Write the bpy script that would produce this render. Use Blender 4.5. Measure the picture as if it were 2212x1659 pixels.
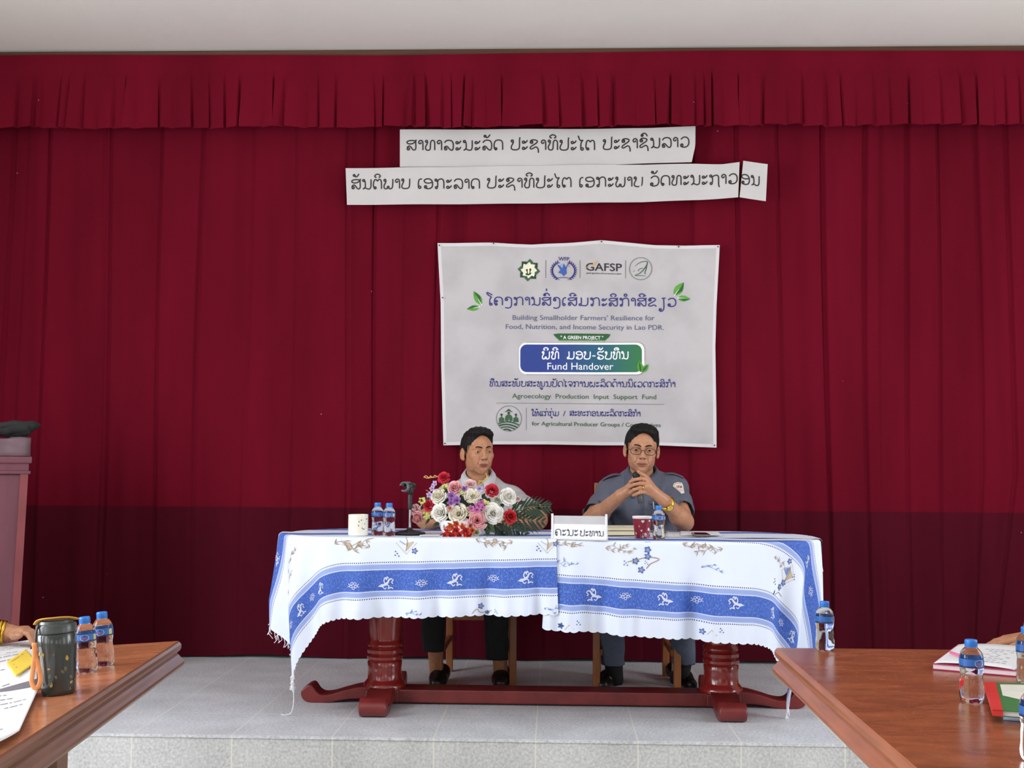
import bpy, bmesh, math, random
import numpy as np
from mathutils import Vector, Matrix
from mathutils.geometry import tessellate_polygon

random.seed(7)
np.random.seed(7)
S = bpy.context.scene
for o in list(bpy.data.objects):
    bpy.data.objects.remove(o)
COL = S.collection

# ------------------------------------------------------------------ camera
W, H = 2212, 1659
FPX = 2547.0
HORIZON = 1000.0
EYE = 1.325
YAW = math.radians(2.05)
ROLL = 0.0062
PITCH = math.atan((HORIZON - H / 2) / FPX)
_R = np.array([math.cos(YAW), math.sin(YAW), 0])
_F0 = np.array([-math.sin(YAW), math.cos(YAW), 0])
_U0 = np.array([0, 0, 1.0])
CF = _F0 * math.cos(PITCH) + _U0 * math.sin(PITCH)
_U1 = _U0 * math.cos(PITCH) - _F0 * math.sin(PITCH)
CR = _R * math.cos(ROLL) + _U1 * math.sin(ROLL)
CU = _U1 * math.cos(ROLL) - _R * math.sin(ROLL)
CAM = np.array([0, 0, EYE])
cam_data = bpy.data.cameras.new('camera')
cam_data.sensor_width = 36
cam_data.lens = FPX / W * 36
cam_data.clip_start = 0.02
cam = bpy.data.objects.new('camera', cam_data)
COL.objects.link(cam)
m = Matrix.Identity(4)
for i in range(3):
    m[i][0] = CR[i]; m[i][1] = CU[i]; m[i][2] = -CF[i]; m[i][3] = CAM[i]
cam.matrix_world = m
S.camera = cam


def ray(x, y):
    return CF + CR * ((x - W / 2) / FPX) + CU * ((H / 2 - y) / FPX)


def PY(x, y, Y):
    """photo position -> point on the upright plane at depth Y"""
    d = ray(x, y)
    return CAM + d * (Y / d[1])


def PZ(x, y, z):
    """photo position -> point on the level plane at height z"""
    d = ray(x, y)
    return CAM + d * ((z - EYE) / d[2])


# ------------------------------------------------------------------ world, lights, exposure
S.view_settings.view_transform = 'Standard'
S.view_settings.look = 'None'
S.view_settings.exposure = -0.18
S.view_settings.gamma = 1.0
S.view_settings.use_curve_mapping = False
S.cycles.max_bounces = 10
S.cycles.transmission_bounces = 10
S.cycles.sample_clamp_indirect = 4.0
w = bpy.data.worlds.new('daylight')
S.world = w
w.use_nodes = True
nt = w.node_tree
bg = nt.nodes['Background']
sky = nt.nodes.new('ShaderNodeTexSky')
sky.sky_type = 'NISHITA'
sky.sun_elevation = math.radians(50)
sky.sun_rotation = math.radians(200)
sky.sun_disc = False
nt.links.new(sky.outputs['Color'], bg.inputs['Color'])
bg.inputs['Strength'].default_value = 0.25


def window_light(name, loc, rot, sx, sy, power, col):
    l = bpy.data.lights.new(name, 'AREA')
    l.shape = 'RECTANGLE'
    l.size = sx; l.size_y = sy
    l.energy = power
    l.color = col
    o = bpy.data.objects.new(name, l)
    o.location = loc
    o.rotation_euler = rot
    COL.objects.link(o)
    return o


TILT = math.radians(5)          # daylight also comes up off the sunlit ground outside
DAY = (0.93, 0.965, 1.0)
ROOM_L, ROOM_R, ROOM_B, ROOM_F = -3.9, 3.9, 6.74, -5.0
WIN_L = [(-3.2, 1.5), (-0.2, 1.5), (2.6, 1.8)]
WIN_R = [(-2.8, 1.5), (0.6, 1.5), (3.7, 1.7)]
WIN_F = [(-2.0, 1.6), (2.0, 1.6)]
for i, (yc, ww) in enumerate(WIN_L):
    window_light('daylight_left', (ROOM_L + 0.06, yc, 1.9), (0, -math.pi / 2 - TILT, 0), 2.2, ww, (20, 40, 118)[i] * ww, DAY)
for i, (yc, ww) in enumerate(WIN_R):
    window_light('daylight_right', (ROOM_R - 0.06, yc, 1.9), (0, math.pi / 2 + TILT, 0), 2.2, ww, (12, 20, 64)[i] * ww, DAY)
for i, (xc, ww) in enumerate(WIN_F):
    window_light('daylight_rear', (xc, ROOM_F + 0.06, 1.85), (math.pi / 2 + TILT, 0, 0), ww, 1.7, 12 * ww, DAY)


# ------------------------------------------------------------------ helpers
def lin(c):
    c = np.asarray(c, float) / 255.0
    return tuple(np.where(c <= 0.04045, c / 12.92, ((c + 0.055) / 1.055) ** 2.4)) + (1.0,)


MATS = {}


def mat(name, rgb, rough=0.5, var=0.08, scale=40.0, bump=0.0, bscale=None, stretch=None, **kw):
    """procedural material: a noise varies the base colour, optional bump"""
    if name in MATS:
        return MATS[name]
    mt = bpy.data.materials.new(name)
    mt.use_nodes = True
    nt = mt.node_tree
    b = nt.nodes['Principled BSDF']
    b.inputs['Roughness'].default_value = rough
    for k, v in kw.items():
        b.inputs[k.replace('_', ' ')].default_value = v
    tc = nt.nodes.new('ShaderNodeTexCoord')
    mp = nt.nodes.new('ShaderNodeMapping')
    if stretch:
        mp.inputs['Scale'].default_value = stretch
    nt.links.new(tc.outputs['Object'], mp.inputs['Vector'])
    nz = nt.nodes.new('ShaderNodeTexNoise')
    nz.inputs['Scale'].default_value = scale
    nz.inputs['Detail'].default_value = 4
    nt.links.new(mp.outputs['Vector'], nz.inputs['Vector'])
    rp = nt.nodes.new('ShaderNodeValToRGB')
    c = np.array(lin(rgb)[:3])
    rp.color_ramp.elements[0].position = 0.3
    rp.color_ramp.elements[1].position = 0.7
    rp.color_ramp.elements[0].color = tuple(np.clip(c * (1 - var), 0, 1)) + (1,)
    rp.color_ramp.elements[1].color = tuple(np.clip(c * (1 + var), 0, 1)) + (1,)
    nt.links.new(nz.outputs['Fac'], rp.inputs['Fac'])
    nt.links.new(rp.outputs['Color'], b.inputs['Base Color'])
    if bump:
        n2 = nt.nodes.new('ShaderNodeTexNoise')
        n2.inputs['Scale'].default_value = bscale or scale
        n2.inputs['Detail'].default_value = 5
        nt.links.new(mp.outputs['Vector'], n2.inputs['Vector'])
        bp = nt.nodes.new('ShaderNodeBump')
        bp.inputs['Strength'].default_value = bump
        bp.inputs['Distance'].default_value = 0.01
        nt.links.new(n2.outputs['Fac'], bp.inputs['Height'])
        nt.links.new(bp.outputs['Normal'], b.inputs['Normal'])
    MATS[name] = mt
    return mt


def node_mat(name):
    mt = bpy.data.materials.new(name)
    mt.use_nodes = True
    return mt, mt.node_tree, mt.node_tree.nodes['Principled BSDF']


def mth(nt, op, a, b=None, c=None):
    n = nt.nodes.new('ShaderNodeMath')
    n.operation = op
    for i, v in enumerate((a, b, c)):
        if v is None:
            continue
        if isinstance(v, (int, float)):
            n.inputs[i].default_value = v
        else:
            nt.links.new(v, n.inputs[i])
    return n.outputs[0]


def mixc(nt, fac, a, b):
    n = nt.nodes.new('ShaderNodeMix')
    n.data_type = 'RGBA'
    for v, k in ((fac, 0), (a, 6), (b, 7)):
        if isinstance(v, (int, float)):
            n.inputs[k].default_value = v
        elif isinstance(v, tuple):
            n.inputs[k].default_value = v
        else:
            nt.links.new(v, n.inputs[k])
    return n.outputs[2]


def empty(name, loc, label, cat, group=None, rotz=0.0, rot=None):
    o = bpy.data.objects.new(name, None)
    o.empty_display_size = 0.05
    o.location = tuple(loc)
    o.rotation_euler = rot if rot else (0, 0, rotz)
    COL.objects.link(o)
    tag(o, label, cat, group)
    return o


def tag(o, label=None, cat=None, group=None, kind=None):
    if label: o['label'] = label
    if cat: o['category'] = cat
    if group: o['group'] = group
    if kind: o['kind'] = kind
    return o


def struct(o):
    o['kind'] = 'structure'
    return o


class MB:
    """collects shapes of one mesh"""

    def __init__(self):
        self.v = []; self.f = []; self.mi = []; self.uv = None

    def add(self, vs, fs, mi=0):
        n = len(self.v)
        self.v.extend([tuple(map(float, p)) for p in vs])
        for f in fs:
            self.f.append(tuple(int(i) + n for i in f))
            self.mi.append(mi)
        return self

    def box(self, lo, hi, mi=0, M=None, bev=0.0):
        bm = bmesh.new()
        bmesh.ops.create_cube(bm, size=1.0)
        lo = Vector(lo); hi = Vector(hi)
        for v in bm.verts:
            v.co = Vector([(lo[i] + hi[i]) / 2 + v.co[i] * (hi[i] - lo[i]) for i in range(3)])
        if bev:
            bmesh.ops.bevel(bm, geom=bm.edges[:], offset=bev, segments=2, profile=0.6, affect='EDGES')
        if M is not None:
            bmesh.ops.transform(bm, matrix=M, verts=bm.verts)
        bm.verts.index_update()
        self.add([v.co for v in bm.verts], [[v.index for v in f.verts] for f in bm.faces], mi)
        bm.free()
        return self

    def lathe(self, prof, n=24, c=(0, 0, 0), mi=0, M=None, sx=1.0, sy=1.0, cap=True):
        vs = []; fs = []
        for (r, z) in prof:
            for k in range(n):
                a = 2 * math.pi * k / n
                vs.append(Vector((c[0] + r * math.cos(a) * sx, c[1] + r * math.sin(a) * sy, c[2] + z)))
        for j in range(len(prof) - 1):
            for k in range(n):
                a = j * n + k; b = j * n + (k + 1) % n
                fs.append((a, b, b + n, a + n))
        if cap:
            if prof[0][0] > 1e-6: fs.append(tuple(range(n - 1, -1, -1)))
            if prof[-1][0] > 1e-6: fs.append(tuple((len(prof) - 1) * n + k for k in range(n)))
        if M is not None:
            vs = [M @ v for v in vs]
        return self.add(vs, fs, mi)

    def tube(self, pts, r, n=8, mi=0, closed=False, flat=1.0, up=None):
        pts = [Vector(p) for p in pts]
        N = len(pts)
        rs = r if hasattr(r, '__len__') else [r] * N
        vs = []; fs = []
        prev = Vector(up) if up is not None else None
        for i in range(N):
            if closed:
                t = pts[(i + 1) % N] - pts[i - 1]
            else:
                t = pts[min(i + 1, N - 1)] - pts[max(i - 1, 0)]
            if t.length < 1e-9: t = Vector((0, 0, 1))
            t.normalize()
            if prev is None:
                prev = Vector((0, 0, 1)) if abs(t.z) < 0.9 else Vector((1, 0, 0))
            a = prev - t * prev.dot(t)
            if a.length < 1e-6:
                a = t.orthogonal()
            a.normalize()
            prev = a
            b = t.cross(a)
            for k in range(n):
                th = 2 * math.pi * k / n
                vs.append(pts[i] + (a * math.cos(th) * flat + b * math.sin(th)) * rs[i])
        for i in range(N if closed else N - 1):
            for k in range(n):
                i2 = (i + 1) % N
                fs.append((i * n + k, i * n + (k + 1) % n, i2 * n + (k + 1) % n, i2 * n + k))
        if not closed:
            fs.append(tuple(range(n - 1, -1, -1)))
            fs.append(tuple((N - 1) * n + k for k in range(n)))
        return self.add(vs, fs, mi)

    def grid(self, P, mi=0, closed_u=False):
        """P[i][j] points"""
        nu = len(P); nv = len(P[0])
        vs = [p for row in P for p in row]
        fs = []
        for i in range(nu if closed_u else nu - 1):
            for j in range(nv - 1):
                i2 = (i + 1) % nu
                fs.append((i * nv + j, i2 * nv + j, i2 * nv + j + 1, i * nv + j + 1))
        return self.add(vs, fs, mi)

    def prism(self, poly, z0, z1, mi=0, M=None):
        n = len(poly)
        vs = [Vector((p[0], p[1], z0)) for p in poly] + [Vector((p[0], p[1], z1)) for p in poly]
        fs = [tuple(range(n - 1, -1, -1)), tuple(range(n, 2 * n))]
        for i in range(n):
            j = (i + 1) % n
            fs.append((i, j, n + j, n + i))
        if M is not None: vs = [M @ v for v in vs]
        return self.add(vs, fs, mi)

    def build(self, name, mats, parent=None, smooth=False, solid=0.0, label=None, world=True, off=-1.0, subd=0, bev=0.0):
        me = bpy.data.meshes.new(name)
        me.from_pydata(self.v, [], self.f)
        if not isinstance(mats, (list, tuple)): mats = [mats]
        for mt in mats: me.materials.append(mt)
        if len(mats) > 1:
            me.polygons.foreach_set('material_index', self.mi)
        if self.uv is not None:
            uvl = me.uv_layers.new(name='UVMap')
            vi = np.zeros(len(me.loops), dtype=np.int32)
            me.loops.foreach_get('vertex_index', vi)
            uvl.data.foreach_set('uv', np.asarray(self.uv, dtype=np.float32)[vi].ravel())
        if smooth:
            me.polygons.foreach_set('use_smooth', [True] * len(me.polygons))
            if smooth != 'full':
                try:
                    me.set_sharp_from_angle(angle=math.radians(40))
                except Exception:
                    pass
        me.update()
        o = bpy.data.objects.new(name, me)
        COL.objects.link(o)
        if parent is not None:
            o.parent = parent
            if world:
                o.matrix_parent_inverse = mat_of(parent).inverted()
        if bev:
            bm_ = o.modifiers.new('bevel', 'BEVEL'); bm_.width = bev; bm_.segments = 2; bm_.limit_method = 'ANGLE'
        if solid:
            sm = o.modifiers.new('thickness', 'SOLIDIFY'); sm.thickness = solid; sm.offset = off
        if subd:
            ss = o.modifiers.new('subdivision', 'SUBSURF'); ss.levels = subd; ss.render_levels = subd
        if label: o['label'] = label
        return o


def mat_of(o):
    """world matrix of a not yet evaluated object"""
    M = Matrix.LocRotScale(o.location, o.rotation_euler, o.scale)
    if o.parent is not None:
        return mat_of(o.parent) @ o.matrix_parent_inverse @ M
    return M


def copy_tree(o, parent=None):
    c = o.copy()
    COL.objects.link(c)
    if parent is not None:
        c.parent = parent
        c.matrix_parent_inverse = o.matrix_parent_inverse.copy()
    for ch in list(o.children):
        copy_tree(ch, c)
    return c


def crom(pts, n=8, closed=False):
    """smooth curve through points (Catmull-Rom)"""
    P = [np.asarray(p, float) for p in pts]
    if len(P) < 3 and not closed:
        return [P[0] + (P[-1] - P[0]) * t for t in np.linspace(0, 1, n + 1)]
    out = []
    N = len(P)
    rng = N if closed else N - 1
    for i in range(rng):
        if closed:
            a, b, c, d = P[i - 1], P[i], P[(i + 1) % N], P[(i + 2) % N]
        else:
            a = P[i - 1] if i else 2 * P[0] - P[1]
            b, c = P[i], P[i + 1]
            d = P[i + 2] if i + 2 < N else 2 * P[-1] - P[-2]
        for k in range(n):
            t = k / n
            out.append(0.5 * (2 * b + (c - a) * t + (2 * a - 5 * b + 4 * c - d) * t * t + (3 * b - a - 3 * c + d) * t ** 3))
    if not closed: out.append(P[-1])
    return out


def interp(x, xp, fp):
    return float(np.interp(x, xp, fp))


class Ink:
    """flat printed shapes in a 2-D layout, each with a material index and a layer"""

    def __init__(self, maxlen=1e9):
        self.items = []
        self.maxlen = maxlen

    def poly(self, pts, mi, layer=0):
        pts = [tuple(p[:2]) for p in pts]
        tris = [tuple(t) for t in tessellate_polygon([[Vector((p[0], p[1], 0)) for p in pts]])]
        pts = list(pts)
        for _ in range(12):                     # cut big triangles so that they follow folds
            if len(tris) > 2500: break
            E = {}
            for t in tris:
                for i in range(3):
                    a, b = sorted((t[i], t[(i + 1) % 3]))
                    if math.hypot(pts[a][0] - pts[b][0], pts[a][1] - pts[b][1]) > self.maxlen: E.setdefault((a, b), None)
            if not E: break
            for a, b in E:
                E[(a, b)] = len(pts); pts.append(((pts[a][0] + pts[b][0]) / 2, (pts[a][1] + pts[b][1]) / 2))
            new = []
            for t in tris:
                poly = []
                for i in range(3):
                    a, b = t[i], t[(i + 1) % 3]
                    poly.append(a)
                    k = E.get(tuple(sorted((a, b))))
                    if k is not None: poly.append(k)
                if len(poly) == 3: new.append(t)
                elif len(poly) == 6: new += [(poly[0], poly[1], poly[5]), (poly[1], poly[2], poly[3]), (poly[3], poly[4], poly[5]), (poly[1], poly[3], poly[5])]
                else:
                    st = [i for i in range(len(poly)) if poly[i] not in t][0]
                    q = poly[st:] + poly[:st]
                    new += [(q[0], q[i], q[i + 1]) for i in range(1, len(q) - 1)]
            tris = new
        self.items.append((pts, tris, mi, layer))

    def raw(self, pts, faces, mi, layer=0):
        self.items.append((pts, faces, mi, layer))

    def stroke(self, pts, wd, mi, layer=0, n=6, smooth=True, closed=False):
        C = crom(pts, n, closed) if smooth else [np.asarray(p, float) for p in pts]
        if not closed and self.maxlen < 1e6:
            D = [C[0]]
            for a, b in zip(C[:-1], C[1:]):
                k = max(1, int(math.hypot(b[0] - a[0], b[1] - a[1]) / self.maxlen) + 1)
                D += [a + (b - a) * (i + 1) / k for i in range(k)]
            C = D
        N = len(C)
        ws = wd if hasattr(wd, '__len__') else None
        L = []; fs = []
        for i in range(N):
            t = (C[(i + 1) % N] - C[i - 1]) if closed else (C[min(i + 1, N - 1)] - C[max(i - 1, 0)])
            l = math.hypot(t[0], t[1]) or 1e-9
            nx, ny = -t[1] / l, t[0] / l
            h = (np.interp(i / max(N - 1, 1), np.linspace(0, 1, len(ws)), ws) if ws is not None else wd) / 2
            L.append((C[i][0] + nx * h, C[i][1] + ny * h)); L.append((C[i][0] - nx * h, C[i][1] - ny * h))
        for i in range(N if closed else N - 1):
            j = (i + 1) % N
            fs.append((2 * i, 2 * j, 2 * j + 1, 2 * i + 1))
        self.items.append((L, fs, mi, layer))

    def disc(self, c, r, mi, layer=0, n=14, ry=None):
        ry = ry or r
        self.poly([(c[0] + r * math.cos(2 * math.pi * k / n), c[1] + ry * math.sin(2 * math.pi * k / n)) for k in range(n)], mi, layer)

    def ring(self, c, r, wd, mi, layer=0, n=32, ry=None):
        ry = ry or r
        self.stroke([(c[0] + r * math.cos(2 * math.pi * k / n), c[1] + ry * math.sin(2 * math.pi * k / n)) for k in range(n)], wd, mi, layer, n=1, closed=True)

    def leaf(self, a, b, wd, mi, layer=0, n=6):
        a = np.asarray(a, float); b = np.asarray(b, float)
        d = b - a
        nrm = np.array([-d[1], d[0]])
        up = [a + d * t + nrm / max(np.hypot(*d), 1e-9) * wd * math.sin(math.pi * t ** 0.8) / 2 for t in np.linspace(0, 1, n + 1)]
        dn = [a + d * t - nrm / max(np.hypot(*d), 1e-9) * wd * math.sin(math.pi * t ** 0.8) / 2 for t in np.linspace(1, 0, n + 1)][1:-1]
        self.poly(up + dn, mi, layer)

    def onto(self, mb, f, lift=0.0012, step=0.0005, base=0):
        for pts, fs, mi, layer in self.items:
            mb.add([f(p[0], p[1], lift + step * layer) for p in pts], fs, mi + base)


_TXT = {}


def latin(body, bold=0.0):
    key = (body, bold)
    if key not in _TXT:
        cu = bpy.data.curves.new('t', 'FONT')
        cu.body = body
        cu.offset = bold
        cu.resolution_u = 3
        o = bpy.data.objects.new('t', cu)
        COL.objects.link(o)
        bpy.context.view_layer.update()
        d = o.evaluated_get(bpy.context.evaluated_depsgraph_get())
        me = d.to_mesh()
        V = [(v.co.x, v.co.y) for v in me.vertices]
        F = [tuple(p.vertices) for p in me.polygons]
        d.to_mesh_clear()
        bpy.data.objects.remove(o)
        bpy.data.curves.remove(cu)
        _TXT[key] = (V, F)
    return _TXT[key]


def ink_latin(ink, body, x0, y0, x1, y1, cap, mi, layer=0, bold=0.0):
    """body between photo points (x0,y0)-(x1,y1) of its baseline; y grows downwards"""
    V, F = latin(body, bold)
    xs = [v[0] for v in V]
    a, b = min(xs), max(xs)
    s = cap / 0.70
    P = []
    for v in V:
        t = (v[0] - a) / (b - a)
        P.append((x0 + (x1 - x0) * t, y0 + (y1 - y0) * t - v[1] * s))
    ink.raw(P, F, mi, layer)


# ---- Lao letters drawn as pen strokes (unit = consonant height)
def _c(x, y, r, a=0, n=10):
    return [(x + r * math.cos(a + 2 * math.pi * k / n), y + r * math.sin(a + 2 * math.pi * k / n)) for k in range(n + 1)]


LAO = {
    'ສ': (.92, [_c(.15, .14, .11, 2.6)[::-1] + [(.06, .3), (.2, .42), (.36, .36), (.52, .14), (.66, .02), (.82, .06), (.88, .3), (.86, .75), (.9, 1.06)],
               [(.85, .9), (.6, .97), (.25, .95), (.04, .86), (.04, .72), (.25, .63), (.55, .66), (.84, .84)]]),
    'ລ': (.92, [_c(.17, .14, .11, 2.6)[::-1] + [(.06, .3), (.2, .4), (.36, .34), (.54, .12), (.7, .01), (.84, .06), (.9, .3), (.89, .68), (.75, .93), (.45, 1.0), (.2, .93), (.05, .74)]]),
    'າ': (.46, [[(.27, .8), (.24, .68), (.11, .65), (.03, .76), (.07, .9), (.2, .98), (.36, .93), (.43, .78), (.44, .4), (.44, 0)]]),
    'ທ': (.95, [_c(.13, .88, .1, 0) + [(.2, .66), (.07, .42), (.03, .2), (.12, .03), (.3, -.01), (.46, .08), (.5, .35), (.52, .75), (.62, .95), (.78, .97), (.9, .84), (.92, .5), (.92, 0)]]),
    'ະ': (.55, [_c(.15, .76, .11, 0) + [(.3, .7), (.42, .8), (.53, .96)], _c(.15, .14, .11, 0) + [(.3, .08), (.42, .18), (.53, .34)]]),
    'ນ': (.9, [_c(.11, .88, .1, 0) + [(.27, .7), (.29, .4), (.27, .2), (.16, .07), (.03, .0)], [(.1, .04), (.28, .12), (.44, .05), (.6, 0), (.78, .06), (.86, .28), (.87, .65), (.87, 1.0)]]),
    'ດ': (.86, [_c(.19, .12, .1, -1.5) + [(.05, .2), (.02, .45), (.06, .74), (.2, .94), (.45, 1.0), (.7, .94), (.83, .75), (.85, .4), (.85, 0)]]),
    'ຕ': (.88, [_c(.19, .12, .1, -1.5) + [(.05, .2), (.02, .45), (.06, .76), (.18, .96), (.32, .95), (.43, .82), (.54, .94), (.68, .98), (.81, .84), (.85, .5), (.85, 0)]]),
    'ຄ': (.88, [_c(.2, .12, .1, -1.5) + [(.05, .2), (.02, .45), (.06, .76), (.22, .95), (.46, 1.0), (.7, .94), (.83, .75), (.85, .4), (.85, 0)], _c(.22, .5, .1, 3.1)]),
    'ປ': (.86, [_c(.12, .88, .1, 0) + [(.2, .68), (.08, .45), (.02, .22), (.1, .05), (.35, -.01), (.62, .02), (.78, .16), (.82, .5), (.82, .95), (.86, 1.26)]]),
    'ບ': (.86, [_c(.12, .88, .1, 0) + [(.2, .68), (.08, .45), (.02, .22), (.1, .05), (.35, -.01), (.62, .02), (.78, .16), (.83, .5), (.84, 1.0)]]),
    'ຊ': (.9, [_c(.17, .76, .12, 0) + [(.08, .9), (.3, 1.0), (.6, .96), (.74, .84), (.62, .66), (.32, .46), (.08, .28), (.05, .12), (.2, .08), (.42, .2), (.6, .28), (.74, .2), (.82, 0), (.84, -.3)]]),
    'ຂ': (.9, [_c(.17, .76, .12, 0) + [(.08, .9), (.3, 1.0), (.6, .98), (.76, .84), (.64, .64), (.32, .42), (.08, .26), (.04, .1), (.18, .01), (.38, .06), (.56, .15), (.74, .1), (.84, -.04)]]),
    'ວ': (.88, [_c(.18, .2, .11, 1.5) + [(.06, .14), (.22, .01), (.5, -.01), (.76, .12), (.87, .42), (.82, .78), (.6, .98), (.32, .97), (.08, .78)]]),
    'ພ': (1.0, [_c(.13, .88, .1, 0) + [(.2, .66), (.07, .42), (.04, .16), (.16, .0), (.32, .02), (.42, .14)], _c(.47, .17, .09, 0), [(.53, .08), (.66, -.01), (.84, .06), (.93, .3), (.95, 1.0)]]),
    'ເ': (.42, [[(.42, .97), (.24, .95), (.1, .8), (.06, .45)] + _c(.19, .12, .12, 3.0)[::1]]),
    'ອ': (.9, [_c(.17, .17, .11, 1.5) + [(.06, .1), (.26, .0), (.55, -.01), (.8, .12), (.88, .4), (.84, .74), (.64, .95), (.36, .99), (.1, .9), (.04, .75), (.16, .6), (.45, .55), (.72, .6), (.86, .68)]]),
    'ກ': (.98, [_c(.13, .87, .1, 0), [(.2, .8), (.3, .62), (.29, .25), (.27, .12)], _c(.17, .1, .1, 0), [(.27, .72), (.42, .92), (.65, 1.0), (.84, .92), (.92, .7), (.93, .4), (.93, 0)]]),
    'ຖ': (.98, [_c(.13, .87, .1, 0), [(.2, .8), (.3, .62), (.29, .25), (.27, .12)], _c(.17, .1, .1, 0), [(.27, .76), (.45, .88), (.68, .94), (.84, .86), (.9, .65), (.9, 0), (.98, -.3)]]),
    'ງ': (.76, [_c(.18, .7, .12, 0) + [(.09, .88), (.3, 1.0), (.55, .95), (.7, .75), (.72, .3), (.7, -.05), (.55, -.28), (.3, -.34), (.06, -.26)]]),
    'ມ': (1.0, [[(.24, 1.0), (.27, .6), (.26, .25)], _c(.14, .12, .11, .6), [(.24, .08), (.5, 0), (.76, .03), (.9, .2), (.93, .55), (.93, 1.0)]]),
    'ຽ': (.7, [[(.3, .98), (.7, 1.02)], [(.5, .98), (.53, .4), (.53, -.2), (.42, -.52), (.22, -.62), (.06, -.5)] + _c(.16, -.38, .1, 3.4)]),
    'ຮ': (.86, [_c(.17, .17, .11, 1.5) + [(.06, .1), (.28, -.01), (.6, .02), (.8, .18), (.76, .38), (.5, .5), (.16, .58), (.04, .74), (.12, .92), (.36, .99), (.6, .94), (.76, 1.02), (.86, 1.14)]]),
    'ໜ': (1.4, [_c(.13, .88, .1, 0) + [(.2, .66), (.07, .42), (.03, .2), (.12, .03), (.3, -.01), (.44, .08), (.48, .35), (.5, .78), (.62, .94), (.76, .84), (.8, .5), (.8, .2), (.7, .03)], [(.72, .08), (.86, .1), (1.02, 0), (1.22, .06), (1.3, .3), (1.32, 1.0)]]),
    'ຫ': (1.0, [_c(.13, .88, .1, 0) + [(.2, .66), (.07, .42), (.03, .2), (.12, .03), (.3, -.01), (.46, .08), (.5, .35), (.52, .7), (.66, .84)], _c(.74, .88, .1, 3.3), [(.82, .8), (.92, .65), (.93, 0)]]),
    'ຈ': (.84, [[(.02, .76), (.2, .94), (.45, 1.0), (.7, .92), (.83, .68), (.76, .38), (.5, .02), (.44, .22)], _c(.4, .36, .11, -.8)]),
    'ຜ': (1.0, [_c(.3, .8, .1, 1.6) + [(.12, .92), (.04, .7), (.04, .2), (.16, 0), (.32, .06), (.48, .32), (.62, .06), (.8, 0), (.92, .2), (.93, .6), (.93, 1.0)]]),
    '-': (.55, [[(.05, .42), (.5, .42)]]),
    '/': (.6, [[(.1, -.05), (.5, 1.1)]]),
}
LAO['ໄ'] = (.5, [[(-.02, 1.45), (.06, 1.15), (.2, .96), (.42, 1.0), (.28, .8), (.22, .45)] + _c(.34, .12, .12, 3.0)])
LAO['ໂ'] = (.6, [[(.6, 1.26), (.3, 1.44), (.08, 1.56), (.04, 1.4), (.24, 1.2), (.5, .98), (.36, .78), (.33, .4)] + _c(.45, .12, .12, 3.0)])
LAO['ໃ'] = (.5, [_c(.12, 1.3, .1, 0) + [(.14, 1.5), (.34, 1.42), (.34, 1.05), (.26, .7), (.24, .4)] + _c(.36, .12, .12, 3.0)])
LAO['ແ'] = (.84, [s for s in LAO['ເ'][1]] + [[(x + .44, y) for x, y in s] for s in LAO['ເ'][1]])
DOME = [(-.1, 1.2), (-.26, 1.24), (-.27, 1.38), (-.1, 1.5), (.1, 1.5), (.27, 1.38), (.26, 1.24), (.1, 1.2)]
LAO_UP = {
    'ັ': [_c(-.2, 1.4, .09, 0) + [(-.06, 1.26), (.1, 1.3), (.3, 1.56)]],
    'ິ': [DOME], 'ີ': [DOME, [(.12, 1.2), (.26, 1.26), (.42, 1.3)]], 'ຶ': [DOME, _c(.12, 1.3, .09, 0)],
    'ົ': [_c(-.2, 1.28, .09, 0) + [(-.24, 1.38), (0, 1.5), (.2, 1.4), (.32, 1.18)]],
    '່': [[(0, 1.34), (0, 1.66)]], '້': [_c(-.1, 1.42, .07, 0) + [(0, 1.34), (.1, 1.38), (.24, 1.52)]],
    'ູ': [_c(-.08, -.28, .09, 0) + [(-.02, -.5), (.12, -.56), (.22, -.44), (.24, -.18)]],
    'ຸ': [_c(.0, -.28, .09, 0) + [(.12, -.4), (.12, -.58)]],
}


def lao_strokes(text):
    x = 0.0; out = []; centre = 0; upper = False
    for ch in text:
        if ch == ' ':
            x += .55; continue
        if ch in LAO_UP:
            dy = .42 if (ch in '່້' and upper) else 0
            for s in LAO_UP[ch]:
                out.append([(centre + px, py + dy) for px, py in s])
            if ch not in 'ູຸ': upper = True
            continue
        if ch == 'ຳ':
            out.append([(centre + .12 + px, py) for px, py in _c(0, 1.36, .14)])
            ch = 'າ'
        wd, st = LAO[ch]
        for s in st:
            out.append([(x + px, py) for px, py in s])
        centre = x + wd / 2
        upper = False
        x += wd + .2
    return out, x - .2


def ink_lao(ink, text, x0, y0, x1, y1, hgt, mi, layer=0, pen=.13):
    st, wd = lao_strokes(text)
    for s in st:
        P = [(x0 + (x1 - x0) * px / wd, y0 + (y1 - y0) * px / wd - py * hgt) for px, py in s]
        ink.stroke(P, pen * hgt, mi, layer, n=3)
# ------------------------------------------------------------------ setting
Z0 = 0.0            # hall floor
ZS = 0.245          # stage floor
CEIL = 3.63
Y_EDGE = 4.70       # front edge of the stage
Y_CUR = 6.53

plaster = mat('ceiling_paint', (236, 234, 230), .9, .015, 3, bump=.08, bscale=160)
wallm = mat('wall_paint', (196, 178, 142), .85, .03, 2)
sidewall = mat('side_wall_paint', (222, 217, 206), .85, .03, 2)


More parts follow.
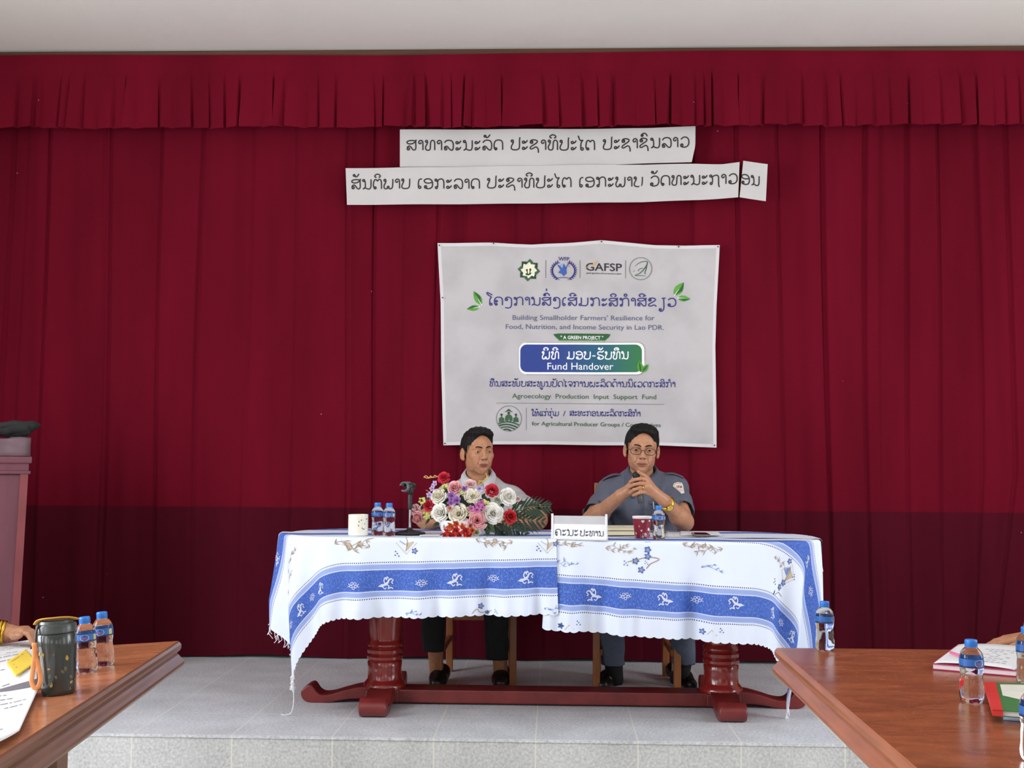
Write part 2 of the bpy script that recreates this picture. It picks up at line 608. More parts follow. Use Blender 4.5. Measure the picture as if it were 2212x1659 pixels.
def tile_mat(name, base, ox, oy, oz, size=0.40):
    mt, nt, b = node_mat(name)
    tc = nt.nodes.new('ShaderNodeTexCoord')
    sp = nt.nodes.new('ShaderNodeSeparateXYZ')
    nt.links.new(tc.outputs['Object'], sp.inputs[0])

    def line(sock, off, wd=0.003):
        a = mth(nt, 'ADD', sock, 40 * size - off + size / 2)
        a = mth(nt, 'MODULO', a, size)
        a = mth(nt, 'SUBTRACT', a, size / 2)
        a = mth(nt, 'ABSOLUTE', a)
        return mth(nt, 'LESS_THAN', a, wd)
    lx = line(sp.outputs[0], ox)
    ly = line(sp.outputs[1], oy)
    lz = line(sp.outputs[2], oz) if oz is not None else 0.0
    g = mth(nt, 'MAXIMUM', lx, ly)
    if oz is not None: g = mth(nt, 'MAXIMUM', g, lz)
    n1 = nt.nodes.new('ShaderNodeTexNoise'); n1.inputs['Scale'].default_value = 90; n1.inputs['Detail'].default_value = 5
    n2 = nt.nodes.new('ShaderNodeTexNoise'); n2.inputs['Scale'].default_value = 5; n2.inputs['Detail'].default_value = 3
    for n in (n1, n2): nt.links.new(tc.outputs['Object'], n.inputs['Vector'])
    f = mth(nt, 'ADD', mth(nt, 'MULTIPLY', n1.outputs['Fac'], .75), mth(nt, 'MULTIPLY', n2.outputs['Fac'], .35))
    rp = nt.nodes.new('ShaderNodeValToRGB')
    c = np.array(lin(base)[:3])
    rp.color_ramp.elements[0].position = .38; rp.color_ramp.elements[0].color = tuple(c * .74) + (1,)
    rp.color_ramp.elements[1].position = .72; rp.color_ramp.elements[1].color = tuple(np.clip(c * 1.22, 0, 1)) + (1,)
    nt.links.new(f, rp.inputs['Fac'])
    col = mixc(nt, mth(nt, 'MULTIPLY', g, .75), rp.outputs['Color'], lin((240, 238, 230)))
    nt.links.new(col, b.inputs['Base Color'])
    b.inputs['Roughness'].default_value = .38
    return mt


ox = PZ(719, 1590, ZS)[0]
tile = tile_mat('grey_speckled_tile', (214, 218, 224), ox, Y_EDGE, None)
tile_riser = tile_mat('riser_tile', (210, 212, 214), ox, 100.0, None)
hall_tile = tile_mat('hall_tile', (196, 190, 180), 0.1, 0.1, None)

struct(MB().box((ROOM_L - .1, ROOM_F - .1, -.12), (ROOM_R + .1, Y_EDGE + .02, 0)).build('floor', hall_tile))
mb = MB()
mb.box((ROOM_L, Y_EDGE + .006, -.1), (ROOM_R, ROOM_B, ZS), 0)
mb.box((ROOM_L, Y_EDGE, 0), (ROOM_R, Y_EDGE + .006, ZS - .012), 1)
mb.box((ROOM_L, Y_EDGE - .004, ZS - .011), (ROOM_R, Y_EDGE + .006, ZS), 0)
struct(mb.build('floor_stage', [tile, tile_riser]))
struct(MB().box((ROOM_L - .1, ROOM_F - .1, CEIL), (ROOM_R + .1, ROOM_B + .1, CEIL + .12)).build('ceiling', plaster))
struct(MB().box((ROOM_L - .1, ROOM_B, -.1), (ROOM_R + .1, ROOM_B + .12, CEIL)).build('wall_back', wallm))


def wall_with_windows(name, axis, pos, thick, lo, hi, wins):
    mb = MB()
    z0, z1 = .75, 3.05

    def seg(a, b, za, zb):
        if axis == 'x': mb.box((min(pos, pos + thick), a, za), (max(pos, pos + thick), b, zb))
        else: mb.box((a, min(pos, pos + thick), za), (b, max(pos, pos + thick), zb))
    seg(lo, hi, -.1, z0); seg(lo, hi, z1, CEIL)
    cur = lo
    for c, ww in sorted(wins):
        seg(cur, c - ww / 2, z0, z1); cur = c + ww / 2
    seg(cur, hi, z0, z1)
    return struct(mb.build(name, sidewall))


wall_with_windows('wall_left', 'x', ROOM_L, -.14, ROOM_F, ROOM_B, WIN_L)
wall_with_windows('wall_right', 'x', ROOM_R, .14, ROOM_F, ROOM_B, WIN_R)
wall_with_windows('wall_front', 'y', ROOM_F, -.14, ROOM_L, ROOM_R, WIN_F)
wood_frame = mat('window_wood', (112, 72, 44), .5, .15, 20, stretch=(1, 1, 6))
pane = mat('window_glass', (235, 240, 242), .02, .01, 5, Transmission_Weight=1.0, IOR=1.45)
k = 0
for axis, pos, wins, sgn in (('x', ROOM_L - .08, WIN_L, 1), ('x', ROOM_R + .08, WIN_R, -1), ('y', ROOM_F - .08, WIN_F, 1)):
    for c, ww in wins:
        k += 1
        mb = MB()

        def fr(a0, a1, za, zb, t=.03, mi=0):
            if axis == 'x': mb.box((pos - t, a0, za), (pos + t, a1, zb), mi)
            else: mb.box((a0, pos - t, za), (a1, pos + t, zb), mi)
        for a in (c - ww / 2, c - .025, c + ww / 2 - .05): fr(a, a + .05, .75, 3.05)
        for z in (.75, 2.3, 3.0): fr(c - ww / 2, c + ww / 2, z, z + .05)
        fr(c - ww / 2, c + ww / 2, 0.78, 3.02, .004, 1)
        struct(mb.build('window_%d' % k, [wood_frame, pane]))

# brown timber moulding under the ceiling
brown = mat('brown_timber', (92, 58, 40), .55, .2, 6, stretch=(.4, 8, 8))
zc = PY(1106, 130, 6.42)[2]
mb = MB()
mb.box((ROOM_L, 6.43, zc - .03), (ROOM_R, ROOM_B, CEIL), 0, bev=.006)
mb.box((ROOM_L, 6.415, zc + .012), (ROOM_R, 6.44, zc + .03), 0, bev=.004)
struct(mb.build('trim_1', brown))
z_top = zc

# ------------------------------------------------------------------ curtains
def velvet(name, rgb, seed):
    mt, nt, b = node_mat(name)
    tc = nt.nodes.new('ShaderNodeTexCoord')
    n1 = nt.nodes.new('ShaderNodeTexNoise'); n1.inputs['Scale'].default_value = 2.2; n1.inputs['Detail'].default_value = 6
    mp = nt.nodes.new('ShaderNodeMapping'); mp.inputs['Scale'].default_value = (1.6, 1, .35)
    mp.inputs['Location'].default_value = (seed, seed * 2, 0)
    nt.links.new(tc.outputs['Object'], mp.inputs[0]); nt.links.new(mp.outputs[0], n1.inputs['Vector'])
    n2 = nt.nodes.new('ShaderNodeTexNoise'); n2.inputs['Scale'].default_value = 260; n2.inputs['Detail'].default_value = 2
    nt.links.new(tc.outputs['Object'], n2.inputs['Vector'])
    vo = nt.nodes.new('ShaderNodeTexVoronoi'); vo.inputs['Scale'].default_value = 5.0
    nt.links.new(tc.outputs['Object'], vo.inputs['Vector'])
    c = np.array(lin(rgb)[:3])
    rp = nt.nodes.new('ShaderNodeValToRGB')
    rp.color_ramp.elements[0].position = .3; rp.color_ramp.elements[0].color = tuple(c * .74) + (1,)
    rp.color_ramp.elements[1].position = .7; rp.color_ramp.elements[1].color = tuple(c * 1.2) + (1,)
    f = mth(nt, 'ADD', mth(nt, 'MULTIPLY', n1.outputs['Fac'], .6), mth(nt, 'MULTIPLY', n2.outputs['Fac'], .4))
    nt.links.new(f, rp.inputs['Fac'])
    lint = mth(nt, 'LESS_THAN', vo.outputs['Distance'], .018)
    col = mixc(nt, mth(nt, 'MULTIPLY', lint, .45), rp.outputs['Color'], lin((215, 175, 175)))
    nt.links.new(col, b.inputs['Base Color'])
    b.inputs['Roughness'].default_value = .9
    b.inputs['Specular IOR Level'].default_value = .04
    b.inputs['Sheen Weight'].default_value = .03
    b.inputs['Sheen Roughness'].default_value = .5
    b.inputs['Sheen Tint'].default_value = lin((200, 60, 80))
    return mt


vel = velvet('crimson_velvet', (102, 14, 33), 1.0)
vel_low = velvet('crimson_velvet_lower', (76, 15, 29), 4.0)  # darker base colour for the curtain below a level line
vel_val = velvet('valance_velvet', (107, 15, 35), 7.0)

creases = [(22, .020, -1), (52, .010, 1), (105, .030, 1), (225, .012, -1), (240, .02, 1), (352, .026, 1), (437, .022, -1), (540, .010, 1), (640, .012, -1),
           (756, .020, 1), (814, .034, 1), (880, .010, -1), (948, .024, 1), (1000, .012, 1), (1110, .016, -1), (1175, .022, 1), (1280, .01, 1), (1385, .012, -1), (1490, .016, 1),
           (1588, .026, 1), (1683, .022, -1), (1780, .034, 1), (1866, .026, 1), (1900, .012, -1), (1957, .024, 1), (2022, .026, -1), (2105, .022, 1), (2176, .026, 1)]
cre = [(PY(px, 420, Y_CUR)[0], a, s) for px, a, s in creases]
XA, XB = -3.62, 2.72


def cur_y(x, z):
    y = 0.0
    for cx, a, s in cre:
        d = (x - cx - .012 * math.sin(z * 1.3 + cx * 5)) * s
        if -.25 < d < .4:
            y += -a * math.exp(-max(d, 0) / .07) * (1 if d >= 0 else math.exp(d / .008)) + a * 1.1 * math.exp(-(d / .010) ** 2)
    y += .016 * math.sin(x * 9.7 + .6 * math.sin(z * 1.1) + 1.5 * math.sin(x * 1.3)) + .010 * math.sin(x * 23.1 + 1.3 + .5 * z + 2 * math.sin(x * 2.1)) + .004 * math.sin(x * 51 + z)
    return y


BAND_TOP = PY(1106, 1101, Y_CUR)[2]
zt, zb = z_top - .02, ZS + .012


def curtain_panel(z0, z1, nz, flat0, flat1, dy):
    xs = np.unique(np.concatenate([np.linspace(XA, XB, 560)] + [cx + np.linspace(-.03, .05, 17) for cx, _, _ in cre]))
    xs = xs[(xs >= XA) & (xs <= XB)]
    rows = []
    for i in range(nz + 1):
        t = i / nz
        z = z0 + (z1 - z0) * t
        amp = flat0 + (flat1 - flat0) * t
        row = []
        for x in xs:
            xx = x
            # lower right corner of the curtain is drawn in a little
            if z < 1.3: xx = x - max(0, x - 2.2) * .42 * (1.3 - z)
            row.append((xx, Y_CUR + cur_y(x, z) * amp + dy, z + (.006 * math.sin(x * 7) if i == nz and z1 < .6 else 0)))
        rows.append(row)
    return rows


cur = empty('stage_curtain', (-.4, Y_CUR, ZS), 'wide crimson velvet curtain covering the whole rear of the stage', 'curtain')
mb = MB(); mb.grid(curtain_panel(zt, BAND_TOP, 44, 1.0, .66, 0))
mb.build('upper_cloth', vel, cur, smooth='full')
mb = MB(); mb.grid(curtain_panel(BAND_TOP + .004, zb, 26, .62, .35, -.004))
mb.build('lower_band', vel_low, cur, smooth='full', label='darker lower band of the curtain')

# valance: knife pleats under a flat heading
zh = PY(1106, 149, 6.40)[2]; zv = PY(1106, 272, 6.40)[2]
rnd = random.Random(3)
pl = [XA - .1]
while pl[-1] < XB + .2: pl.append(pl[-1] + rnd.choice([.045, .06, .075, .085, .1, .13]))
plA = [rnd.uniform(.5, 1.25) for _ in pl]; plS = [rnd.choice([1, 1, -1]) for _ in pl]; plL = [rnd.uniform(-.03, .03) for _ in pl]; plD = [rnd.uniform(-.004, .004) for _ in pl]


def val_pt(x, z):
    t = min(1, max(0, (zh - z) / (zh - zv)))
    i = max(0, int(np.searchsorted(pl, x)) - 1)
    i = min(i, len(pl) - 2)
    u = (x - pl[i]) / (pl[i + 1] - pl[i])
    if plS[i] < 0: u = 1 - u
    prof = (u ** .6) if u < .88 else (1 - (u - .88) / .12) ** 1.5
    a = (.010 + .026 * t) * plA[i] * min(1, t * 5)
    y = 6.395 - a * prof + .006 * math.sin(x * 5)
    xx = x + plL[i] * t * prof * .6
    return (xx, y, z + (plD[i] * t))


xs = np.linspace(XA, XB, 1500)
rows = [[(x, 6.395 + .004 * math.sin(x * 5) - .004, z_top + .02 - k * .01 + (.006 * math.sin(x * 2.3 + .5) if k < 2 else 0)) for x in xs] for k in range(2)]
zs = [z_top - .03] + list(np.linspace(zh, zv, 14))
rows = [[(x, 6.392 + .004 * math.sin(x * 5), z_top + .03 + .006 * math.sin(x * 1.7)) for x in xs], [(x, 6.388 + .004 * math.sin(x * 5), (z_top + zh) / 2 + .01) for x in xs]]
for z in np.linspace(zh, zv, 14): rows.append([val_pt(x, z) for x in xs])
last = rows[-1]
rows.append([(p[0], p[1] + .004, p[2] - .006 - .003 * rnd.random() - .004 * math.sin(p[0] * 9)) for p in last])
mb = MB(); mb.grid(rows)
vo = mb.build('curtain_valance', vel_val, None, smooth=True)
tag(vo, 'pleated crimson valance hanging in a row under the ceiling, above the curtain', 'valance')

# ------------------------------------------------------------------ printed paper strips and the banner
paper = mat('sign_paper', (198, 195, 195), .7, .03, 6)
black_ink = mat('black_ink', (38, 34, 36), .6, .05, 60)
Y_SIGN = 6.44


def edge_grid(top, bottom, left, right, nu, nv):
    """layout grid between four edge polylines"""
    out = []
    for i in range(nu + 1):
        u = i / nu
        xt = top[0][0] + (top[-1][0] - top[0][0]) * u; yt = interp(xt, [p[0] for p in top], [p[1] for p in top])
        xb = bottom[0][0] + (bottom[-1][0] - bottom[0][0]) * u; yb = interp(xb, [p[0] for p in bottom], [p[1] for p in bottom])
        row = []
        for j in range(nv + 1):
            v = j / nv
            x = xt + (xb - xt) * v; y = yt + (yb - yt) * v
            if left is not None:
                xl = interp(v, [p[1] for p in left], [p[0] for p in left]); x += xl * (1 - u) ** 6
            if right is not None:
                xr = interp(v, [p[1] for p in right], [p[0] for p in right]); x += xr * u ** 6
            row.append((x, y))
        out.append(row)
    return out


def sheet(name, top, bottom, right, wave, ink, mats, label, cat, nu=60, nv=10, Y=Y_SIGN, solid=.0015, left=None, uvf=None):
    def f(x, y, lift=0.0):
        p = PY(x, y, Y)
        p = p.copy()
        p[1] += wave(x, y) - lift
        return p
    G = edge_grid(top, bottom, left, right, nu, nv)
    mb = MB()
    mb.grid([[f(x, y) for x, y in r] for r in G])
    n0 = len(mb.v)
    uv = [(i / nu, j / nv) for i in range(nu + 1) for j in range(nv + 1)]
    ink.onto(mb, f, .0014, .0006)
    uv += [(.5, .5)] * (len(mb.v) - n0)
    mb.uv = uv
    o = mb.build(name, mats, None, smooth=True)
    return tag(o, label, cat)


ink = Ink()
ink_lao(ink, 'ສາທາລະນະລັດ', 879, 325, 1086, 324, 21.5, 1)
ink_lao(ink, 'ປະຊາທິປະໄຕ', 1104, 324, 1285, 324, 21.5, 1)
ink_lao(ink, 'ປະຊາຊົນລາວ', 1303, 323, 1488, 318, 21.5, 1)
sheet('paper_sign', [(864, 280), (1100, 279), (1300, 278), (1400, 277), (1502, 273)], [(864, 361), (1050, 360), (1250, 359), (1400, 353), (1494, 351)],
      [(0, 0), (4, .55), (0, 1)], lambda x, y: .004 * math.sin(x / 38) - .012 * max(0, (x - 1400) / 100), ink, [paper, black_ink],
      'shorter upper white paper strip with one line of black Lao lettering', 'sign')
ink = Ink()
ink_lao(ink, 'ສັນຕິພາບ', 760, 409, 886, 408, 21, 1)
ink_lao(ink, 'ເອກະລາດ', 903, 408, 1036, 408, 21, 1)
ink_lao(ink, 'ປະຊາທິປະໄຕ', 1053, 407, 1234, 405, 21, 1)
ink_lao(ink, 'ເອກະພາບ', 1251, 405, 1388, 403, 21, 1)
ink_lao(ink, 'ວັດທະນະຖາວ', 1404, 402, 1592, 397, 21, 1)
sheet('paper_sign', [(747, 364), (900, 362), (1075, 360), (1240, 357), (1378, 356), (1500, 354), (1560, 355), (1597, 351)], [(750, 443), (1062, 441), (1380, 437), (1514, 432), (1594, 427)],
      None, lambda x, y: -.006 + .004 * math.sin(x / 30) + (.004 if x > 1381 else 0) - .01 * max(0, (x - 1540) / 60), ink, [paper, black_ink],
      'long lower white paper strip with black Lao lettering', 'sign', nu=90, Y=6.428)
ink = Ink()
ink_lao(ink, 'ອນ', 1601, 398, 1640, 402, 21, 1)
sheet('paper_sign', [(1605, 348), (1658, 355)], [(1597, 427), (1654, 435)], None, lambda x, y: -.01 + .006 * math.sin((x - 1600) / 30), ink, [paper, black_ink],
      'small separate paper sheet at the right end of the long strip', 'sign', nu=10, Y=6.424)

# banner
mt, nt, b = node_mat('banner_cloth')
uvn = nt.nodes.new('ShaderNodeUVMap'); sp = nt.nodes.new('ShaderNodeSeparateXYZ'); nt.links.new(uvn.outputs[0], sp.inputs[0])
ex = mth(nt, 'MULTIPLY', mth(nt, 'MINIMUM', sp.outputs[0], mth(nt, 'SUBTRACT', 1.0, sp.outputs[0])), 600)
ey = mth(nt, 'MULTIPLY', mth(nt, 'MINIMUM', sp.outputs[1], mth(nt, 'SUBTRACT', 1.0, sp.outputs[1])), 437)
hem = mth(nt, 'LESS_THAN', mth(nt, 'MINIMUM', ex, ey), 7)
tc = nt.nodes.new('ShaderNodeTexCoord'); n1 = nt.nodes.new('ShaderNodeTexNoise'); n1.inputs['Scale'].default_value = 5; n1.inputs['Detail'].default_value = 6
nt.links.new(tc.outputs['Object'], n1.inputs['Vector'])
rp = nt.nodes.new('ShaderNodeValToRGB'); rp.color_ramp.elements[0].color = lin((178, 174, 177)); rp.color_ramp.elements[1].color = lin((192, 188, 191))
rp.color_ramp.elements[0].position = .3; rp.color_ramp.elements[1].position = .6
nt.links.new(n1.outputs['Fac'], rp.inputs['Fac'])
nt.links.new(mixc(nt, mth(nt, 'MULTIPLY', hem, .8), rp.outputs[0], lin((218, 215, 218))), b.inputs['Base Color'])
b.inputs['Roughness'].default_value = .65
banner_cloth = mt
BM = [banner_cloth, mat('navy_ink', (46, 44, 122), .6, .05), mat('leaf_green_ink', (86, 160, 52), .6, .2, 30), mat('dark_green_ink', (36, 92, 46), .6, .12, 30),
      mat('slate_ink', (86, 92, 128), .6, .05), mat('grey_ink', (128, 126, 128), .6, .05), None, mat('white_ink', (244, 244, 248), .6, .02),
      mat('wfp_blue_ink', (54, 92, 172), .6, .05), mat('black_print', (40, 34, 42), .6, .05), mat('tan_ink', (206, 172, 120), .6, .1, 40),
      mat('forest_ink', (52, 92, 60), .6, .08), mat('cream_ink', (238, 232, 208), .6, .05), mat('pale_blue_ink', (140, 170, 222), .6, .05), mat('deep_green_ink', (20, 62, 36), .6, .1)]
mt, nt, b = node_mat('blue_to_green_print')
tc = nt.nodes.new('ShaderNodeTexCoord'); sp = nt.nodes.new('ShaderNodeSeparateXYZ'); nt.links.new(tc.outputs['Object'], sp.inputs[0])
xa, xb = PY(1124, 772, 6.45)[0], PY(1392, 772, 6.45)[0]
mr = nt.nodes.new('ShaderNodeMapRange'); mr.inputs[1].default_value = xa; mr.inputs[2].default_value = xb
nt.links.new(sp.outputs[0], mr.inputs[0])
rp = nt.nodes.new('ShaderNodeValToRGB')
rp.color_ramp.elements[0].position = .3; rp.color_ramp.elements[0].color = lin((38, 62, 142)); rp.color_ramp.elements[1].position = .95; rp.color_ramp.elements[1].color = lin((46, 118, 72))
e = rp.color_ramp.elements.new(.62); e.color = lin((30, 92, 122))
nt.links.new(mr.outputs[0], rp.inputs['Fac']); nt.links.new(rp.outputs[0], b.inputs['Base Color']); b.inputs['Roughness'].default_value = .6
BM[6] = mt
ink = Ink(9)
NAVY, LG, DG, SL, GR, PILL, WH, WB, BK, TAN, FO, CRM, PB, DDG = range(1, 15)
# flower emblem
cx, cy = 1142.5, 584
for q in range(8):
    a = math.pi / 4 * q + .1
    t = np.array([math.cos(a), math.sin(a)]); n_ = np.array([-t[1], t[0]]); c0 = np.array([cx, cy])
    ink.poly([c0 + t * 24.5, c0 + t * 18 + n_ * 7.5, c0 + t * 14 + n_ * 8.5, c0 + t * 13 + n_ * 3, c0 + t * 18, c0 + t * 14 - n_ * 5, c0 + t * 18 - n_ * 5.5], DDG if q % 2 else FO, 2)
    ink.leaf(c0 + t * 4, c0 + t * 20, 11, CRM, 1)
ink.disc((cx, cy), 11, CRM, 2)
ink.disc((1138.2, 584), 2.1, DDG, 3, ry=2.6); ink.disc((1145.6, 583), 2.3, DDG, 3, ry=2.8)
ink.stroke([(1138.4, 585), (1139.2, 589), (1138.6, 593)], [2.6, 1.6, 4], DDG, 3); ink.stroke([(1145.4, 585), (1144.6, 589), (1144.8, 592)], [2.8, 1.8, 4], DDG, 3)
ink.poly([(1134.5, 591.5), (1138, 591), (1141.5, 592), (1145, 590), (1149, 589.5), (1146, 593.5), (1141.5, 595.5), (1137, 594.5)], DDG, 3)
for lx in (1179, 1253, 1351.5):
    ink.stroke([(lx, 562), (lx, 601)], 1.3, GR, 1, smooth=False)
# wreath emblem
ink_latin(ink, 'WFP', 1206.5, 563, 1230, 563.5, 8, NAVY, 1, .012)
cx, cy = 1217.5, 582
for sgn in (-1, 1):
    arc = [(cx + sgn * 25 * math.sin(t), cy + 3 + 21 * math.cos(t)) for t in np.linspace(.35, 2.55, 12)]
    ink.stroke(arc, 1.0, NAVY, 1)
    for i in range(1, 12):
        px, py = arc[i]
        dx, dy = arc[i][0] - arc[i - 1][0], arc[i][1] - arc[i - 1][1]
        l = math.hypot(dx, dy); dx /= l; dy /= l
        for s2 in (-1, 1):
            ink.leaf((px, py), (px + dx * 5 - s2 * dy * 3.6, py + dy * 5 + s2 * dx * 3.6), 2.4, NAVY, 1)
ink.stroke([(1204, 601), (1217, 599.5), (1230, 601)], 1.4, NAVY, 1)
ink.poly([(1203, 571), (1209, 574), (1214, 581), (1218, 569), (1223, 579), (1224, 591), (1221, 593), (1218, 597), (1214, 592), (1206, 589), (1211, 583)], WB, 2)
ink.poly([(1211, 570), (1215, 570), (1217, 574), (1215, 580), (1211, 576)], PB, 1)
ink.stroke([(1223, 580), (1226, 572), (1231, 566)], [1.6, .8], NAVY, 2)
for p in ((1228, 571), (1231, 568), (1229, 575)): ink.disc(p, 1.0, NAVY, 2, 8)
# GAFSP
ink_latin(ink, 'GAFSP', 1265.5, 584.5, 1343.5, 585.5, 16.5, BK, 1, .01)
ink.leaf((1279, 575), (1292, 562), 5, TAN, 2)
ink.leaf((1263, 578), (1277, 576), 1.6, TAN, 2)
ink_latin(ink, 'global agriculture & food security program', 1266.5, 591.5, 1342.5, 592.5, 3.4, BK, 1, .01)
# A in a circle
ink.ring((1384, 580.5), 24, 1.6, GR, 1)
ink.stroke([(1372, 575), (1381, 568), (1392, 565), (1398, 566), (1397, 573), (1390, 583), (1381, 591), (1372, 595), (1386, 595.5), (1395, 596.5)], [.7, 1.4, 1.6, 2.4, 1.8, 1.4, 1.2, .8], FO, 1)
ink.stroke([(1398, 568), (1396, 580), (1393, 590), (1395, 592)], 1.6, FO, 1)
ink.stroke([(1378, 586), (1382, 581), (1389, 579.5)], 1.2, FO, 1)
ink.stroke([(1368, 587), (1371, 584)], 1.4, GR, 1)
# leaves beside the headline
for a, b_, wd, q in (((1040, 658), (1023, 629), 15, LG), ((1036, 663), (1008, 668), 12, LG), ((1457, 638), (1477, 610), 18, LG), ((1464, 644), (1491, 646), 13, LG)):
    ink.leaf(a, b_, wd, q, 1, 9)
    a = np.array(a, float); b_ = np.array(b_, float); d = b_ - a; nn = np.array([-d[1], d[0]]) / np.hypot(*d)
    ink.poly([a, a + d * .5 + nn * wd * .45, a + d * .8 + nn * wd * .22, b_, a + d * .5 + nn * wd * .08], DG, 2)
    ink.stroke([a - d * .05, a + d * .45], [1.8, .6], WH, 3)
ink_lao(ink, 'ໂຄງການສົ່ງເສີມກະສິກຳສີຂຽວ', 1051, 659, 1460, 662, 17.5, NAVY, 1, .14)
ink_latin(ink, "Building Smallholder Farmers' Resilience for", 1107.5, 691, 1414, 692, 10.5, SL, 1)
ink_latin(ink, 'Food, Nutrition, and Income Security in Lao PDR.', 1092.5, 710.5, 1434, 712.5, 10.5, SL, 1)
ink.poly([(1195, 722), (1205, 720.5), (1312, 721), (1319, 722), (1315, 729), (1307, 734.5), (1208, 734.5), (1201, 729)], DG, 1)
ink.poly([(1205, 733), (1208, 736.5), (1307, 736.5), (1311, 733), (1307, 735), (1208, 735)], LG, 1)
ink_latin(ink, '" A GREEN PROJECT "', 1211, 732.5, 1303, 733, 7, WH, 2, .018)


def rrect(x0, y0, x1, y1, r, n=6, skew=0):
    P = []
    for (cx, cy, a0) in ((x1 - r, y0 + r, -math.pi / 2), (x1 - r, y1 - r, 0), (x0 + r, y1 - r, math.pi / 2), (x0 + r, y0 + r, math.pi)):
        for k in range(n + 1):
            a = a0 + math.pi / 2 * k / n
            P.append((cx + r * math.cos(a), cy + r * math.sin(a)))
    return P


ink.poly(rrect(1121, 740, 1392, 809, 16), WH, 1)
ink.poly(rrect(1124, 744.5, 1386.5, 804, 14), PILL, 2)
P = rrect(1121, 739, 1392.5, 810, 17)
ink.stroke([(1136, 740), (1375, 739.5)] + P[1:7] + [(1392.5, 780)], .9, GR, 2, smooth=False)
ink.stroke([(1136, 809), (1375, 810)] + [(1385, 808), (1391, 802)], .9, GR, 2, smooth=False)
ink_lao(ink, 'ພິທີ', 1171, 775.5, 1207, 775.5, 16, WH, 3, .16)
ink_lao(ink, 'ມອບ-ຮັບທຶນ', 1225, 775.5, 1357, 775.5, 16, WH, 3, .16)
ink_latin(ink, 'Fund Handover', 1182.5, 798.5, 1325, 798.5, 15, WH, 3, .004)
ink.leaf((1384, 804), (1381, 778), 13, LG, 4); ink.leaf((1386, 804), (1401, 787), 12, LG, 4)
ink.leaf((1384, 804), (1381, 780), 4, DG, 5); ink.leaf((1387, 803), (1400, 788), 4, DG, 5)
ink_lao(ink, 'ທຶນສະໜັບສະໜູນປັດໄຈການຜະລິດດ້ານນິເວດກະສິກຳ', 1058, 834.5, 1458, 836.5, 11.2, NAVY, 1, .155)
ink_latin(ink, 'Agroecology  Production  Input  Support  Fund', 1106.5, 860, 1417.5, 862.5, 10, FO, 1, .003)
ink.stroke([(1072, 870.5), (1435, 873.5)], 1.1, GR, 1, smooth=False)
ink.ring((1099.5, 904), 27.2, 1.4, GR, 1, 40)
ink.disc((1099, 892), 2.8, DDG, 2)
ink.poly([(1090, 889), (1094, 888), (1097, 884.5), (1099, 883.5), (1101, 884.5), (1104, 888), (1108, 888.5), (1105, 890), (1099, 887.5), (1093, 890)], DDG, 2)
ink.poly([(1098, 894), (1100.5, 894), (1101, 896), (1104, 896.5), (1107, 901), (1107, 909), (1104.5, 909), (1104, 903), (1104, 912), (1101.5, 912), (1099.5, 902), (1097, 912), (1094, 912), (1094, 903), (1093.5, 909), (1091, 909), (1091.5, 901), (1094, 896.5), (1097, 896)], FO, 2)
for sx in (1083.5, 1114.5):
    ink.disc((sx, 896), 2.5, DDG, 2)
    ink.poly([(sx - 1, 898), (sx + 1, 898), (sx + 1.3, 901), (sx + 5, 903), (sx + 6, 912), (sx - 6, 912), (sx - 5, 903), (sx - 1.3, 901)], FO, 2)
for q, (l, r_) in enumerate(((914, 917), (918, 922), (922.5, 926), (927, 929.5))):
    yl, yr = l, r_
    xl = 1099.5 - math.sqrt(max(0, 26 ** 2 - (yl - 904) ** 2)); xr = 1099.5 + math.sqrt(max(0, 26 ** 2 - (yr - 904) ** 2))
    top = [(xl + (xr - xl) * t, yl + (yr - yl) * t - (5.5 - q) * math.sin(math.pi * t)) for t in np.linspace(0, 1, 9)]
    bot = [(x + (1 if i < 4 else -1) * .8, y + 2.9) for i, (x, y) in enumerate(top)]
    ink.poly(top + bot[::-1], DDG if q % 2 else FO, 2)
ink.stroke([(1137, 880), (1137, 928)], .9, GR, 1, smooth=False)
ink_lao(ink, 'ໃຫ້ແກ່ກຸ່ມ', 1148.5, 898.5, 1207, 898.5, 10, NAVY, 1, .16)
ink_lao(ink, '/', 1216, 898.5, 1222, 898.5, 10, NAVY, 1, .14)
ink_lao(ink, 'ສະຫະກອນຜະລິດກະສິກຳ', 1231, 898, 1383, 899.5, 10, NAVY, 1, .16)
ink_latin(ink, 'for Agricultural Producer Groups / Cooperatives', 1149, 919, 1427, 922.5, 8.6, FO, 1, .006)


def bwave(x, y):
    return .004 * math.sin((x - 945) / 47 + .3 * math.sin(y / 60)) + .003 * math.sin(x / 19 + y / 90) - .006 * math.exp(-((x - 955) / 40) ** 2 - ((y - 950) / 60) ** 2) + .006 * math.sin((x + y * .8) / 33) * max(0, (y - 880) / 90) + .004 * math.sin(x / 24) * max(0, (560 - y) / 40)


ban = sheet('project_banner', [(945, 525), (1065, 524), (1150, 529), (1220, 525), (1299, 519), (1360, 524), (1415, 530), (1480, 531), (1555, 529)],
            [(958, 962), (1070, 960), (1180, 960), (1300, 962), (1420, 962), (1548, 967)], [(0, 0), (-5, .3), (-6, .5), (-2, .8), (0, 1)],
            bwave, ink, BM, 'white printed fabric banner with Lao headline, emblems and a blue-green box', 'banner', nu=90, nv=70, Y=6.468, left=[(0, 0), (3, .3), (0, .6), (0, 1)])
bpy.context.view_layer.update()
pin = mat('pin_metal', (60, 55, 55), .4, .05, Metallic=.8)
for px, py in ((949, 530), (1066, 526), (1299, 522), (1466, 533), (1551, 533), (956, 643), (961, 958), (1543, 962)):
    p = PY(px, py, 6.462)
    MB().lathe([(.0, 0), (.004, .001), (.004, .004), (0, .005)], 10, M=Matrix.Translation(p) @ Matrix.Rotation(math.pi / 2, 4, 'X')).build('pin', pin, ban)
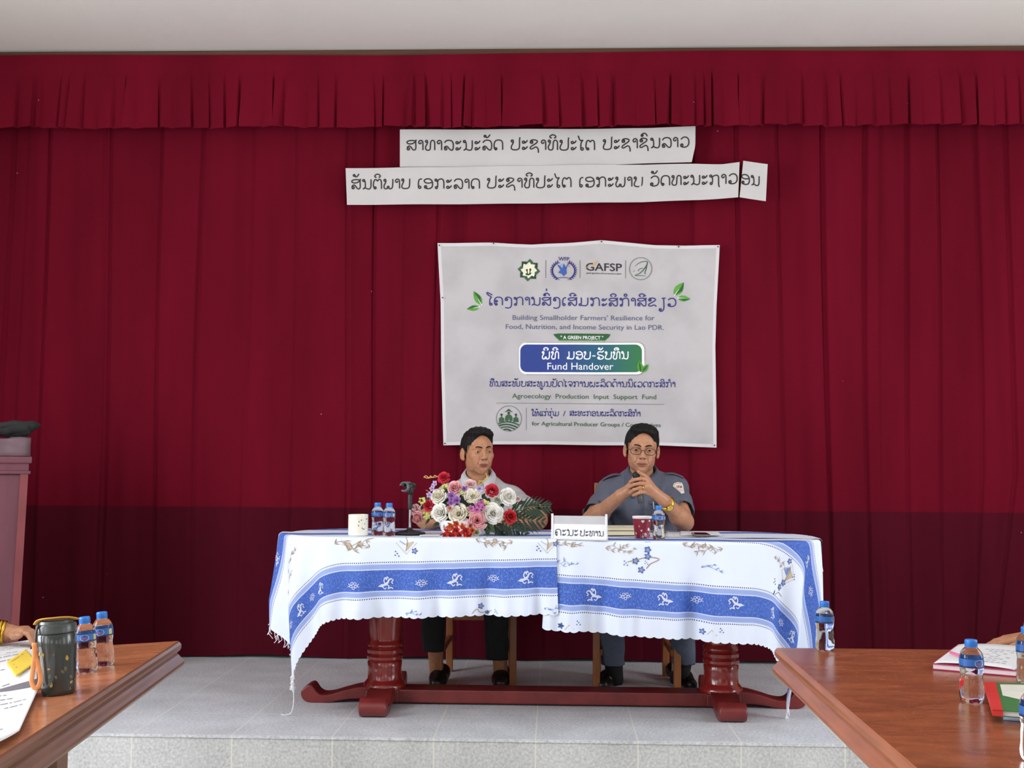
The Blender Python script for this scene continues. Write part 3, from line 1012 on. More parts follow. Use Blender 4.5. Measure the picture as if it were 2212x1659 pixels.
# ------------------------------------------------------------------ long table on the stage
ZT = 1.003                      # top of the table with its cloth
TCX, TCY, TB, TR = None, 5.385, .405, .36
_xl = PY(607, 1160, TCY)[0] + .03
_xr = PY(1776, 1160, TCY)[0] - .03
TCX = (_xl + _xr) / 2; TA = (_xr - _xl) / 2
YF = TCY - TB
redwood = mat('red_lacquered_wood', (142, 34, 30), .22, .22, 5, stretch=(3, 3, .6), Coat_Weight=.5, Coat_Roughness=.08)
darkred = mat('worn_red_wood', (112, 36, 36), .35, .25, 9, bump=.15, bscale=60)

table = empty('pedestal_table', (TCX, TCY, ZS), 'long dark red wooden table on two thick turned pedestals, under the blue and white cloths', 'table')
mb = MB()


def rr_world(a, b, r, n=10):
    P = []
    for sx, sy, a0 in ((1, -1, -math.pi / 2), (1, 1, 0), (-1, 1, math.pi / 2), (-1, -1, math.pi)):
        for k in range(n + 1):
            t = a0 + math.pi / 2 * k / n
            P.append((TCX + sx * (a - r) + r * math.cos(t), TCY + sy * (b - r) + r * math.sin(t)))
    return P


mb.prism(rr_world(TA, TB, TR), ZT - .045, ZT - .004)
mb.prism(rr_world(TA - .05, TB - .05, TR - .04), ZT - .10, ZT - .045)
mb.build('tabletop', redwood, table, bev=.006)
colx = (PZ(805, 1500, ZS + .06)[0] + .03, PZ(1565, 1505, ZS + .06)[0] + .0)
YC = 5.40
prof = [(.094, .06), (.096, .075), (.09, .088), (.080, .10), (.077, .105), (.076, .15), (.078, .180), (.074, .186), (.081, .194), (.081, .206), (.073, .214), (.081, .222), (.081, .236), (.072, .245),
        (.080, .254), (.079, .264), (.071, .274), (.070, .284), (.074, .32), (.079, .38), (.080, .43), (.075, .49), (.064, .55), (.056, .60), (.062, .63), (.085, .64), (.085, .662)]
for x in colx:
    MB().lathe([(r, z) for r, z in prof], 40, (x, YC, ZS)).build('pedestal', redwood, table, smooth=True)


def foot(dirv, x):
    """scrolled foot of one pedestal, in profile: along dirv, up"""
    P = [(.02, .075), (.10, .074), (.17, .058), (.23, .040), (.275, .036), (.30, .050), (.318, .074), (.335, .078), (.362, .060), (.37, .036), (.355, .010), (.32, .0), (.25, .0), (.19, .012), (.12, .02), (.02, .02)]
    C = crom(P, 4)
    d = Vector((dirv[0], dirv[1], 0)); n = Vector((-d.y, d.x, 0))
    mb = MB(); hw = .058
    A = [Vector((x, YC, ZS)) + d * p[0] + Vector((0, 0, p[1])) - n * hw for p in C]
    B = [v + n * 2 * hw for v in A]
    N = len(A)
    mb.add(A + B, [(i, (i + 1) % N, N + (i + 1) % N, N + i) for i in range(N)] + [tuple(range(N - 1, -1, -1)), tuple(range(N, 2 * N))])
    mb.build('foot', darkred, table, smooth=True, bev=.005)


for sgn, x in ((-1, colx[0]), (1, colx[1])):
    foot((sgn, 0), x); foot((0, -1), x); foot((0, 1), x)
mb = MB()
mb.box((colx[0], YC - .07, ZS + .008), (colx[1], YC + .07, ZS + .066), bev=.006)
for x in colx: mb.box((x - .075, YC - .085, ZS + .01), (x + .075, YC + .085, ZS + .064), bev=.006)
mb.build('stretcher', darkred, table)


def drape(q, lift=0.0, phase=0.0, base=0.0):
    """lay flat cloth positions (n,2) over the table"""
    q = np.atleast_2d(np.asarray(q, float))
    x = q[:, 0] - TCX; y = q[:, 1] - TCY
    ax, ay = np.abs(x), np.abs(y)
    sx, sy = np.where(x < 0, -1.0, 1.0), np.where(y < 0, -1.0, 1.0)
    qx, qy = ax - (TA - TR), ay - (TB - TR)
    px_, py_ = np.maximum(qx, 0), np.maximum(qy, 0)
    hyp = np.hypot(px_, py_)
    d = hyp + np.minimum(np.maximum(qx, qy), 0) - TR
    hs = np.where(hyp > 1e-9, hyp, 1)
    nx = np.where(hyp > 1e-9, px_ / hs * sx, np.where(qx > qy, sx, 0.0)); ny = np.where(hyp > 1e-9, py_ / hs * sy, np.where(qx > qy, 0.0, sy))
    th = np.arctan2(px_, py_)
    cw = np.where((qx > 0) & (qy > 0), np.sin(2 * th) ** 1.0, 0.0)
    L = .30
    s = np.where(qx <= 0, ax, np.where(qy > 0, (TA - TR) + th * L, (TA - TR) + math.pi / 2 * L + (TB - TR) + y))
    dd = np.maximum(d, 0)
    rho = .014
    t = np.minimum(dd / rho, math.pi / 2)
    out = rho * np.sin(t); down = rho * (1 - np.cos(t)) + np.maximum(dd - rho * math.pi / 2, 0)
    h = down
    g = np.clip(h / .25, 0, 1.2)
    fold = np.sin(s * 17 + phase + sx) * .5 + np.sin(s * 31 + phase * 2.1 - sx * 2) * .5 + np.sin(s * 57 + phase * 3 + 1.7 * h + 2 * np.sin(s * 5)) * .30
    foldc = np.sin(th * 11.0 + phase + .6 * sx)
    out = out + h * (.02 - (.10 + .09 * (sx > 0)) * cw) + (.020 + .010 * g) * g * (fold + .6) * (1 - cw) + .026 * g * (foldc + .4) * cw
    X = q[:, 0] - nx * dd + nx * (out + lift + base); Y = q[:, 1] - ny * dd + ny * (out + lift + base)
    # shallow gathers slant sideways at the rounded corners
    Z = ZT + base - h * (1 - .03 * cw) + np.where(d <= 0, lift, 0) + .0012 * np.sin(q[:, 0] * 13 + phase) * (d <= -.02)
    return np.stack([X, Y, Z], 1)


# woven border pattern from (distance to the hem, run along it)
mt, nt, b = node_mat('blue_border_cloth')
uvn = nt.nodes.new('ShaderNodeUVMap'); sp = nt.nodes.new('ShaderNodeSeparateXYZ'); nt.links.new(uvn.outputs[0], sp.inputs[0])
e, s_ = sp.outputs[0], sp.outputs[1]


def band(lo, hi):
    return mth(nt, 'MULTIPLY', mth(nt, 'GREATER_THAN', e, lo), mth(nt, 'LESS_THAN', e, hi))


def dots(sock, per, wd):
    return mth(nt, 'LESS_THAN', mth(nt, 'MODULO', mth(nt, 'ADD', sock, 20.0), per), wd)


tc = nt.nodes.new('ShaderNodeTexCoord')
white = lin((224, 232, 250)); lb = lin((152, 170, 222)); db = lin((66, 98, 184)); nv = lin((52, 58, 110)); pw = lin((198, 208, 238))
nz = nt.nodes.new('ShaderNodeTexNoise'); nz.inputs['Scale'].default_value = 90; nz.inputs['Detail'].default_value = 1
mpn = nt.nodes.new('ShaderNodeMapping'); mpn.inputs['Scale'].default_value = (1, 2.2, 1); nt.links.new(uvn.outputs[0], mpn.inputs[0]); nt.links.new(mpn.outputs[0], nz.inputs['Vector'])
speck = mth(nt, 'GREATER_THAN', nz.outputs['Fac'], .56)
dbm = mixc(nt, mth(nt, 'MULTIPLY', speck, .45), db, lin((120, 148, 216)))
col = mixc(nt, band(.085, .2185), white, lb)
col = mixc(nt, band(.108, .1955), col, dbm)
for lo, hi in ((.083, .0865), (.1045, .109), (.1945, .199), (.217, .2205)):
    col = mixc(nt, band(lo, hi), col, pw)
for lo, hi in ((.075, .0795), (.224, .2285)):
    col = mixc(nt, mth(nt, 'MULTIPLY', band(lo, hi), dots(s_, .0088, .0046)), col, nv)
nt.links.new(col, b.inputs['Base Color'])
b.inputs['Roughness'].default_value = .75
b.inputs['Specular IOR Level'].default_value = .25
cloth_m = mt
CM = [cloth_m, mat('tan_print', (158, 132, 104), .75, .2, 60), mat('pale_tan_print', (196, 178, 154), .75, .1, 60), mat('blue_print', (104, 136, 206), .75, .1, 60),
      mat('navy_print', (52, 70, 136), .75, .1, 60), mat('woven_white_motif', (206, 214, 240), .75, .03, 60)]
T_, PT, BL, NV, WM = 1, 2, 3, 4, 5


def flat(px, py):
    p = PY(px, py, YF - .02)
    return (p[0], YF - (ZT - p[2]))


def bamboo(ink, cx, cy, s, mi, seed, flip=1, dens=15):
    """thin branch with star-like clusters of narrow leaves"""
    r = random.Random(seed)
    stem = [(cx + flip * s * (-.9 + .36 * k), cy + s * (.14 * math.sin(k * 1.7 + seed) - .15 + .03 * k)) for k in range(6)]
    ink.stroke(stem, s * .03, mi, 0, n=3)
    for k in range(6):
        a = stem[k]
        if k % 2:
            e = (a[0] + flip * s * r.uniform(.1, .3), a[1] + s * r.uniform(-.35, .4))
            ink.stroke([a, e], s * .025, mi, 0, smooth=False); a = e
        base = r.uniform(-.6, 1.2)
        for q in range(max(2, dens // 4)):
            ang = base + (q - 1.5) * r.uniform(.45, .75)
            l = s * r.uniform(.28, .58)
            b_ = (a[0] + flip * l * math.cos(ang), a[1] + l * math.sin(ang))
            ink.leaf(a, b_, s * r.uniform(.05, .10), PT if (mi == T_ and q % 3 == 1) else mi, q % 2, 4)


def blossom(ink, cx, cy, r=8):
    for mi, q, lay in ((NV, 1.0, 1), (BL, .74, 2)):
        P = []
        for k in range(25):
            a = 2 * math.pi * k / 25
            P.append((cx + r * q * (.78 + .24 * math.cos(5 * a)) * math.cos(a), cy + r * q * (.78 + .24 * math.cos(5 * a)) * math.sin(a)))
        ink.poly(P, mi, lay)
    for k in range(5):
        a = 2 * math.pi * k / 5 + .6
        ink.stroke([(cx, cy), (cx + r * .42 * math.cos(a), cy + r * .42 * math.sin(a))], r * .1, PT, 3, smooth=False)


def diamond(ink, cx, cy, s):
    P = [(cx - s, cy), (cx, cy + s * 1.1), (cx + s, cy), (cx, cy - s * 1.1)]
    ink.stroke(P, 1.2, PT, 0, smooth=False, closed=True)
    ink.poly([(cx - s * .7, cy - s * .2), (cx - s * .1, cy + s * .2), (cx - .1 * s, cy - s * .8)], BL, 0)
    ink.poly([(cx - s * .1, cy - s * .7), (cx + s * .75, cy - s * .1), (cx + .1 * s, cy + s * .7), (cx - s * .05, cy + s * .1)], PT, 0)
    ink.stroke([(cx - s * .1, cy - s * .8), (cx + s * .1, cy), (cx - s * .05, cy + s * .8)], 1.3, T_, 1, n=3)


def berries(ink, cx, cy, s=1):
    for dx, dy in ((0, 0), (-5, 4), (-4, -5), (4, 6)):
        ink.disc((cx + dx * s, cy + dy * s), 1.7 * s, NV, 1, 7)


def twig_p(ink, pts, wd=1.6): ink.stroke(pts, wd, T_, 0, n=4)


def phoenix(ink, cx, cy, f=1, s=1.0, rot=0.0):
    def q(P):
        c, n = math.cos(rot), math.sin(rot)
        return [(cx + f * s * (x * c - y * n), cy + s * (x * n + y * c)) for x, y in P]
    ink.poly(q([(-17, 7), (-8, 2), (-2, 4), (-6, 10)]), WM, 1)
    ink.stroke(q([(-8, 6), (0, 4), (6, 0), (10, -6), (16, -8)]), [5 * s, 6 * s, 4 * s, 3 * s], WM, 1, n=3)
    ink.stroke(q([(0, 3), (-2, -5), (2, -12), (4, -6), (6, -13), (9, -9)]), 2.6 * s, WM, 1, n=3)
    ink.stroke(q([(2, 4), (8, 8), (6, 14), (12, 12), (17, 15)]), 2.6 * s, WM, 1, n=3)
    ink.stroke(q([(-6, 9), (-2, 14), (2, 11)]), 2.2 * s, WM, 1, n=3)
    ink.stroke(q([(14, -8), (19, -4), (15, 0), (18, 4)]), 2.2 * s, WM, 1, n=3)


def woven_flower(ink, cx, cy, s=1.0):
    for k in range(5):
        a = 2 * math.pi * k / 5 + .3
        ink.stroke(_c(cx + 6 * s * math.cos(a), cy + 5 * s * math.sin(a), 2.8 * s, 0, 8), 1.3 * s, WM, 1, n=1)
    ink.stroke([(cx - 13 * s, cy + 3 * s), (cx - 8 * s, cy), (cx - 12 * s, cy - 4 * s)], 1.4 * s, WM, 1, n=3)
    ink.stroke([(cx + 13 * s, cy + 3 * s), (cx + 8 * s, cy), (cx + 12 * s, cy - 4 * s)], 1.4 * s, WM, 1, n=3)


def tablecloth(label, hem_pts, uL, uR, depth, ink, base, phase, nu, nv, cink=None, from_right=False):
    """hem_pts: two photo points on the front hem"""
    a = np.array(flat(*hem_pts[0])); b_ = np.array(flat(*hem_pts[1]))
    d = (b_ - a) / np.linalg.norm(b_ - a); nn = np.array([-d[1], d[0]])
    o0 = a + d * ((uL - a[0]) / d[0])
    Wd = (uR - uL) / d[0]
    us = np.linspace(0, Wd, nu + 1); vs = np.concatenate([np.linspace(0, .05, 7)[:-1], np.linspace(.05, depth, nv)])
    pts = []; uv = []
    per = .0385
    for u in us:
        sc = .0075 * (abs(math.sin(math.pi * u / per)) ** .6 - .6)
        for v in vs:
            vv = v - sc * max(0, 1 - v / .05)
            uu = u
            pts.append(o0 + d * uu + nn * vv)
            e = min(v, depth - v)
            al = u
            uv.append((e, al))
    P3 = drape(np.array(pts), 0, phase, base)
    mb = MB()
    nV = len(vs)
    mb.add(P3, [(i * nV + j, (i + 1) * nV + j, (i + 1) * nV + j + 1, i * nV + j + 1) for i in range(nu) for j in range(nV - 1)], 0)
    n0 = len(mb.v)
    ink.onto(mb, lambda x, y, lift: tuple(drape([flat(x, y)], lift, phase, base)[0]), .0016, .0004)
    if cink: cink.onto(mb, lambda x, y, lift: tuple(drape([o0 + d * (x * CPX + (Wd if from_right else 0)) + nn * (-y * CPX)], lift, phase, base)[0]), .0016, .0004)
    uv += [(.5, .5)] * (len(mb.v) - n0)
    mb.uv = uv
    o = mb.build('tablecloth', CM, None, smooth='full')
    tag(o, label, 'tablecloth', None)
    return o, (o0, d, nn, Wd)


# left cloth
ink = Ink()
for x, y in ((832, 1266), (981, 1258), (1134, 1253)): phoenix(ink, x, y, -1 if x > 5000 else 1, .95, -.1)
for x, y in ((766, 1271), (912, 1265), (1066, 1256)): woven_flower(ink, x, y)
bamboo(ink, 752, 1184, 34, T_, 3); bamboo(ink, 775, 1190, 26, T_, 8, -1)
diamond(ink, 878, 1180, 22); blossom(ink, 896, 1197, 7); berries(ink, 858, 1203, .9)
bamboo(ink, 1050, 1178, 26, T_, 5); bamboo(ink, 1085, 1180, 24, T_, 6, -1)
diamond(ink, 1182, 1180, 20); berries(ink, 1164, 1192, .9); blossom(ink, 1200, 1182, 6)
ic = Ink()
CPX = .00197
K = lambda u, v: (u / CPX, -v / CPX)
phoenix(ic, *K(.13, .152), 1, .9, .1); phoenix(ic, *K(.34, .152), 1, .95); phoenix(ic, *K(.55, .152), 1, .95); woven_flower(ic, *K(.24, .152)); woven_flower(ic, *K(.45, .152))
bamboo(ic, *K(.42, .38), 22, T_, 12); bamboo(ic, *K(.36, .32), 16, T_, 13); blossom(ic, *K(.33, .39), 7); blossom(ic, *K(.29, .30), 7); berries(ic, *K(.30, .35), .8)
bamboo(ic, *K(.14, .32), 24, T_, 15); bamboo(ic, *K(.10, .27), 18, T_, 16); phoenix(ic, *K(.3, .545), 1, .9)
bamboo(ink, 893, 1330, 17, BL, 20, 1, 7); blossom(ink, 1039, 1316, 7); twig_p(ink, [(1020, 1332), (1030, 1322), (1040, 1330), (1062, 1326)], 1.2); blossom(ink, 1052, 1330, 5); berries(ink, 1072, 1326, .6)
bamboo(ink, 1190, 1322, 16, BL, 22, 1, 8)
xr_l = PY(1206, 1250, YF - .02)[0]
cl1, fr1 = tablecloth('left blue and white tablecloth, its edge overlapping the other cloth mid table', ((780, 1341), (1190, 1333)), _xl - .38, xr_l, .70, ink, .006, 0.4, 430, 150, ic)
# right cloth
ink = Ink()
for x, y in ((1285, 1288), (1438, 1296), (1590, 1304)): phoenix(ink, x, y, -1, .95, .0)
ic2 = Ink()
RW = 0.0
for x, y in ((1350, 1290), (1506, 1300)): woven_flower(ink, x, y)
bamboo(ink, 1224, 1182, 24, T_, 31); bamboo(ink, 1222, 1221, 20, BL, 32, 1, 8)
bamboo(ink, 1328, 1188, 22, T_, 33); bamboo(ink, 1350, 1196, 18, T_, 34)
twig_p(ink, [(1355, 1218), (1372, 1214), (1400, 1208), (1424, 1212), (1405, 1222), (1396, 1232)], 1.8)
ink.poly([(1393, 1174), (1406, 1174), (1404, 1190), (1394, 1190)], BL, 0)
for x, y in ((1399, 1192), (1399, 1206), (1373, 1216), (1385, 1235)): blossom(ink, x, y, 8)
berries(ink, 1352, 1220, .8); berries(ink, 1396, 1219, .6)
bamboo(ink, 1500, 1184, 28, T_, 37); bamboo(ink, 1538, 1192, 26, T_, 38, -1); bamboo(ink, 1533, 1231, 20, BL, 39, 1, 8)
KR = lambda u, v: (-u / CPX, -v / CPX)
for q, (kx, ky) in enumerate((KR(.61, .152), KR(.37, .152), KR(.14, .152))): phoenix(ic2, kx, ky, -1, .92)
for kx, ky in (KR(.49, .152), KR(.255, .152)): woven_flower(ic2, kx, ky)
gx, gy = KR(.57, .345)
bamboo(ic2, gx - 40, gy - 12, 20, T_, 41); blossom(ic2, gx - 12, gy - 26, 7); diamond(ic2, gx, gy, 22); blossom(ic2, gx - 2, gy + 22, 8); blossom(ic2, gx - 10, gy + 36, 8)
twig_p(ic2, [(gx - 24, gy + 58), (gx - 8, gy + 48), (gx + 10, gy + 50)], 1.5); berries(ic2, gx - 36, gy + 32, .9); berries(ic2, gx + 20, gy - 6, .8); ic2.leaf((gx - 34, gy + 62), (gx - 28, gy + 48), 4, NV, 1)
gx, gy = KR(.29, .335)
bamboo(ic2, gx, gy - 6, 20, T_, 44); ic2.ring((gx, gy), 22, 1.1, PT, 0)
phoenix(ic2, *KR(.47, .49), -1, .9); woven_flower(ic2, *KR(.31, .49))
blossom(ink, 1211, 1353, 7); berries(ink, 1250, 1348, .8); ink.stroke([(1220, 1360), (1229, 1350), (1240, 1360)], 1.5, PT, 0, smooth=False)
blossom(ink, 1516, 1367, 7); berries(ink, 1556, 1362, .8); ink.stroke([(1525, 1372), (1534, 1362), (1545, 1374)], 1.5, PT, 0, smooth=False)
xl_r = PY(1171, 1360, YF - .02)[0]
cl2, fr2 = tablecloth('right blue and white tablecloth, hanging lower and lying partly under the left cloth', ((1230, 1366), (1590, 1392)), xl_r, _xr + .42, .64, ink, 0.0, 0.4, 430, 150, ic2, True)

# rear cloth under the two front ones
mb = MB(); G = []
for i in range(241):
    u = _xl - .16 + (_xr - _xl + .32) * i / 240
    G.append(drape([(u, v) for v in np.linspace(TCY - .12, TCY + TB + .06, 60)], 0, 1.9, -.0022))
mb.grid(G)
mb.uv = [(.05 + .46 - .6 * j / 59 if False else .9 if j < 34 else .42 * (59 - j) / 59 - .0, i * .01) for i in range(241) for j in range(60)]
tag(mb.build('tablecloth', CM, None, smooth='full'), 'rear tablecloth covering the back half of the long table behind the others', 'tablecloth')

# loose white threads along the left hem and corner of the left cloth
o0, d_, nn, Wd = fr1
mb = MB(); r = random.Random(5)
for k in range(70):
    v = .02 + .9 * r.random() ** 1.8
    p = drape([o0 + nn * v], 0, .4, .006)[0]
    if p[1] > TCY + .2: continue
    l = r.uniform(.012, .045)
    mb.tube([p, p + np.array([r.uniform(-.006, .006), r.uniform(-.004, .004), -l * .5]), p + np.array([r.uniform(-.014, .014), r.uniform(-.006, .006), -l])], .0016, 5)
for k in range(16):
    p = drape([o0 + d_ * (.002 + .10 * r.random())], 0, .4, .006)[0]
    l = r.uniform(.015, .04)
    mb.tube([p, p + np.array([r.uniform(-.006, .006), 0, -l * .5]), p + np.array([r.uniform(-.012, .012), 0, -l])], .0016, 5)
p = drape([o0 + d_ * .01 + nn * .01], 0, .4, .006)[0]
q1 = np.array([p[0] + .004, p[1] - .02, ZS + .004])
mb.tube(crom([p, (p * .5 + q1 * .5) + np.array([.008, 0, 0]), q1 + np.array([-.002, 0, .01]), q1 + np.array([-.03, .0, -.001]), q1 + np.array([-.05, .02, -.001])], 6), .0017, 5)
thread = mat('white_thread', (240, 240, 244), .8, .03, 30)
tag(mb.build('fringe', thread, cl1), 'white frayed threads at the cloth corner', None, None, 'stuff')
mb = MB()
o0, d_, nn, Wd = fr2
for k in range(14):
    p = drape([o0 + d_ * (Wd - .08 * r.random()) + nn * .002], 0, .4, 0)[0]
    l = r.uniform(.012, .035)
    mb.tube([p, p + np.array([r.uniform(-.01, .01), 0, -l])], .0016, 5)
tag(mb.build('fringe', thread, cl2), 'white frayed threads at the cloth corner', None, None, 'stuff')

# ------------------------------------------------------------------ chairs
chairwood = mat('light_brown_chair_wood', (150, 92, 50), .4, .15, 6, stretch=(6, 6, 1))


def chair(xl, xr, Yr, label, ytop):
    """xl, xr: photo x of the rear legs"""
    a = PY(xl, 1430, Yr)[0]; b_ = PY(xr, 1430, Yr)[0]
    w_ = b_ - a; fw = w_ + .04; Yf_ = Yr - .37
    t = empty('wooden_chair', ((a + b_) / 2, Yr - .2, ZS), label, 'chair', None)
    L = .017
    cx = (a + b_) / 2
    for x in (a, b_):
        mb = MB()
        prof = [(Yr, ZS), (Yr, ZS + .45), (Yr + .05, ytop)]
        for (y0, z0), (y1, z1) in zip(prof[:-1], prof[1:]):
            vs = []
            for y, z in ((y0, z0), (y1, z1)):
                vs += [(x - L, y - L, z), (x + L, y - L, z), (x + L, y + L, z), (x - L, y + L, z)]
            mb.add(vs, [(0, 1, 5, 4), (1, 2, 6, 5), (2, 3, 7, 6), (3, 0, 4, 7), (3, 2, 1, 0), (4, 5, 6, 7)])
        mb.build('rear_leg', chairwood, t, bev=.003)
    for x in (cx - fw / 2, cx + fw / 2):
        MB().box((x - L, Yf_ - L, ZS), (x + L, Yf_ + L, ZS + .43), bev=.003).build('front_leg', chairwood, t)
    MB().box((cx - fw / 2 - .02, Yf_ - .02, ZS + .43), (cx + fw / 2 + .02, Yr + .02, ZS + .452), bev=.006).build('seat', chairwood, t)
    mb = MB()
    mb.box((a, Yr - .012, ZS + .265), (b_, Yr + .012, ZS + .295)); mb.box((a, Yr - .012, ZS + .38), (b_, Yr + .012, ZS + .43))
    mb.box((cx - fw / 2, Yf_ - .012, ZS + .37), (cx + fw / 2, Yf_ + .012, ZS + .43))
    for s in (-1, 1):
        for z in (.16, .385):
            x0 = cx + s * w_ / 2; mb.box((x0 - .01, Yf_, ZS + z), (x0 + .01, Yr, ZS + z + .03))
    mb.build('rail', chairwood, t, bev=.002)
    mb = MB()
    mb.box((a - L, Yr + .03, ytop - .085), (b_ + L, Yr + .06, ytop), bev=.008)
    for k in range(3): 
        x = a + w_ * (k + 1) / 4
        mb.box((x - .02, Yr + .03, ZS + .47), (x + .02, Yr + .045, ytop - .06))
    mb.build('backrest', chairwood, t)
    return t


chair(971, 1105, 6.18, 'wooden chair under the man in the light grey polo shirt', PY(1290, 1075, 6.2)[2])
chair(1291, 1438, 6.12, 'wooden chair under the man in the blue-grey uniform shirt', PY(1282, 1043, 6.17)[2])

# ------------------------------------------------------------------ lectern on the left
lecpaint = mat('mauve_red_paint', (102, 56, 68), .45, .12, 4, stretch=(5, 5, .5), bump=.05, bscale=50)
lectop = mat('dusty_mauve_cover', (102, 80, 88), .75, .25, 12, bump=.2, bscale=25)
YL = 5.45
xr1 = PY(59, 1024, YL)[0]; zb_ = PY(40, 1355, YL); slope = (xr1 - zb_[0]) / (PY(59, 1024, YL)[2] - zb_[2])
zt1 = PY(59, 1024, YL)[2]
xr0 = xr1 - slope * (zt1 - ZS)
Wl = .62
lec = empty('lectern', (xr1 - Wl / 2, YL + .2, ZS), 'mauve-red wooden lectern with a moulded top at the left edge', 'lectern')
xl1 = xr1 - Wl; xl0 = xl1 + slope * (zt1 - ZS)
mb = MB()
vs = []
for z, a, c in ((ZS + .03, xl0, xr0), (zt1, xl1, xr1)):
    vs += [(a, YL, z), (c, YL, z), (c, YL + .42, z), (a, YL + .42, z)]
mb.add(vs, [(0, 1, 5, 4), (1, 2, 6, 5), (2, 3, 7, 6), (3, 0, 4, 7), (3, 2, 1, 0), (4, 5, 6, 7)])
mb.build('body', lecpaint, lec, bev=.006)
for s, (a0, a1) in ((-1, (xl0, xl1)), (1, (xr0, xr1))):
    mb = MB(); vs = []
    for z, x in ((ZS + .03, a0), (zt1, a1)):
        vs += [(x - s * .03, YL - .012, z), (x + s * .004, YL - .012, z), (x + s * .004, YL + .002, z), (x - s * .03, YL + .002, z)]
    mb.add(vs, [(0, 1, 5, 4), (1, 2, 6, 5), (2, 3, 7, 6), (3, 0, 4, 7), (3, 2, 1, 0), (4, 5, 6, 7)])
    mb.build('corner_strip', mat('mauve_red_edge', (122, 58, 62), .4, .1, 8), lec)
MB().box((xl0 - .02, YL - .02, ZS), (xr0 + .02, YL + .44, ZS + .06), bev=.006).build('plinth', lecpaint, lec)
z = lambda y: PY(60, y, YL)[2]
xe = PY(68, 1000, YL)[0]
mb = MB()
mb.box((xl1 - .02, YL - .018, z(1024)), (xe - .004, YL + .45, z(1017)), bev=.004)
mb.box((xl1 - .014, YL - .01, z(1018)), (xe - .012, YL + .44, z(1000)), bev=.004)
mb.box((xl1 - .022, YL - .02, z(1001)), (xe, YL + .46, z(986)), bev=.006)
mb.build('moulding', lecpaint, lec)
mb = MB()
G = []
for i in range(25):
    row = []
    for j in range(15):
        x = xl1 - .02 + (xe - .008 - xl1 + .02) * i / 24
        if j < 5: y = YL - .02; zz = z(985) + (z(946) - z(985)) * j / 4
        else: y = YL - .02 + .47 * (j - 4) / 10; zz = z(946)
        if j >= 4: zz += .012 * math.sin(i * .9) * math.sin(i * .37 + 1) * (1 if j < 8 else .4) + .006 * math.sin(j * 2 + i)
        row.append((x, y + (.004 * math.sin(i * 1.3 + j) if j < 5 else 0), zz))
    G.append(row)
mb.grid(G)
mb.build('top_cover', lectop, lec, smooth='full', solid=.012)
bz = z(946)
pa = PY(-30, 938, YL + .1); pb = PY(106, 919, YL + .1)
pts = [pa + (pb - pa) * t for t in np.linspace(0, 1, 14)]
rr = [.018, .02, .023, .025, .027, .031, .035, .038, .04, .041, .04, .036, .026, .008]
mb = MB()
for i, p in enumerate(pts): p[2] += .004 * math.sin(i * 1.7)
mb.tube(pts, rr, 16, flat=.8)
for k in range(3):
    mb.tube([np.array(p) + np.array([0, -.02 + .01 * k, .6 * rr[i] * math.sin(k + i * .3)]) for i, p in enumerate(pts[:12])], [q * .5 for q in rr[:12]], 8)
bundle = mb.build('cloth_bundle', mat('black_cloth', (34, 34, 36), .9, .25, 40, bump=.5, bscale=30), None, smooth='full')
tag(bundle, 'black rolled cloth bundle lying on top of the mauve lectern', 'cloth bundle')
zmin = min(v[2] for v in mb.v)
bundle.location.z += (bz + .010) - zmin if zmin < bz else 0

# the lectern is turned towards the middle of the hall
_Rl = Matrix.Rotation(math.radians(25), 4, 'Z'); _cl = Vector((xr1, YL, 0))
lec.location = _cl + _Rl @ (lec.location - _cl); lec.rotation_euler = (0, 0, math.radians(25))
bundle.location = Vector((0, 0, bundle.location.z)) + _cl - _Rl @ _cl; bundle.rotation_euler = (0, 0, math.radians(25))

# ------------------------------------------------------------------ side tables in the foreground
def wood_top(name, rgb, var, ang=0.0, rough=.16):
    mt, nt, b = node_mat(name)
    tc = nt.nodes.new('ShaderNodeTexCoord'); mp = nt.nodes.new('ShaderNodeMapping')
    mp.inputs['Scale'].default_value = (2.2, 5.5, 3); mp.inputs['Rotation'].default_value = (0, 0, ang)
    nt.links.new(tc.outputs['Object'], mp.inputs[0])
    n1 = nt.nodes.new('ShaderNodeTexNoise'); n1.inputs['Scale'].default_value = 3.2; n1.inputs['Detail'].default_value = 8; n1.inputs['Roughness'].default_value = .65
    n1.inputs['Distortion'].default_value = .7
    nt.links.new(mp.outputs[0], n1.inputs['Vector'])
    c = np.array(lin(rgb)[:3])
    rp = nt.nodes.new('ShaderNodeValToRGB')
    rp.color_ramp.elements[0].position = .32; rp.color_ramp.elements[0].color = tuple(c * (1 - var)) + (1,)
    rp.color_ramp.elements[1].position = .68; rp.color_ramp.elements[1].color = tuple(np.clip(c * (1 + var), 0, 1)) + (1,)
    nt.links.new(n1.outputs['Fac'], rp.inputs['Fac'])
    n3 = nt.nodes.new('ShaderNodeTexNoise'); n3.inputs['Scale'].default_value = 150; n3.inputs['Detail'].default_value = 2
    nt.links.new(tc.outputs['Object'], n3.inputs['Vector'])
    sc = mth(nt, 'GREATER_THAN', n3.outputs['Fac'], .70)
    nt.links.new(mixc(nt, mth(nt, 'MULTIPLY', sc, .3), rp.outputs[0], lin((214, 178, 150))), b.inputs['Base Color'])
    b.inputs['Roughness'].default_value = rough
    n4 = nt.nodes.new('ShaderNodeTexNoise'); n4.inputs['Scale'].default_value = 4; n4.inputs['Detail'].default_value = 4
    nt.links.new(tc.outputs['Object'], n4.inputs['Vector'])
    nt.links.new(mth(nt, 'ADD', mth(nt, 'MULTIPLY', n4.outputs['Fac'], .22), rough - .06), b.inputs['Roughness'])
    b.inputs['Specular IOR Level'].default_value = .45
    return mt


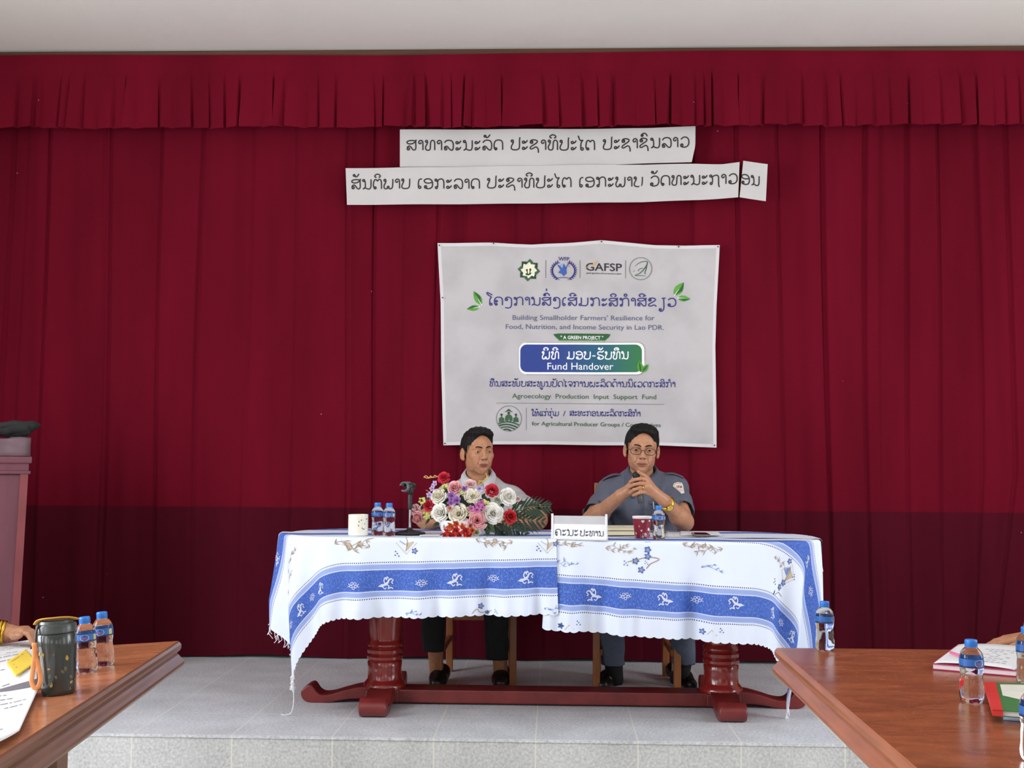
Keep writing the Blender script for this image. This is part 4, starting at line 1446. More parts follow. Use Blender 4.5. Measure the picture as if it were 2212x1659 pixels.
ZTAB = 0.75
wt_r = wood_top('varnished_reddish_wood', (150, 88, 58), .26, .5, .2)
wt_l = wood_top('varnished_brown_wood', (172, 108, 74), .26, .25)
we_r = mat('table_edge_wood_light', (158, 92, 58), .35, .16, 5, stretch=(6, 1, 10))
we_l = mat('table_edge_wood_brown', (118, 76, 54), .3, .16, 5, stretch=(6, 1, 10))


def inset(poly, d):
    """shrink (d>0) a convex ccw polygon"""
    n = len(poly); out = []
    for i in range(n):
        p0, p1, p2 = (np.array(poly[(i + k) % n][:2], float) for k in (-1, 0, 1))
        e1 = (p1 - p0) / np.linalg.norm(p1 - p0); e2 = (p2 - p1) / np.linalg.norm(p2 - p1)
        n1 = np.array([-e1[1], e1[0]]); n2 = np.array([-e2[1], e2[0]])
        bis = n1 + n2
        out.append(p1 + bis * d / (1 + n1 @ n2))
    return out


def side_table(label, poly, M, top_m, edge_m, leg_xy, origin):
    """poly ccw in table coordinates (top at z 0)"""
    t = empty('meeting_table', origin, label, 'table')
    prof = [(0.004, 0), (0, -.004), (-.004, -.012), (-.004, -.022), (0, -.030), (.006, -.034), (.008, -.038), (.004, -.042), (.0, -.05), (-.006, -.058), (-.010, -.066), (-.010, -.074), (-.005, -.082), (.008, -.085)]
    mb = MB(); rings = []
    for d, z in prof:
        rings.append([M @ Vector((p[0], p[1], z)) for p in inset(poly, d)])
    n = len(poly); vs = [p for r_ in rings for p in r_]
    fs = [(j * n + i, (j + 1) * n + i, (j + 1) * n + (i + 1) % n, j * n + (i + 1) % n) for j in range(len(prof) - 1) for i in range(n)]
    mb.add(vs, fs, 1)
    mb.add(rings[0], [tuple(range(n))], 0)
    mb.add(rings[-1], [tuple(range(n - 1, -1, -1))], 1)
    mb.build('tabletop', [top_m, edge_m], t)
    for (x, y) in leg_xy:
        p = M @ Vector((x, y, -.085))
        MB().box((p.x - .035, p.y - .035, 0), (p.x + .035, p.y + .035, p.z + .012), bev=.004).build('leg', edge_m, t)
    P = inset(poly, .30)
    mb = MB()
    for i in range(n):
        a, b_ = P[i], P[(i + 1) % n]
        e = (b_ - a) / np.linalg.norm(b_ - a); nn = np.array([-e[1], e[0]]) * .02
        q = [a, b_, b_ + nn, a + nn]
        vs = [M @ Vector((x[0], x[1], zz)) for zz in (-.16, -.08) for x in q]
        mb.add(vs, [(0, 1, 5, 4), (1, 2, 6, 5), (2, 3, 7, 6), (3, 0, 4, 7), (3, 2, 1, 0), (4, 5, 6, 7)])
    mb.build('apron', edge_m, t)
    return t


A = PZ(1676, 1399, ZTAB); B = PZ(1977, 1659, ZTAB); C = PZ(2170, 1404, ZTAB)
dab = (B - A) / np.linalg.norm(B - A); dac = (C - A) / np.linalg.norm(C - A)
Bn = A + dab * 2.6; Cf = A + dac * 1.05; Cn = Bn + dac * 1.05
side_table('reddish brown wooden meeting table at the right, with a notebook and water bottles on it', [A[:2], Bn[:2], Cn[:2], Cf[:2]], Matrix.Translation((0, 0, ZTAB)), wt_r, we_r,
           [tuple((A + dab * .3 + dac * .45)[:2]), tuple((A + dab * 2.4 + dac * .45)[:2]), tuple((A + dab * .3 + dac * .8)[:2]), tuple((A + dab * 2.4 + dac * .8)[:2])], (A[0] + .5, A[1] - 1.2, 0))

TAU = .073
OL = PZ(388, 1384, ZTAB)
NL = np.array([-math.sin(TAU), 0, math.cos(TAU)])
ML = Matrix.Translation(OL) @ Matrix.Rotation(-TAU, 4, 'Y')
MLi = ML.inverted()


def PL(px, py, up=0.0):
    """photo position -> point on the slightly sloping left table"""
    d = ray(px, py)
    o = OL + NL * up
    return CAM + d * (((o - CAM) @ NL) / (d @ NL))


Bl = MLi @ Vector(PL(0, 1634)); Bl = np.array(Bl)[:2]
dl = Bl / np.linalg.norm(Bl)
Bnear = dl * 2.6
polyL = [np.array([0, 0]), np.array([-1.0, 0.0]), np.array([-1.0, 0]) + dl * 2.6, Bnear]
side_table('brown wooden meeting table at the left, with papers and a thermos on it', polyL, ML, wt_l, we_l,
           [(PY(130, 1645, 3.0)[0] - .035 - OL[0], 3.0 - OL[1]), (-.10, -2.4), (-.88, -.2), (-.88, -2.4)], (OL[0] - .5, OL[1] - 1.2, 0))
# ------------------------------------------------------------------ bottles
def clear_mat():
    mt, nt, b = node_mat('clear_water_bottle')
    b.inputs['Base Color'].default_value = lin((246, 250, 255))
    b.inputs['Roughness'].default_value = .02
    b.inputs['IOR'].default_value = 1.30
    b.inputs['Transmission Weight'].default_value = 1.0
    nz = nt.nodes.new('ShaderNodeTexNoise'); nz.inputs['Scale'].default_value = 25
    tc = nt.nodes.new('ShaderNodeTexCoord'); nt.links.new(tc.outputs['Object'], nz.inputs['Vector'])
    bp = nt.nodes.new('ShaderNodeBump'); bp.inputs['Strength'].default_value = .12; bp.inputs['Distance'].default_value = .01
    nt.links.new(nz.outputs['Fac'], bp.inputs['Height']); nt.links.new(bp.outputs['Normal'], b.inputs['Normal'])
    return mt


clear = clear_mat()
capm = mat('blue_cap', (48, 128, 216), .4, .05, 80)
labm = mat('label_blue', (44, 100, 176), .35, .12, 60)
labl = mat('label_pale', (206, 226, 238), .35, .05, 60)
labd = mat('label_navy', (28, 44, 98), .35, .1, 60)
labr = mat('label_red', (196, 70, 60), .4, .05, 60)
laby = mat('label_yellow', (206, 208, 120), .4, .05, 60)


def make_bottle(label, group):
    t = empty('water_bottle', (0, 0, 0), label, 'bottle', group)
    n = 40; prof = [(.0, .004), (.018, .003), (.0235, 0), (.027, .004), (.0285, .012), (.029, .022), (.0283, .034), (.0275, .046), (.0268, .056), (.0262, .062), (.0258, .066), (.0264, .071), (.0278, .077),
                    (.0282, .083), (.0282, .107), (.0272, .113), (.0245, .120), (.0195, .127), (.0145, .132), (.0125, .135), (.0125, .141), (0, .141)]
    mb = MB(); vs = []; fs = []
    for r_, z in prof:
        for k in range(n):
            a = 2 * math.pi * k / n
            rr = r_
            if .006 < z < .064: rr *= 1 + .022 * math.cos(5 * a + math.sin(z * 130) * 1.4)
            if z < .004 and r_ > .02: rr *= 1 + .0 * math.cos(5 * a)
            vs.append((rr * math.cos(a), rr * math.sin(a), z + (.003 if (z < .001 and math.cos(5 * a) < -.3) else 0)))
    for j in range(len(prof) - 1):
        for k in range(n):
            a = j * n + k; b_ = j * n + (k + 1) % n
            fs.append((a, b_, b_ + n, a + n))
    mb.add(vs, fs)
    mb.build('bottle_body', clear, t, smooth='full')
    mb = MB(); mb.lathe([(.0142, .134), (.0146, .1345), (.0146, .1475), (.0135, .150), (0, .150)], 36, cap=False)
    for k in range(24):
        a = 2 * math.pi * k / 24
        mb.box((.0143, -.0006, .136), (.0151, .0006, .147), M=Matrix.Rotation(a, 4, 'Z'))
    mb.lathe([(.0142, .1325), (.0148, .1325), (.0148, .134), (.0142, .134)], 36, cap=False)
    mb.build('cap', capm, t, smooth=True)
    mb = MB(); R = .0287
    mb.lathe([(R, .0845), (R, .1055)], 48, cap=False, mi=0)

    def wrap(x, y, lift): a = x / R - math.pi / 2; return ((R + lift) * math.cos(a), (R + lift) * math.sin(a), y)
    ik = Ink()
    ik.raw([(x, y) for x in np.linspace(-.09, .09, 40) for y in (.0845, .089)], [(2 * i, 2 * i + 2, 2 * i + 3, 2 * i + 1) for i in range(39)], 2, 0)
    ik.poly([(.012 * math.cos(a), .096 + .0085 * math.sin(a)) for a in np.linspace(0, 2 * math.pi, 25)[:-1]], 1, 1)
    ik.stroke([(-.008, .0945), (-.003, .0955), (.003, .0945), (.008, .0955)], .0022, 3, 2)
    ik.disc((0, .1005), .0018, 2, 2)
    ik.poly(rrect(.026, .088, .036, .103, .002), 4, 1); ik.poly(rrect(.04, .0875, .058, .1045, .002), 2, 1)
    ik.onto(mb, wrap, .0002, .0002)
    mb.build('label', [labm, labl, labd, labr, laby], t, smooth=True)
    return t


proto = make_bottle('', None)
used = [False]


def bottle(p, label, group, scale=1.0, rz=0.0, tilt=0.0):
    t = proto if not used[0] else copy_tree(proto)
    used[0] = True
    t.location = tuple(p); t.rotation_euler = (0, tilt, rz); t.scale = (scale,) * 3
    t['label'] = label; t['group'] = group
    return t


EPS = .0008
Gs, Gl, Gr = 'water bottles on the stage table', 'water bottles on the left table', 'water bottles on the right table'
zt2 = ZT + .0065 + .001
bottle(PZ(815, 1156, zt2), 'water bottle right beside the white mug on the stage table', Gs, .93, .5)
bottle(PZ(840, 1157.5, zt2), 'water bottle between another bottle and the microphone stand base', Gs, .93, -.1)
bottle(PZ(1423, 1165, ZT + .0012), 'water bottle beside the dark red patterned cup on the stage table', Gs, .95, .1)
bottle(PL(188, 1451, EPS), 'water bottle right beside the dark green thermos on the left table', Gl, 1.0, .3, -TAU)
bottle(PL(225, 1437, EPS), 'water bottle nearest the corner of the left table, farther from the thermos', Gl, 1.0, .1, -TAU)
bottle(PZ(1782, 1404, ZTAB + EPS), 'water bottle standing alone at the far corner of the right table', Gr, 1.0, 1.0)
bottle(PZ(2100, 1516, ZTAB + EPS), 'water bottle standing in front of the open pink-edged notebook', Gr, 1.0, .35)
bottle(PZ(2221, 1478, ZTAB + EPS), 'water bottle at the right edge, behind the red and green book', Gr, 1.0, 2.0)
bottle(PZ(2238, 1642, ZTAB + EPS), 'nearest water bottle, cut off by the right edge, before the red and green book', Gr, 1.0, .6)

# ------------------------------------------------------------------ things on the stage table
ceramic = mat('white_ceramic', (232, 228, 216), .25, .02, 10)
p = PZ(773.5, 1157, zt2)
mug = empty('mug', p, 'white ceramic mug with small dark leaf prints at the left end of the stage table', 'mug')
mb = MB(); c = p
mb.lathe([(0, .002), (.038, 0), (.0425, .004), (.0425, .088), (.0425, .0905), (.040, .0905), (.039, .088), (.039, .008), (0, .006)], 40, c, cap=False)
R = .0427


def wrapmug(x, y, lift): a = x / R - math.pi / 2; return (c[0] + (R + lift) * math.cos(a), c[1] + (R + lift) * math.sin(a), c[2] + y)


ik = Ink(); r = random.Random(2)
for k in range(9): 
    x, y = r.uniform(.008, .05), r.uniform(.012, .075); a = r.uniform(0, 6)
    ik.leaf((x, y), (x + .008 * math.cos(a), y + .008 * math.sin(a)), .004, 1, 0, 4)
for k in range(4): ik.stroke([(.006, .066 + .004 * k), (.03, .0665 + .004 * k)], .0012, 2, 0, smooth=False)
ik.onto(mb, wrapmug, .0003)
mb.build('cup_body', [ceramic, mat('dark_print', (70, 70, 68), .5, .1, 50), mat('grey_print', (186, 186, 178), .5, .1, 50)], mug, smooth=True)
MB().tube(crom([(c[0] - .02, c[1] + .034, c[2] + .07), (c[0] - .03, c[1] + .06, c[2] + .068), (c[0] - .034, c[1] + .068, c[2] + .045), (c[0] - .03, c[1] + .058, c[2] + .025), (c[0] - .02, c[1] + .034, c[2] + .022)], 6), .005, 8).build('handle', ceramic, mug, smooth=True)

# microphone stand with an empty clip
blackm = mat('black_plastic', (34, 34, 36), .45, .1, 60); chrome = mat('brushed_chrome', (200, 202, 206), .25, .05, 60, Metallic=1.0)
p = PZ(885, 1154, zt2)
st = empty('microphone_stand', p, 'small black table microphone stand with an empty clip, left of the flowers', 'microphone stand')
mb = MB(); mb.lathe([(0, .0), (.066, 0), (.070, .004), (.066, .010), (.03, .016), (.012, .022), (.012, .03), (0, .03)], 40, p, cap=False); mb.build('base', blackm, st, smooth=True)
ztop = PY(884, 1068, p[1])[2]
MB().lathe([(.006, .02), (.006, ztop - p[2])], 14, p).build('pole', chrome, st, smooth=True)
mb = MB(); zl = ztop - p[2]
mb.lathe([(.008, zl * .62), (.011, zl * .64), (.011, zl * .95), (.009, zl)], 16, p); mb.build('collar', blackm, st, smooth=True)
q = np.array([p[0], p[1], ztop])
mb = MB()
mb.tube([q, q + np.array([.004, 0, .012]), q + np.array([.0, 0, .026]), q + np.array([-.008, -.004, .034])], [.010, .012, .013, .012], 12)
mb.tube([q + np.array([.016, .03, .036]), q + np.array([.0, .01, .036]), q + np.array([-.012, -.014, .034])], [.012, .016, .017], 16)
mb.build('swivel', blackm, st, smooth='full')
cc = q + np.array([-.024, -.03, .034])
ringpts = [cc + np.array([.017 * math.cos(a), .012 * math.sin(a) * .2, .019 * math.sin(a)]) for a in np.linspace(-2.2, 2.9, 22)]
mb = MB()
for k in range(4): mb.tube([pp + np.array([.006 * k * .8, .012 * k, .0]) for pp in ringpts], .0038, 8)
mb.build('clip', mat('clip_grey', (92, 94, 98), .35, .1, 50), st, smooth='full')
# cable from the stand base
# name plate
plate = None
a = PZ(1191, 1166, ZT + .001); b_ = PZ(1313, 1168, ZT + .001)
plate = empty('name_plate', (a + b_) / 2, 'acrylic name plate holder with a Lao title card, between the flowers and the cup', 'name plate')
ux = (b_ - a) / np.linalg.norm(b_ - a); wd = np.linalg.norm(b_ - a)
hgt = .108; lean = np.array([0, .030, hgt]); lean = lean / np.linalg.norm(lean)


def pl(u, v, o=0.0):
    nrm = np.cross(ux, lean)
    return a + ux * u + lean * v + nrm * o


def slab(mb, u0, u1, v0, v1, o0, o1, mi=0):
    vs = [pl(u, v, o) for o in (o0, o1) for u, v in ((u0, v0), (u1, v0), (u1, v1), (u0, v1))]
    mb.add(vs, [(3, 2, 1, 0), (4, 5, 6, 7), (0, 1, 5, 4), (1, 2, 6, 5), (2, 3, 7, 6), (3, 0, 4, 7)], mi)


mb = MB(); slab(mb, .004, wd - .004, .004, .104, -.004, 0)
vs = [pl(.004, .1, -.004), pl(wd - .004, .1, -.004), pl(.004, .1, 0), pl(wd - .004, .1, 0)]
back = a + np.array([0, .075, 0])
mb.add([pl(.004, .102, -.004), pl(wd - .004, .102, -.004), back + ux * (wd - .004), back + ux * .004, pl(.004, .098, -.006), pl(wd - .004, .098, -.006), back + ux * (wd - .004) + np.array([0, -.004, .0]), back + ux * .004 + np.array([0, -.004, 0])],
       [(0, 1, 2, 3), (7, 6, 5, 4), (0, 3, 7, 4), (1, 5, 6, 2), (2, 6, 7, 3)])
mb.build('back_panel', mat('frosted_grey_acrylic', (190, 190, 196), .3, .03, 30), plate)
mb = MB(); slab(mb, .009, wd - .009, .006, .068, .0006, .0014)
n0 = None
ik = Ink()
ik_h = .0185
stx, wl = lao_strokes('ຄະນະປະທານ')


def lay(word, u0, u1, v, h, pen):
    s_, w_ = lao_strokes(word)
    for s in s_: ik.stroke([(u0 + (u1 - u0) * x / w_, v + y * h) for x, y in s], pen * h, 1, 0, n=3)


lay('ຄະນະ', .017, .113, .018, .027, .12); lay('ປະທານ', .122, wd - .018, .018, .022, .14)
ik.onto(mb, lambda x, y, lf: tuple(pl(x, y, .0014 + lf)), .0006)
mb.build('title_card', [mat('card_white', (232, 234, 242), .6, .02, 20), mat('grey_black_ink', (60, 60, 70), .6, .05, 40)], plate)
for u in (0, wd - .009):
    mb = MB(); slab(mb, u, u + .009, 0, .112, -.007, .005); mb.build('side_post', mat('clear_acrylic_edge', (226, 228, 232), .15, .03, 30, Metallic=.3), plate, bev=.0015)
mb = MB(); slab(mb, 0, wd, -.0, .005, -.007, .005); mb.build('bottom_rail', MATS['clear_acrylic_edge'], plate)

# red patterned cup
p = PZ(1387, 1162, ZT + .0012)
cup = empty('cup', p, 'dark red cup with white heart and leaf shapes beside a water bottle', 'cup')
mb = MB(); H_ = .094
rad = lambda z: .0315 + .0095 * z / H_
mb.lathe([(0, .002), (.030, 0)] + [(rad(z), z) for z in np.linspace(.002, H_ - .006, 10)], 40, p, cap=False)
mb.lathe([(rad(H_) + .0002, H_ - .010), (rad(H_) + .002, H_ - .003), (rad(H_) + .0005, H_), (rad(H_) - .001, H_ - .004), (.030, .006), (0, .006)], 40, p, mi=1, cap=False)
ik = Ink(); r = random.Random(9)
for k in range(26):
    x, y = r.uniform(-.07, .07), r.uniform(.006, .078); s = r.uniform(.004, .0085)
    if k % 3 == 0: ik.poly([(x, y - s), (x + s, y + .2 * s), (x + .55 * s, y + s), (x, y + .5 * s), (x - .55 * s, y + s), (x - s, y + .2 * s)], 1, k)
    elif k % 3 == 1: ik.disc((x, y), s * .7, 2 if k % 2 else 1, k, 10, s)
    else: ik.stroke(_c(x, y, s * .7, 0, 8)[:7], s * .35, 1, k, n=2)
ik.poly(rrect(.0, .0, .03, .024, .003), 1, 0); ik.poly(rrect(-.036, .0, -.008, .018, .003), 2, 0)


def wrapcup(x, y, lf):
    R = rad(y) + lf; a = x / .036 - math.pi / 2
    return (p[0] + R * math.cos(a), p[1] + R * math.sin(a), p[2] + y)


ik.onto(mb, wrapcup, .0004, .00008)
mb.build('cup_body', [mat('cup_crimson', (140, 24, 44), .4, .1, 30), mat('cup_white', (236, 232, 230), .4, .03, 30), mat('cup_pink', (206, 140, 146), .4, .05, 30)], cup, smooth=True)

# books and papers on the stage table
cream = mat('cream_pages', (214, 202, 170), .8, .1, 120, stretch=(1, 1, 8)); white_p = mat('white_paper', (226, 226, 230), .75, .02, 10)
cover_d = mat('dark_cover', (58, 54, 62), .5, .1, 30); cover_c = mat('cream_cover', (214, 206, 186), .6, .05, 20)


def book(pa, pb, depth, z0, th, label, pages, cover, name='book'):
    a = np.array(pa); b_ = np.array(pb)
    e = (b_ - a) / np.linalg.norm(b_ - a); n_ = np.array([-e[1], e[0], 0])
    L = np.linalg.norm(b_ - a)
    M = Matrix(((e[0], n_[0], 0, a[0]), (e[1], n_[1], 0, a[1]), (0, 0, 1, z0), (0, 0, 0, 1)))
    t = empty(name, (a[0], a[1], z0), label, 'book')
    MB().box((.003, .003, .0015), (L - .003, depth - .003, th - .0015), M=M).build('pages', pages, t)
    mb = MB(); mb.box((0, 0, 0), (L, depth, .0016), M=M); mb.box((0, 0, th - .0016), (L, depth, th), M=M); mb.box((0, depth - .002, 0), (L, depth, th), M=M)
    mb.build('cover', cover, t)
    return t


z1 = ZT + .0012
b0 = PZ(1312, 1157, z1); b1 = PZ(1400, 1157, z1)
book(b0, b1, .15, z1, .022, 'lower cream-paged book with a dark cover behind the dark red cup', cream, cover_d)
book(b0 + np.array([.0, .012, 0]), b1 + np.array([.012, .02, 0]), .13, z1 + .0225, .016, 'upper cream book stacked on another book behind the dark red cup', cream, cover_c)


def paper_sheet(corners, label, lines=6, m_=None, cat='paper', lift=None, name='paper_sheet', nx=14, ny=10, ink_m=None, hw=.0012, marg=.1, sd=1, th=.0006, title=False):
    """corners: 4 world points (near-left, near-right, far-right, far-left); lift(u,v) extra height"""
    c = [np.array(q, float) for q in corners]

    def f(u, v, o=0.0):
        q = (c[0] * (1 - u) + c[1] * u) * (1 - v) + (c[3] * (1 - u) + c[2] * u) * v
        q = q.copy(); q[2] += (lift(u, v) if lift else 0) + o
        return tuple(q)
    mb = MB(); mb.grid([[f(i / nx, j / ny) for j in range(ny + 1)] for i in range(nx + 1)])
    ik = Ink(); r = random.Random(sd)
    for k in range(lines):
        v = 1 - marg - (1 - 2 * marg) * k / max(1, lines)
        u = marg
        while u < 1 - marg - .05:
            l = r.uniform(.03, .12)
            if r.random() < .85: ik.raw([(u + l * q / 4, v + s * .008) for q in range(5) for s in (0, 1)], [(2 * q, 2 * q + 2, 2 * q + 3, 2 * q + 1) for q in range(4)], 1, 0)
            u += l + .02
            if r.random() < .12: break
    ik.onto(mb, f, th + .0007)
    o = mb.build(name, [m_ or white_p, ink_m or MATS['grey_black_ink']], None, smooth='full', solid=th, off=0)
    return tag(o, label, cat)


def quad_on(pts, plane): return [plane(*q) for q in pts]


S1 = lambda x, y: PZ(x, y, ZT + .0016)
paper_sheet([S1(1440, 1160), S1(1520, 1160), S1(1505, 1150), S1(1440, 1149)], 'white paper sheet beside the water bottle at the speaker\'s elbow', 3)
paper_sheet([PZ(1470, 1157, ZT + .005), PZ(1560, 1156, ZT + .005), PZ(1550, 1148.5, ZT + .005), PZ(1470, 1147, ZT + .005)], 'white paper sheets under the black phone at the right of the stage table', 3)
paper_sheet([PZ(905, 1158, ZT + .0085), PZ(948, 1158, ZT + .0085), PZ(960, 1148, ZT + .0085), PZ(915, 1147, ZT + .0085)], 'white paper sheet lying between the microphone stand and the flowers', 2)
p0 = PZ(1501, 1158, ZT + .0068); p1 = PZ(1534, 1158, ZT + .0068)
ph = empty('mobile_phone', p0, 'black mobile phone with a grey edge lying on papers at the right', 'phone')
MB().box((p0[0], p0[1], ZT + .0068), (p1[0], p1[1] + .14, ZT + .0135), bev=.002).build('case', mat('phone_grey', (120, 118, 112), .4, .1, 30), ph)
MB().box((p0[0] + .001, p0[1] + .001, ZT + .0135), (p1[0] - .001, p1[1] + .138, ZT + .0148)).build('screen', mat('phone_screen', (18, 18, 22), .1, .1, 30), ph)

# ------------------------------------------------------------------ left table: thermos, papers, note
RL = Matrix.Rotation(-TAU, 4, 'Y')
p = PL(127, 1498, EPS)
pb = Matrix.Translation(p) @ RL
dark = mat('dark_green_enamel', (44, 50, 48), .25, .08, 30, Coat_Weight=.4); gold = mat('gold_leaf_print', (176, 140, 66), .5, .2, 60); olive = mat('olive_leaf_print', (96, 92, 62), .5, .15, 60)
yel = mat('mustard_strap', (214, 160, 64), .6, .08, 60); org = mat('orange_leather', (214, 134, 72), .6, .1, 60)
th = empty('thermos', p, 'dark green thermos flask with gold leaf prints and an orange strap on the left table', 'thermos', rot=(0, -TAU, 0))
Rb = .0465
mb = MB(); vs0 = [(0, .0), (Rb - .010, 0), (Rb - .007, .004), (Rb - .006, .012), (Rb - .001, .10), (Rb + .001, .12), (Rb + .0005, .146), (Rb - .002, .15), (0, .15)]
mb.lathe(vs0, 48, M=pb, cap=False)
ik = Ink(); r = random.Random(4)
for k in range(60):
    x = r.uniform(-.14, .14); y = r.uniform(.012, .115); a_ = r.uniform(0, 6.3); l = r.uniform(.009, .015)
    ik.leaf((x, y), (x + l * math.cos(a_), y + l * math.sin(a_)), l * .6, 1 if k % 3 == 0 else 2, k % 3, 5)


def wrapth(x, y, lf):
    a_ = x / Rb - math.pi / 2; rl = Rb - .0055 + .057 * min(max(y - .012, 0), .12) + lf; q = pb @ Vector((rl * math.cos(a_), rl * math.sin(a_), y)); return tuple(q)


ik.onto(mb, wrapth, .0003, .0002)
mb.build('flask', [dark, gold, olive], th, smooth=True)
MB().lathe([(Rb - .003, .150), (Rb + .0015, .151), (Rb + .0015, .168), (Rb - .001, .172), (Rb - .006, .1735), (Rb - .008, .180), (0, .181)], 48, M=pb, cap=False).build('lid', mat('thermos_lid', (62, 68, 66), .3, .08, 30), th, smooth=True)
P = [pb @ Vector(q) for q in crom([(-.044, -.01, .174), (-.03, -.02, .184), (0, -.026, .187), (.03, -.012, .186), (.04, .014, .180), (.034, .034, .176)], 6)]
mb = MB(); mb.tube(P, .010, 10, flat=.25, up=(0, 0, 1)); mb.build('carry_strap', yel, th, smooth='full')
P = [pb @ Vector(q) for q in crom([(-.026, -.040, .176), (-.030, -.044, .160), (-.031, -.046, .146), (-.032, -.047, .132)], 5)]
MB().tube(P, .0028, 8).build('cord', blackm, th, smooth='full')
P = [pb @ Vector(q) for q in crom([(-.034, -.049, .134), (-.035, -.050, .10), (-.041, -.051, .06), (-.043, -.052, .04), (-.036, -.053, .026), (-.026, -.052, .030), (-.022, -.050, .05), (-.027, -.050, .08), (-.033, -.0495, .104), (-.034, -.0495, .132)], 6)]
MB().tube(P, .0062, 10, flat=.28, up=(0, -1, 0)).build('loop', org, th, smooth='full')

SL_ = lambda up: (lambda x, y: PL(x, y, up))
ink_b = mat('print_ink', (150, 152, 162), .6, .05, 30)
wv = lambda u, v: .006 * math.sin(u * 3.1) * (1 - v)
paper_sheet(quad_on([(-75, 1545), (80, 1482), (78, 1402), (-70, 1430)], SL_(.0045)), 'printed paper sheet under the yellow sticky note on the left table', 7, ink_m=ink_b, sd=4, lift=lambda u, v: .004 * math.sin(v * 3) + .002)
paper_sheet(quad_on([(-130, 1440), (60, 1412), (76, 1380), (-40, 1400)], SL_(.001)), 'printed paper sheet lying farthest back on the left table, beside the hand', 6, ink_m=ink_b, sd=6)
paper_sheet(quad_on([(-60, 1525), (80, 1480), (80, 1466), (-60, 1505)], SL_(.0125)), 'grey folded paper band between the two printed sheets on the left table', 0, m_=mat('grey_folder', (112, 108, 118), .6, .08, 30), cat='folder', name='folder')
paper_sheet(quad_on([(-75, 1650), (42, 1575), (86, 1482), (-80, 1512)], SL_(.0145)), 'printed paper sheet lying nearest on the left table, its corner curling up before the thermos', 8, ink_m=ink_b, sd=8, lift=lambda u, v: .012 * max(0, u - .6) * v + .003 * math.sin(u * 5), nx=20, ny=14)
n_ = paper_sheet(quad_on([(34, 1462), (79, 1430), (56, 1402), (14, 1430)], SL_(.016)), 'yellow sticky note with handwriting on the papers of the left table', 3, m_=mat('yellow_note', (222, 190, 66), .7, .04, 30), cat='sticky note', name='sticky_note', sd=11, marg=.18)

# ------------------------------------------------------------------ right table: notebook, pen, book
SR = lambda up: (lambda x, y: PZ(x, y, ZTAB + up))
pinkc = mat('magenta_cover', (176, 40, 84), .5, .08, 30); pages = mat('page_block', (226, 218, 224), .8, .06, 200, stretch=(1, 1, 10))


def quad_slab(c4, z0, z1, mi, mb):
    vs = [(q[0], q[1], z0) for q in c4] + [(q[0], q[1], z1) for q in c4]
    mb.add(vs, [(3, 2, 1, 0), (4, 5, 6, 7), (0, 1, 5, 4), (1, 2, 6, 5), (2, 3, 7, 6), (3, 0, 4, 7)], mi)


nb = [PZ(2014, 1447, ZTAB), PZ(2195, 1463, ZTAB), PZ(2230, 1412, ZTAB), PZ(2070, 1404, ZTAB)]
note = empty('notebook', nb[0], 'open notebook with white pages and magenta edges on the right table', 'notebook')


def shrink(c4, f):
    m_ = sum(c4) / 4
    return [m_ + (q - m_) * f for q in c4]


mb = MB(); quad_slab(nb, ZTAB + EPS, ZTAB + .0035, 0, mb); quad_slab(nb, ZTAB + .0155, ZTAB + .018, 0, mb); mb.build('cover', pinkc, note)
mb = MB(); quad_slab(shrink(nb, .985), ZTAB + .0035, ZTAB + .0155, 0, mb); mb.build('page_block', pages, note)
c4 = [q + np.array([0, 0, .0185]) for q in shrink(nb, .97)]
mb = MB()
G = []
for i in range(15):
    row = []
    for j in range(9):
        u, v = i / 14, j / 8
        q = (c4[0] * (1 - u) + c4[1] * u) * (1 - v) + (c4[3] * (1 - u) + c4[2] * u) * v
        row.append((q[0], q[1], ZTAB + .0185 + .006 * math.sin(u * math.pi) ** .6))
    G.append(row)
mb.grid(G); ik = Ink(); r = random.Random(3)
for k in range(8):
    v = .15 + .08 * k
    for s in range(6):
        if r.random() < .7: ik.raw([(.45 + .07 * s, v), (.50 + .07 * s, v), (.50 + .07 * s, v + .012), (.45 + .07 * s, v + .012)], [(0, 1, 2, 3)], 1, 0)


def onpage(u, v, lf):
    q = (c4[0] * (1 - u) + c4[1] * u) * (1 - v) + (c4[3] * (1 - u) + c4[2] * u) * v
    return (q[0], q[1], ZTAB + .0185 + .006 * math.sin(u * math.pi) ** .6 + lf)


ik.onto(mb, onpage, .001)
mb.build('open_page', [white_p, mat('pencil_grey', (160, 160, 170), .7, .05, 30)], note, smooth=True, solid=.001)
pa = PZ(2052, 1409, ZTAB + .028); pb_ = PZ(2110, 1428, ZTAB + .030)
tag(MB().tube([pa, pa + (pb_ - pa) * .03, pa + (pb_ - pa) * .9, pb_], [.0025, .0042, .0042, .001], 12).build('pen', mat('pink_plastic', (236, 110, 160), .35, .05, 30), None, smooth=True), 'pink pen lying across the open notebook', 'pen')

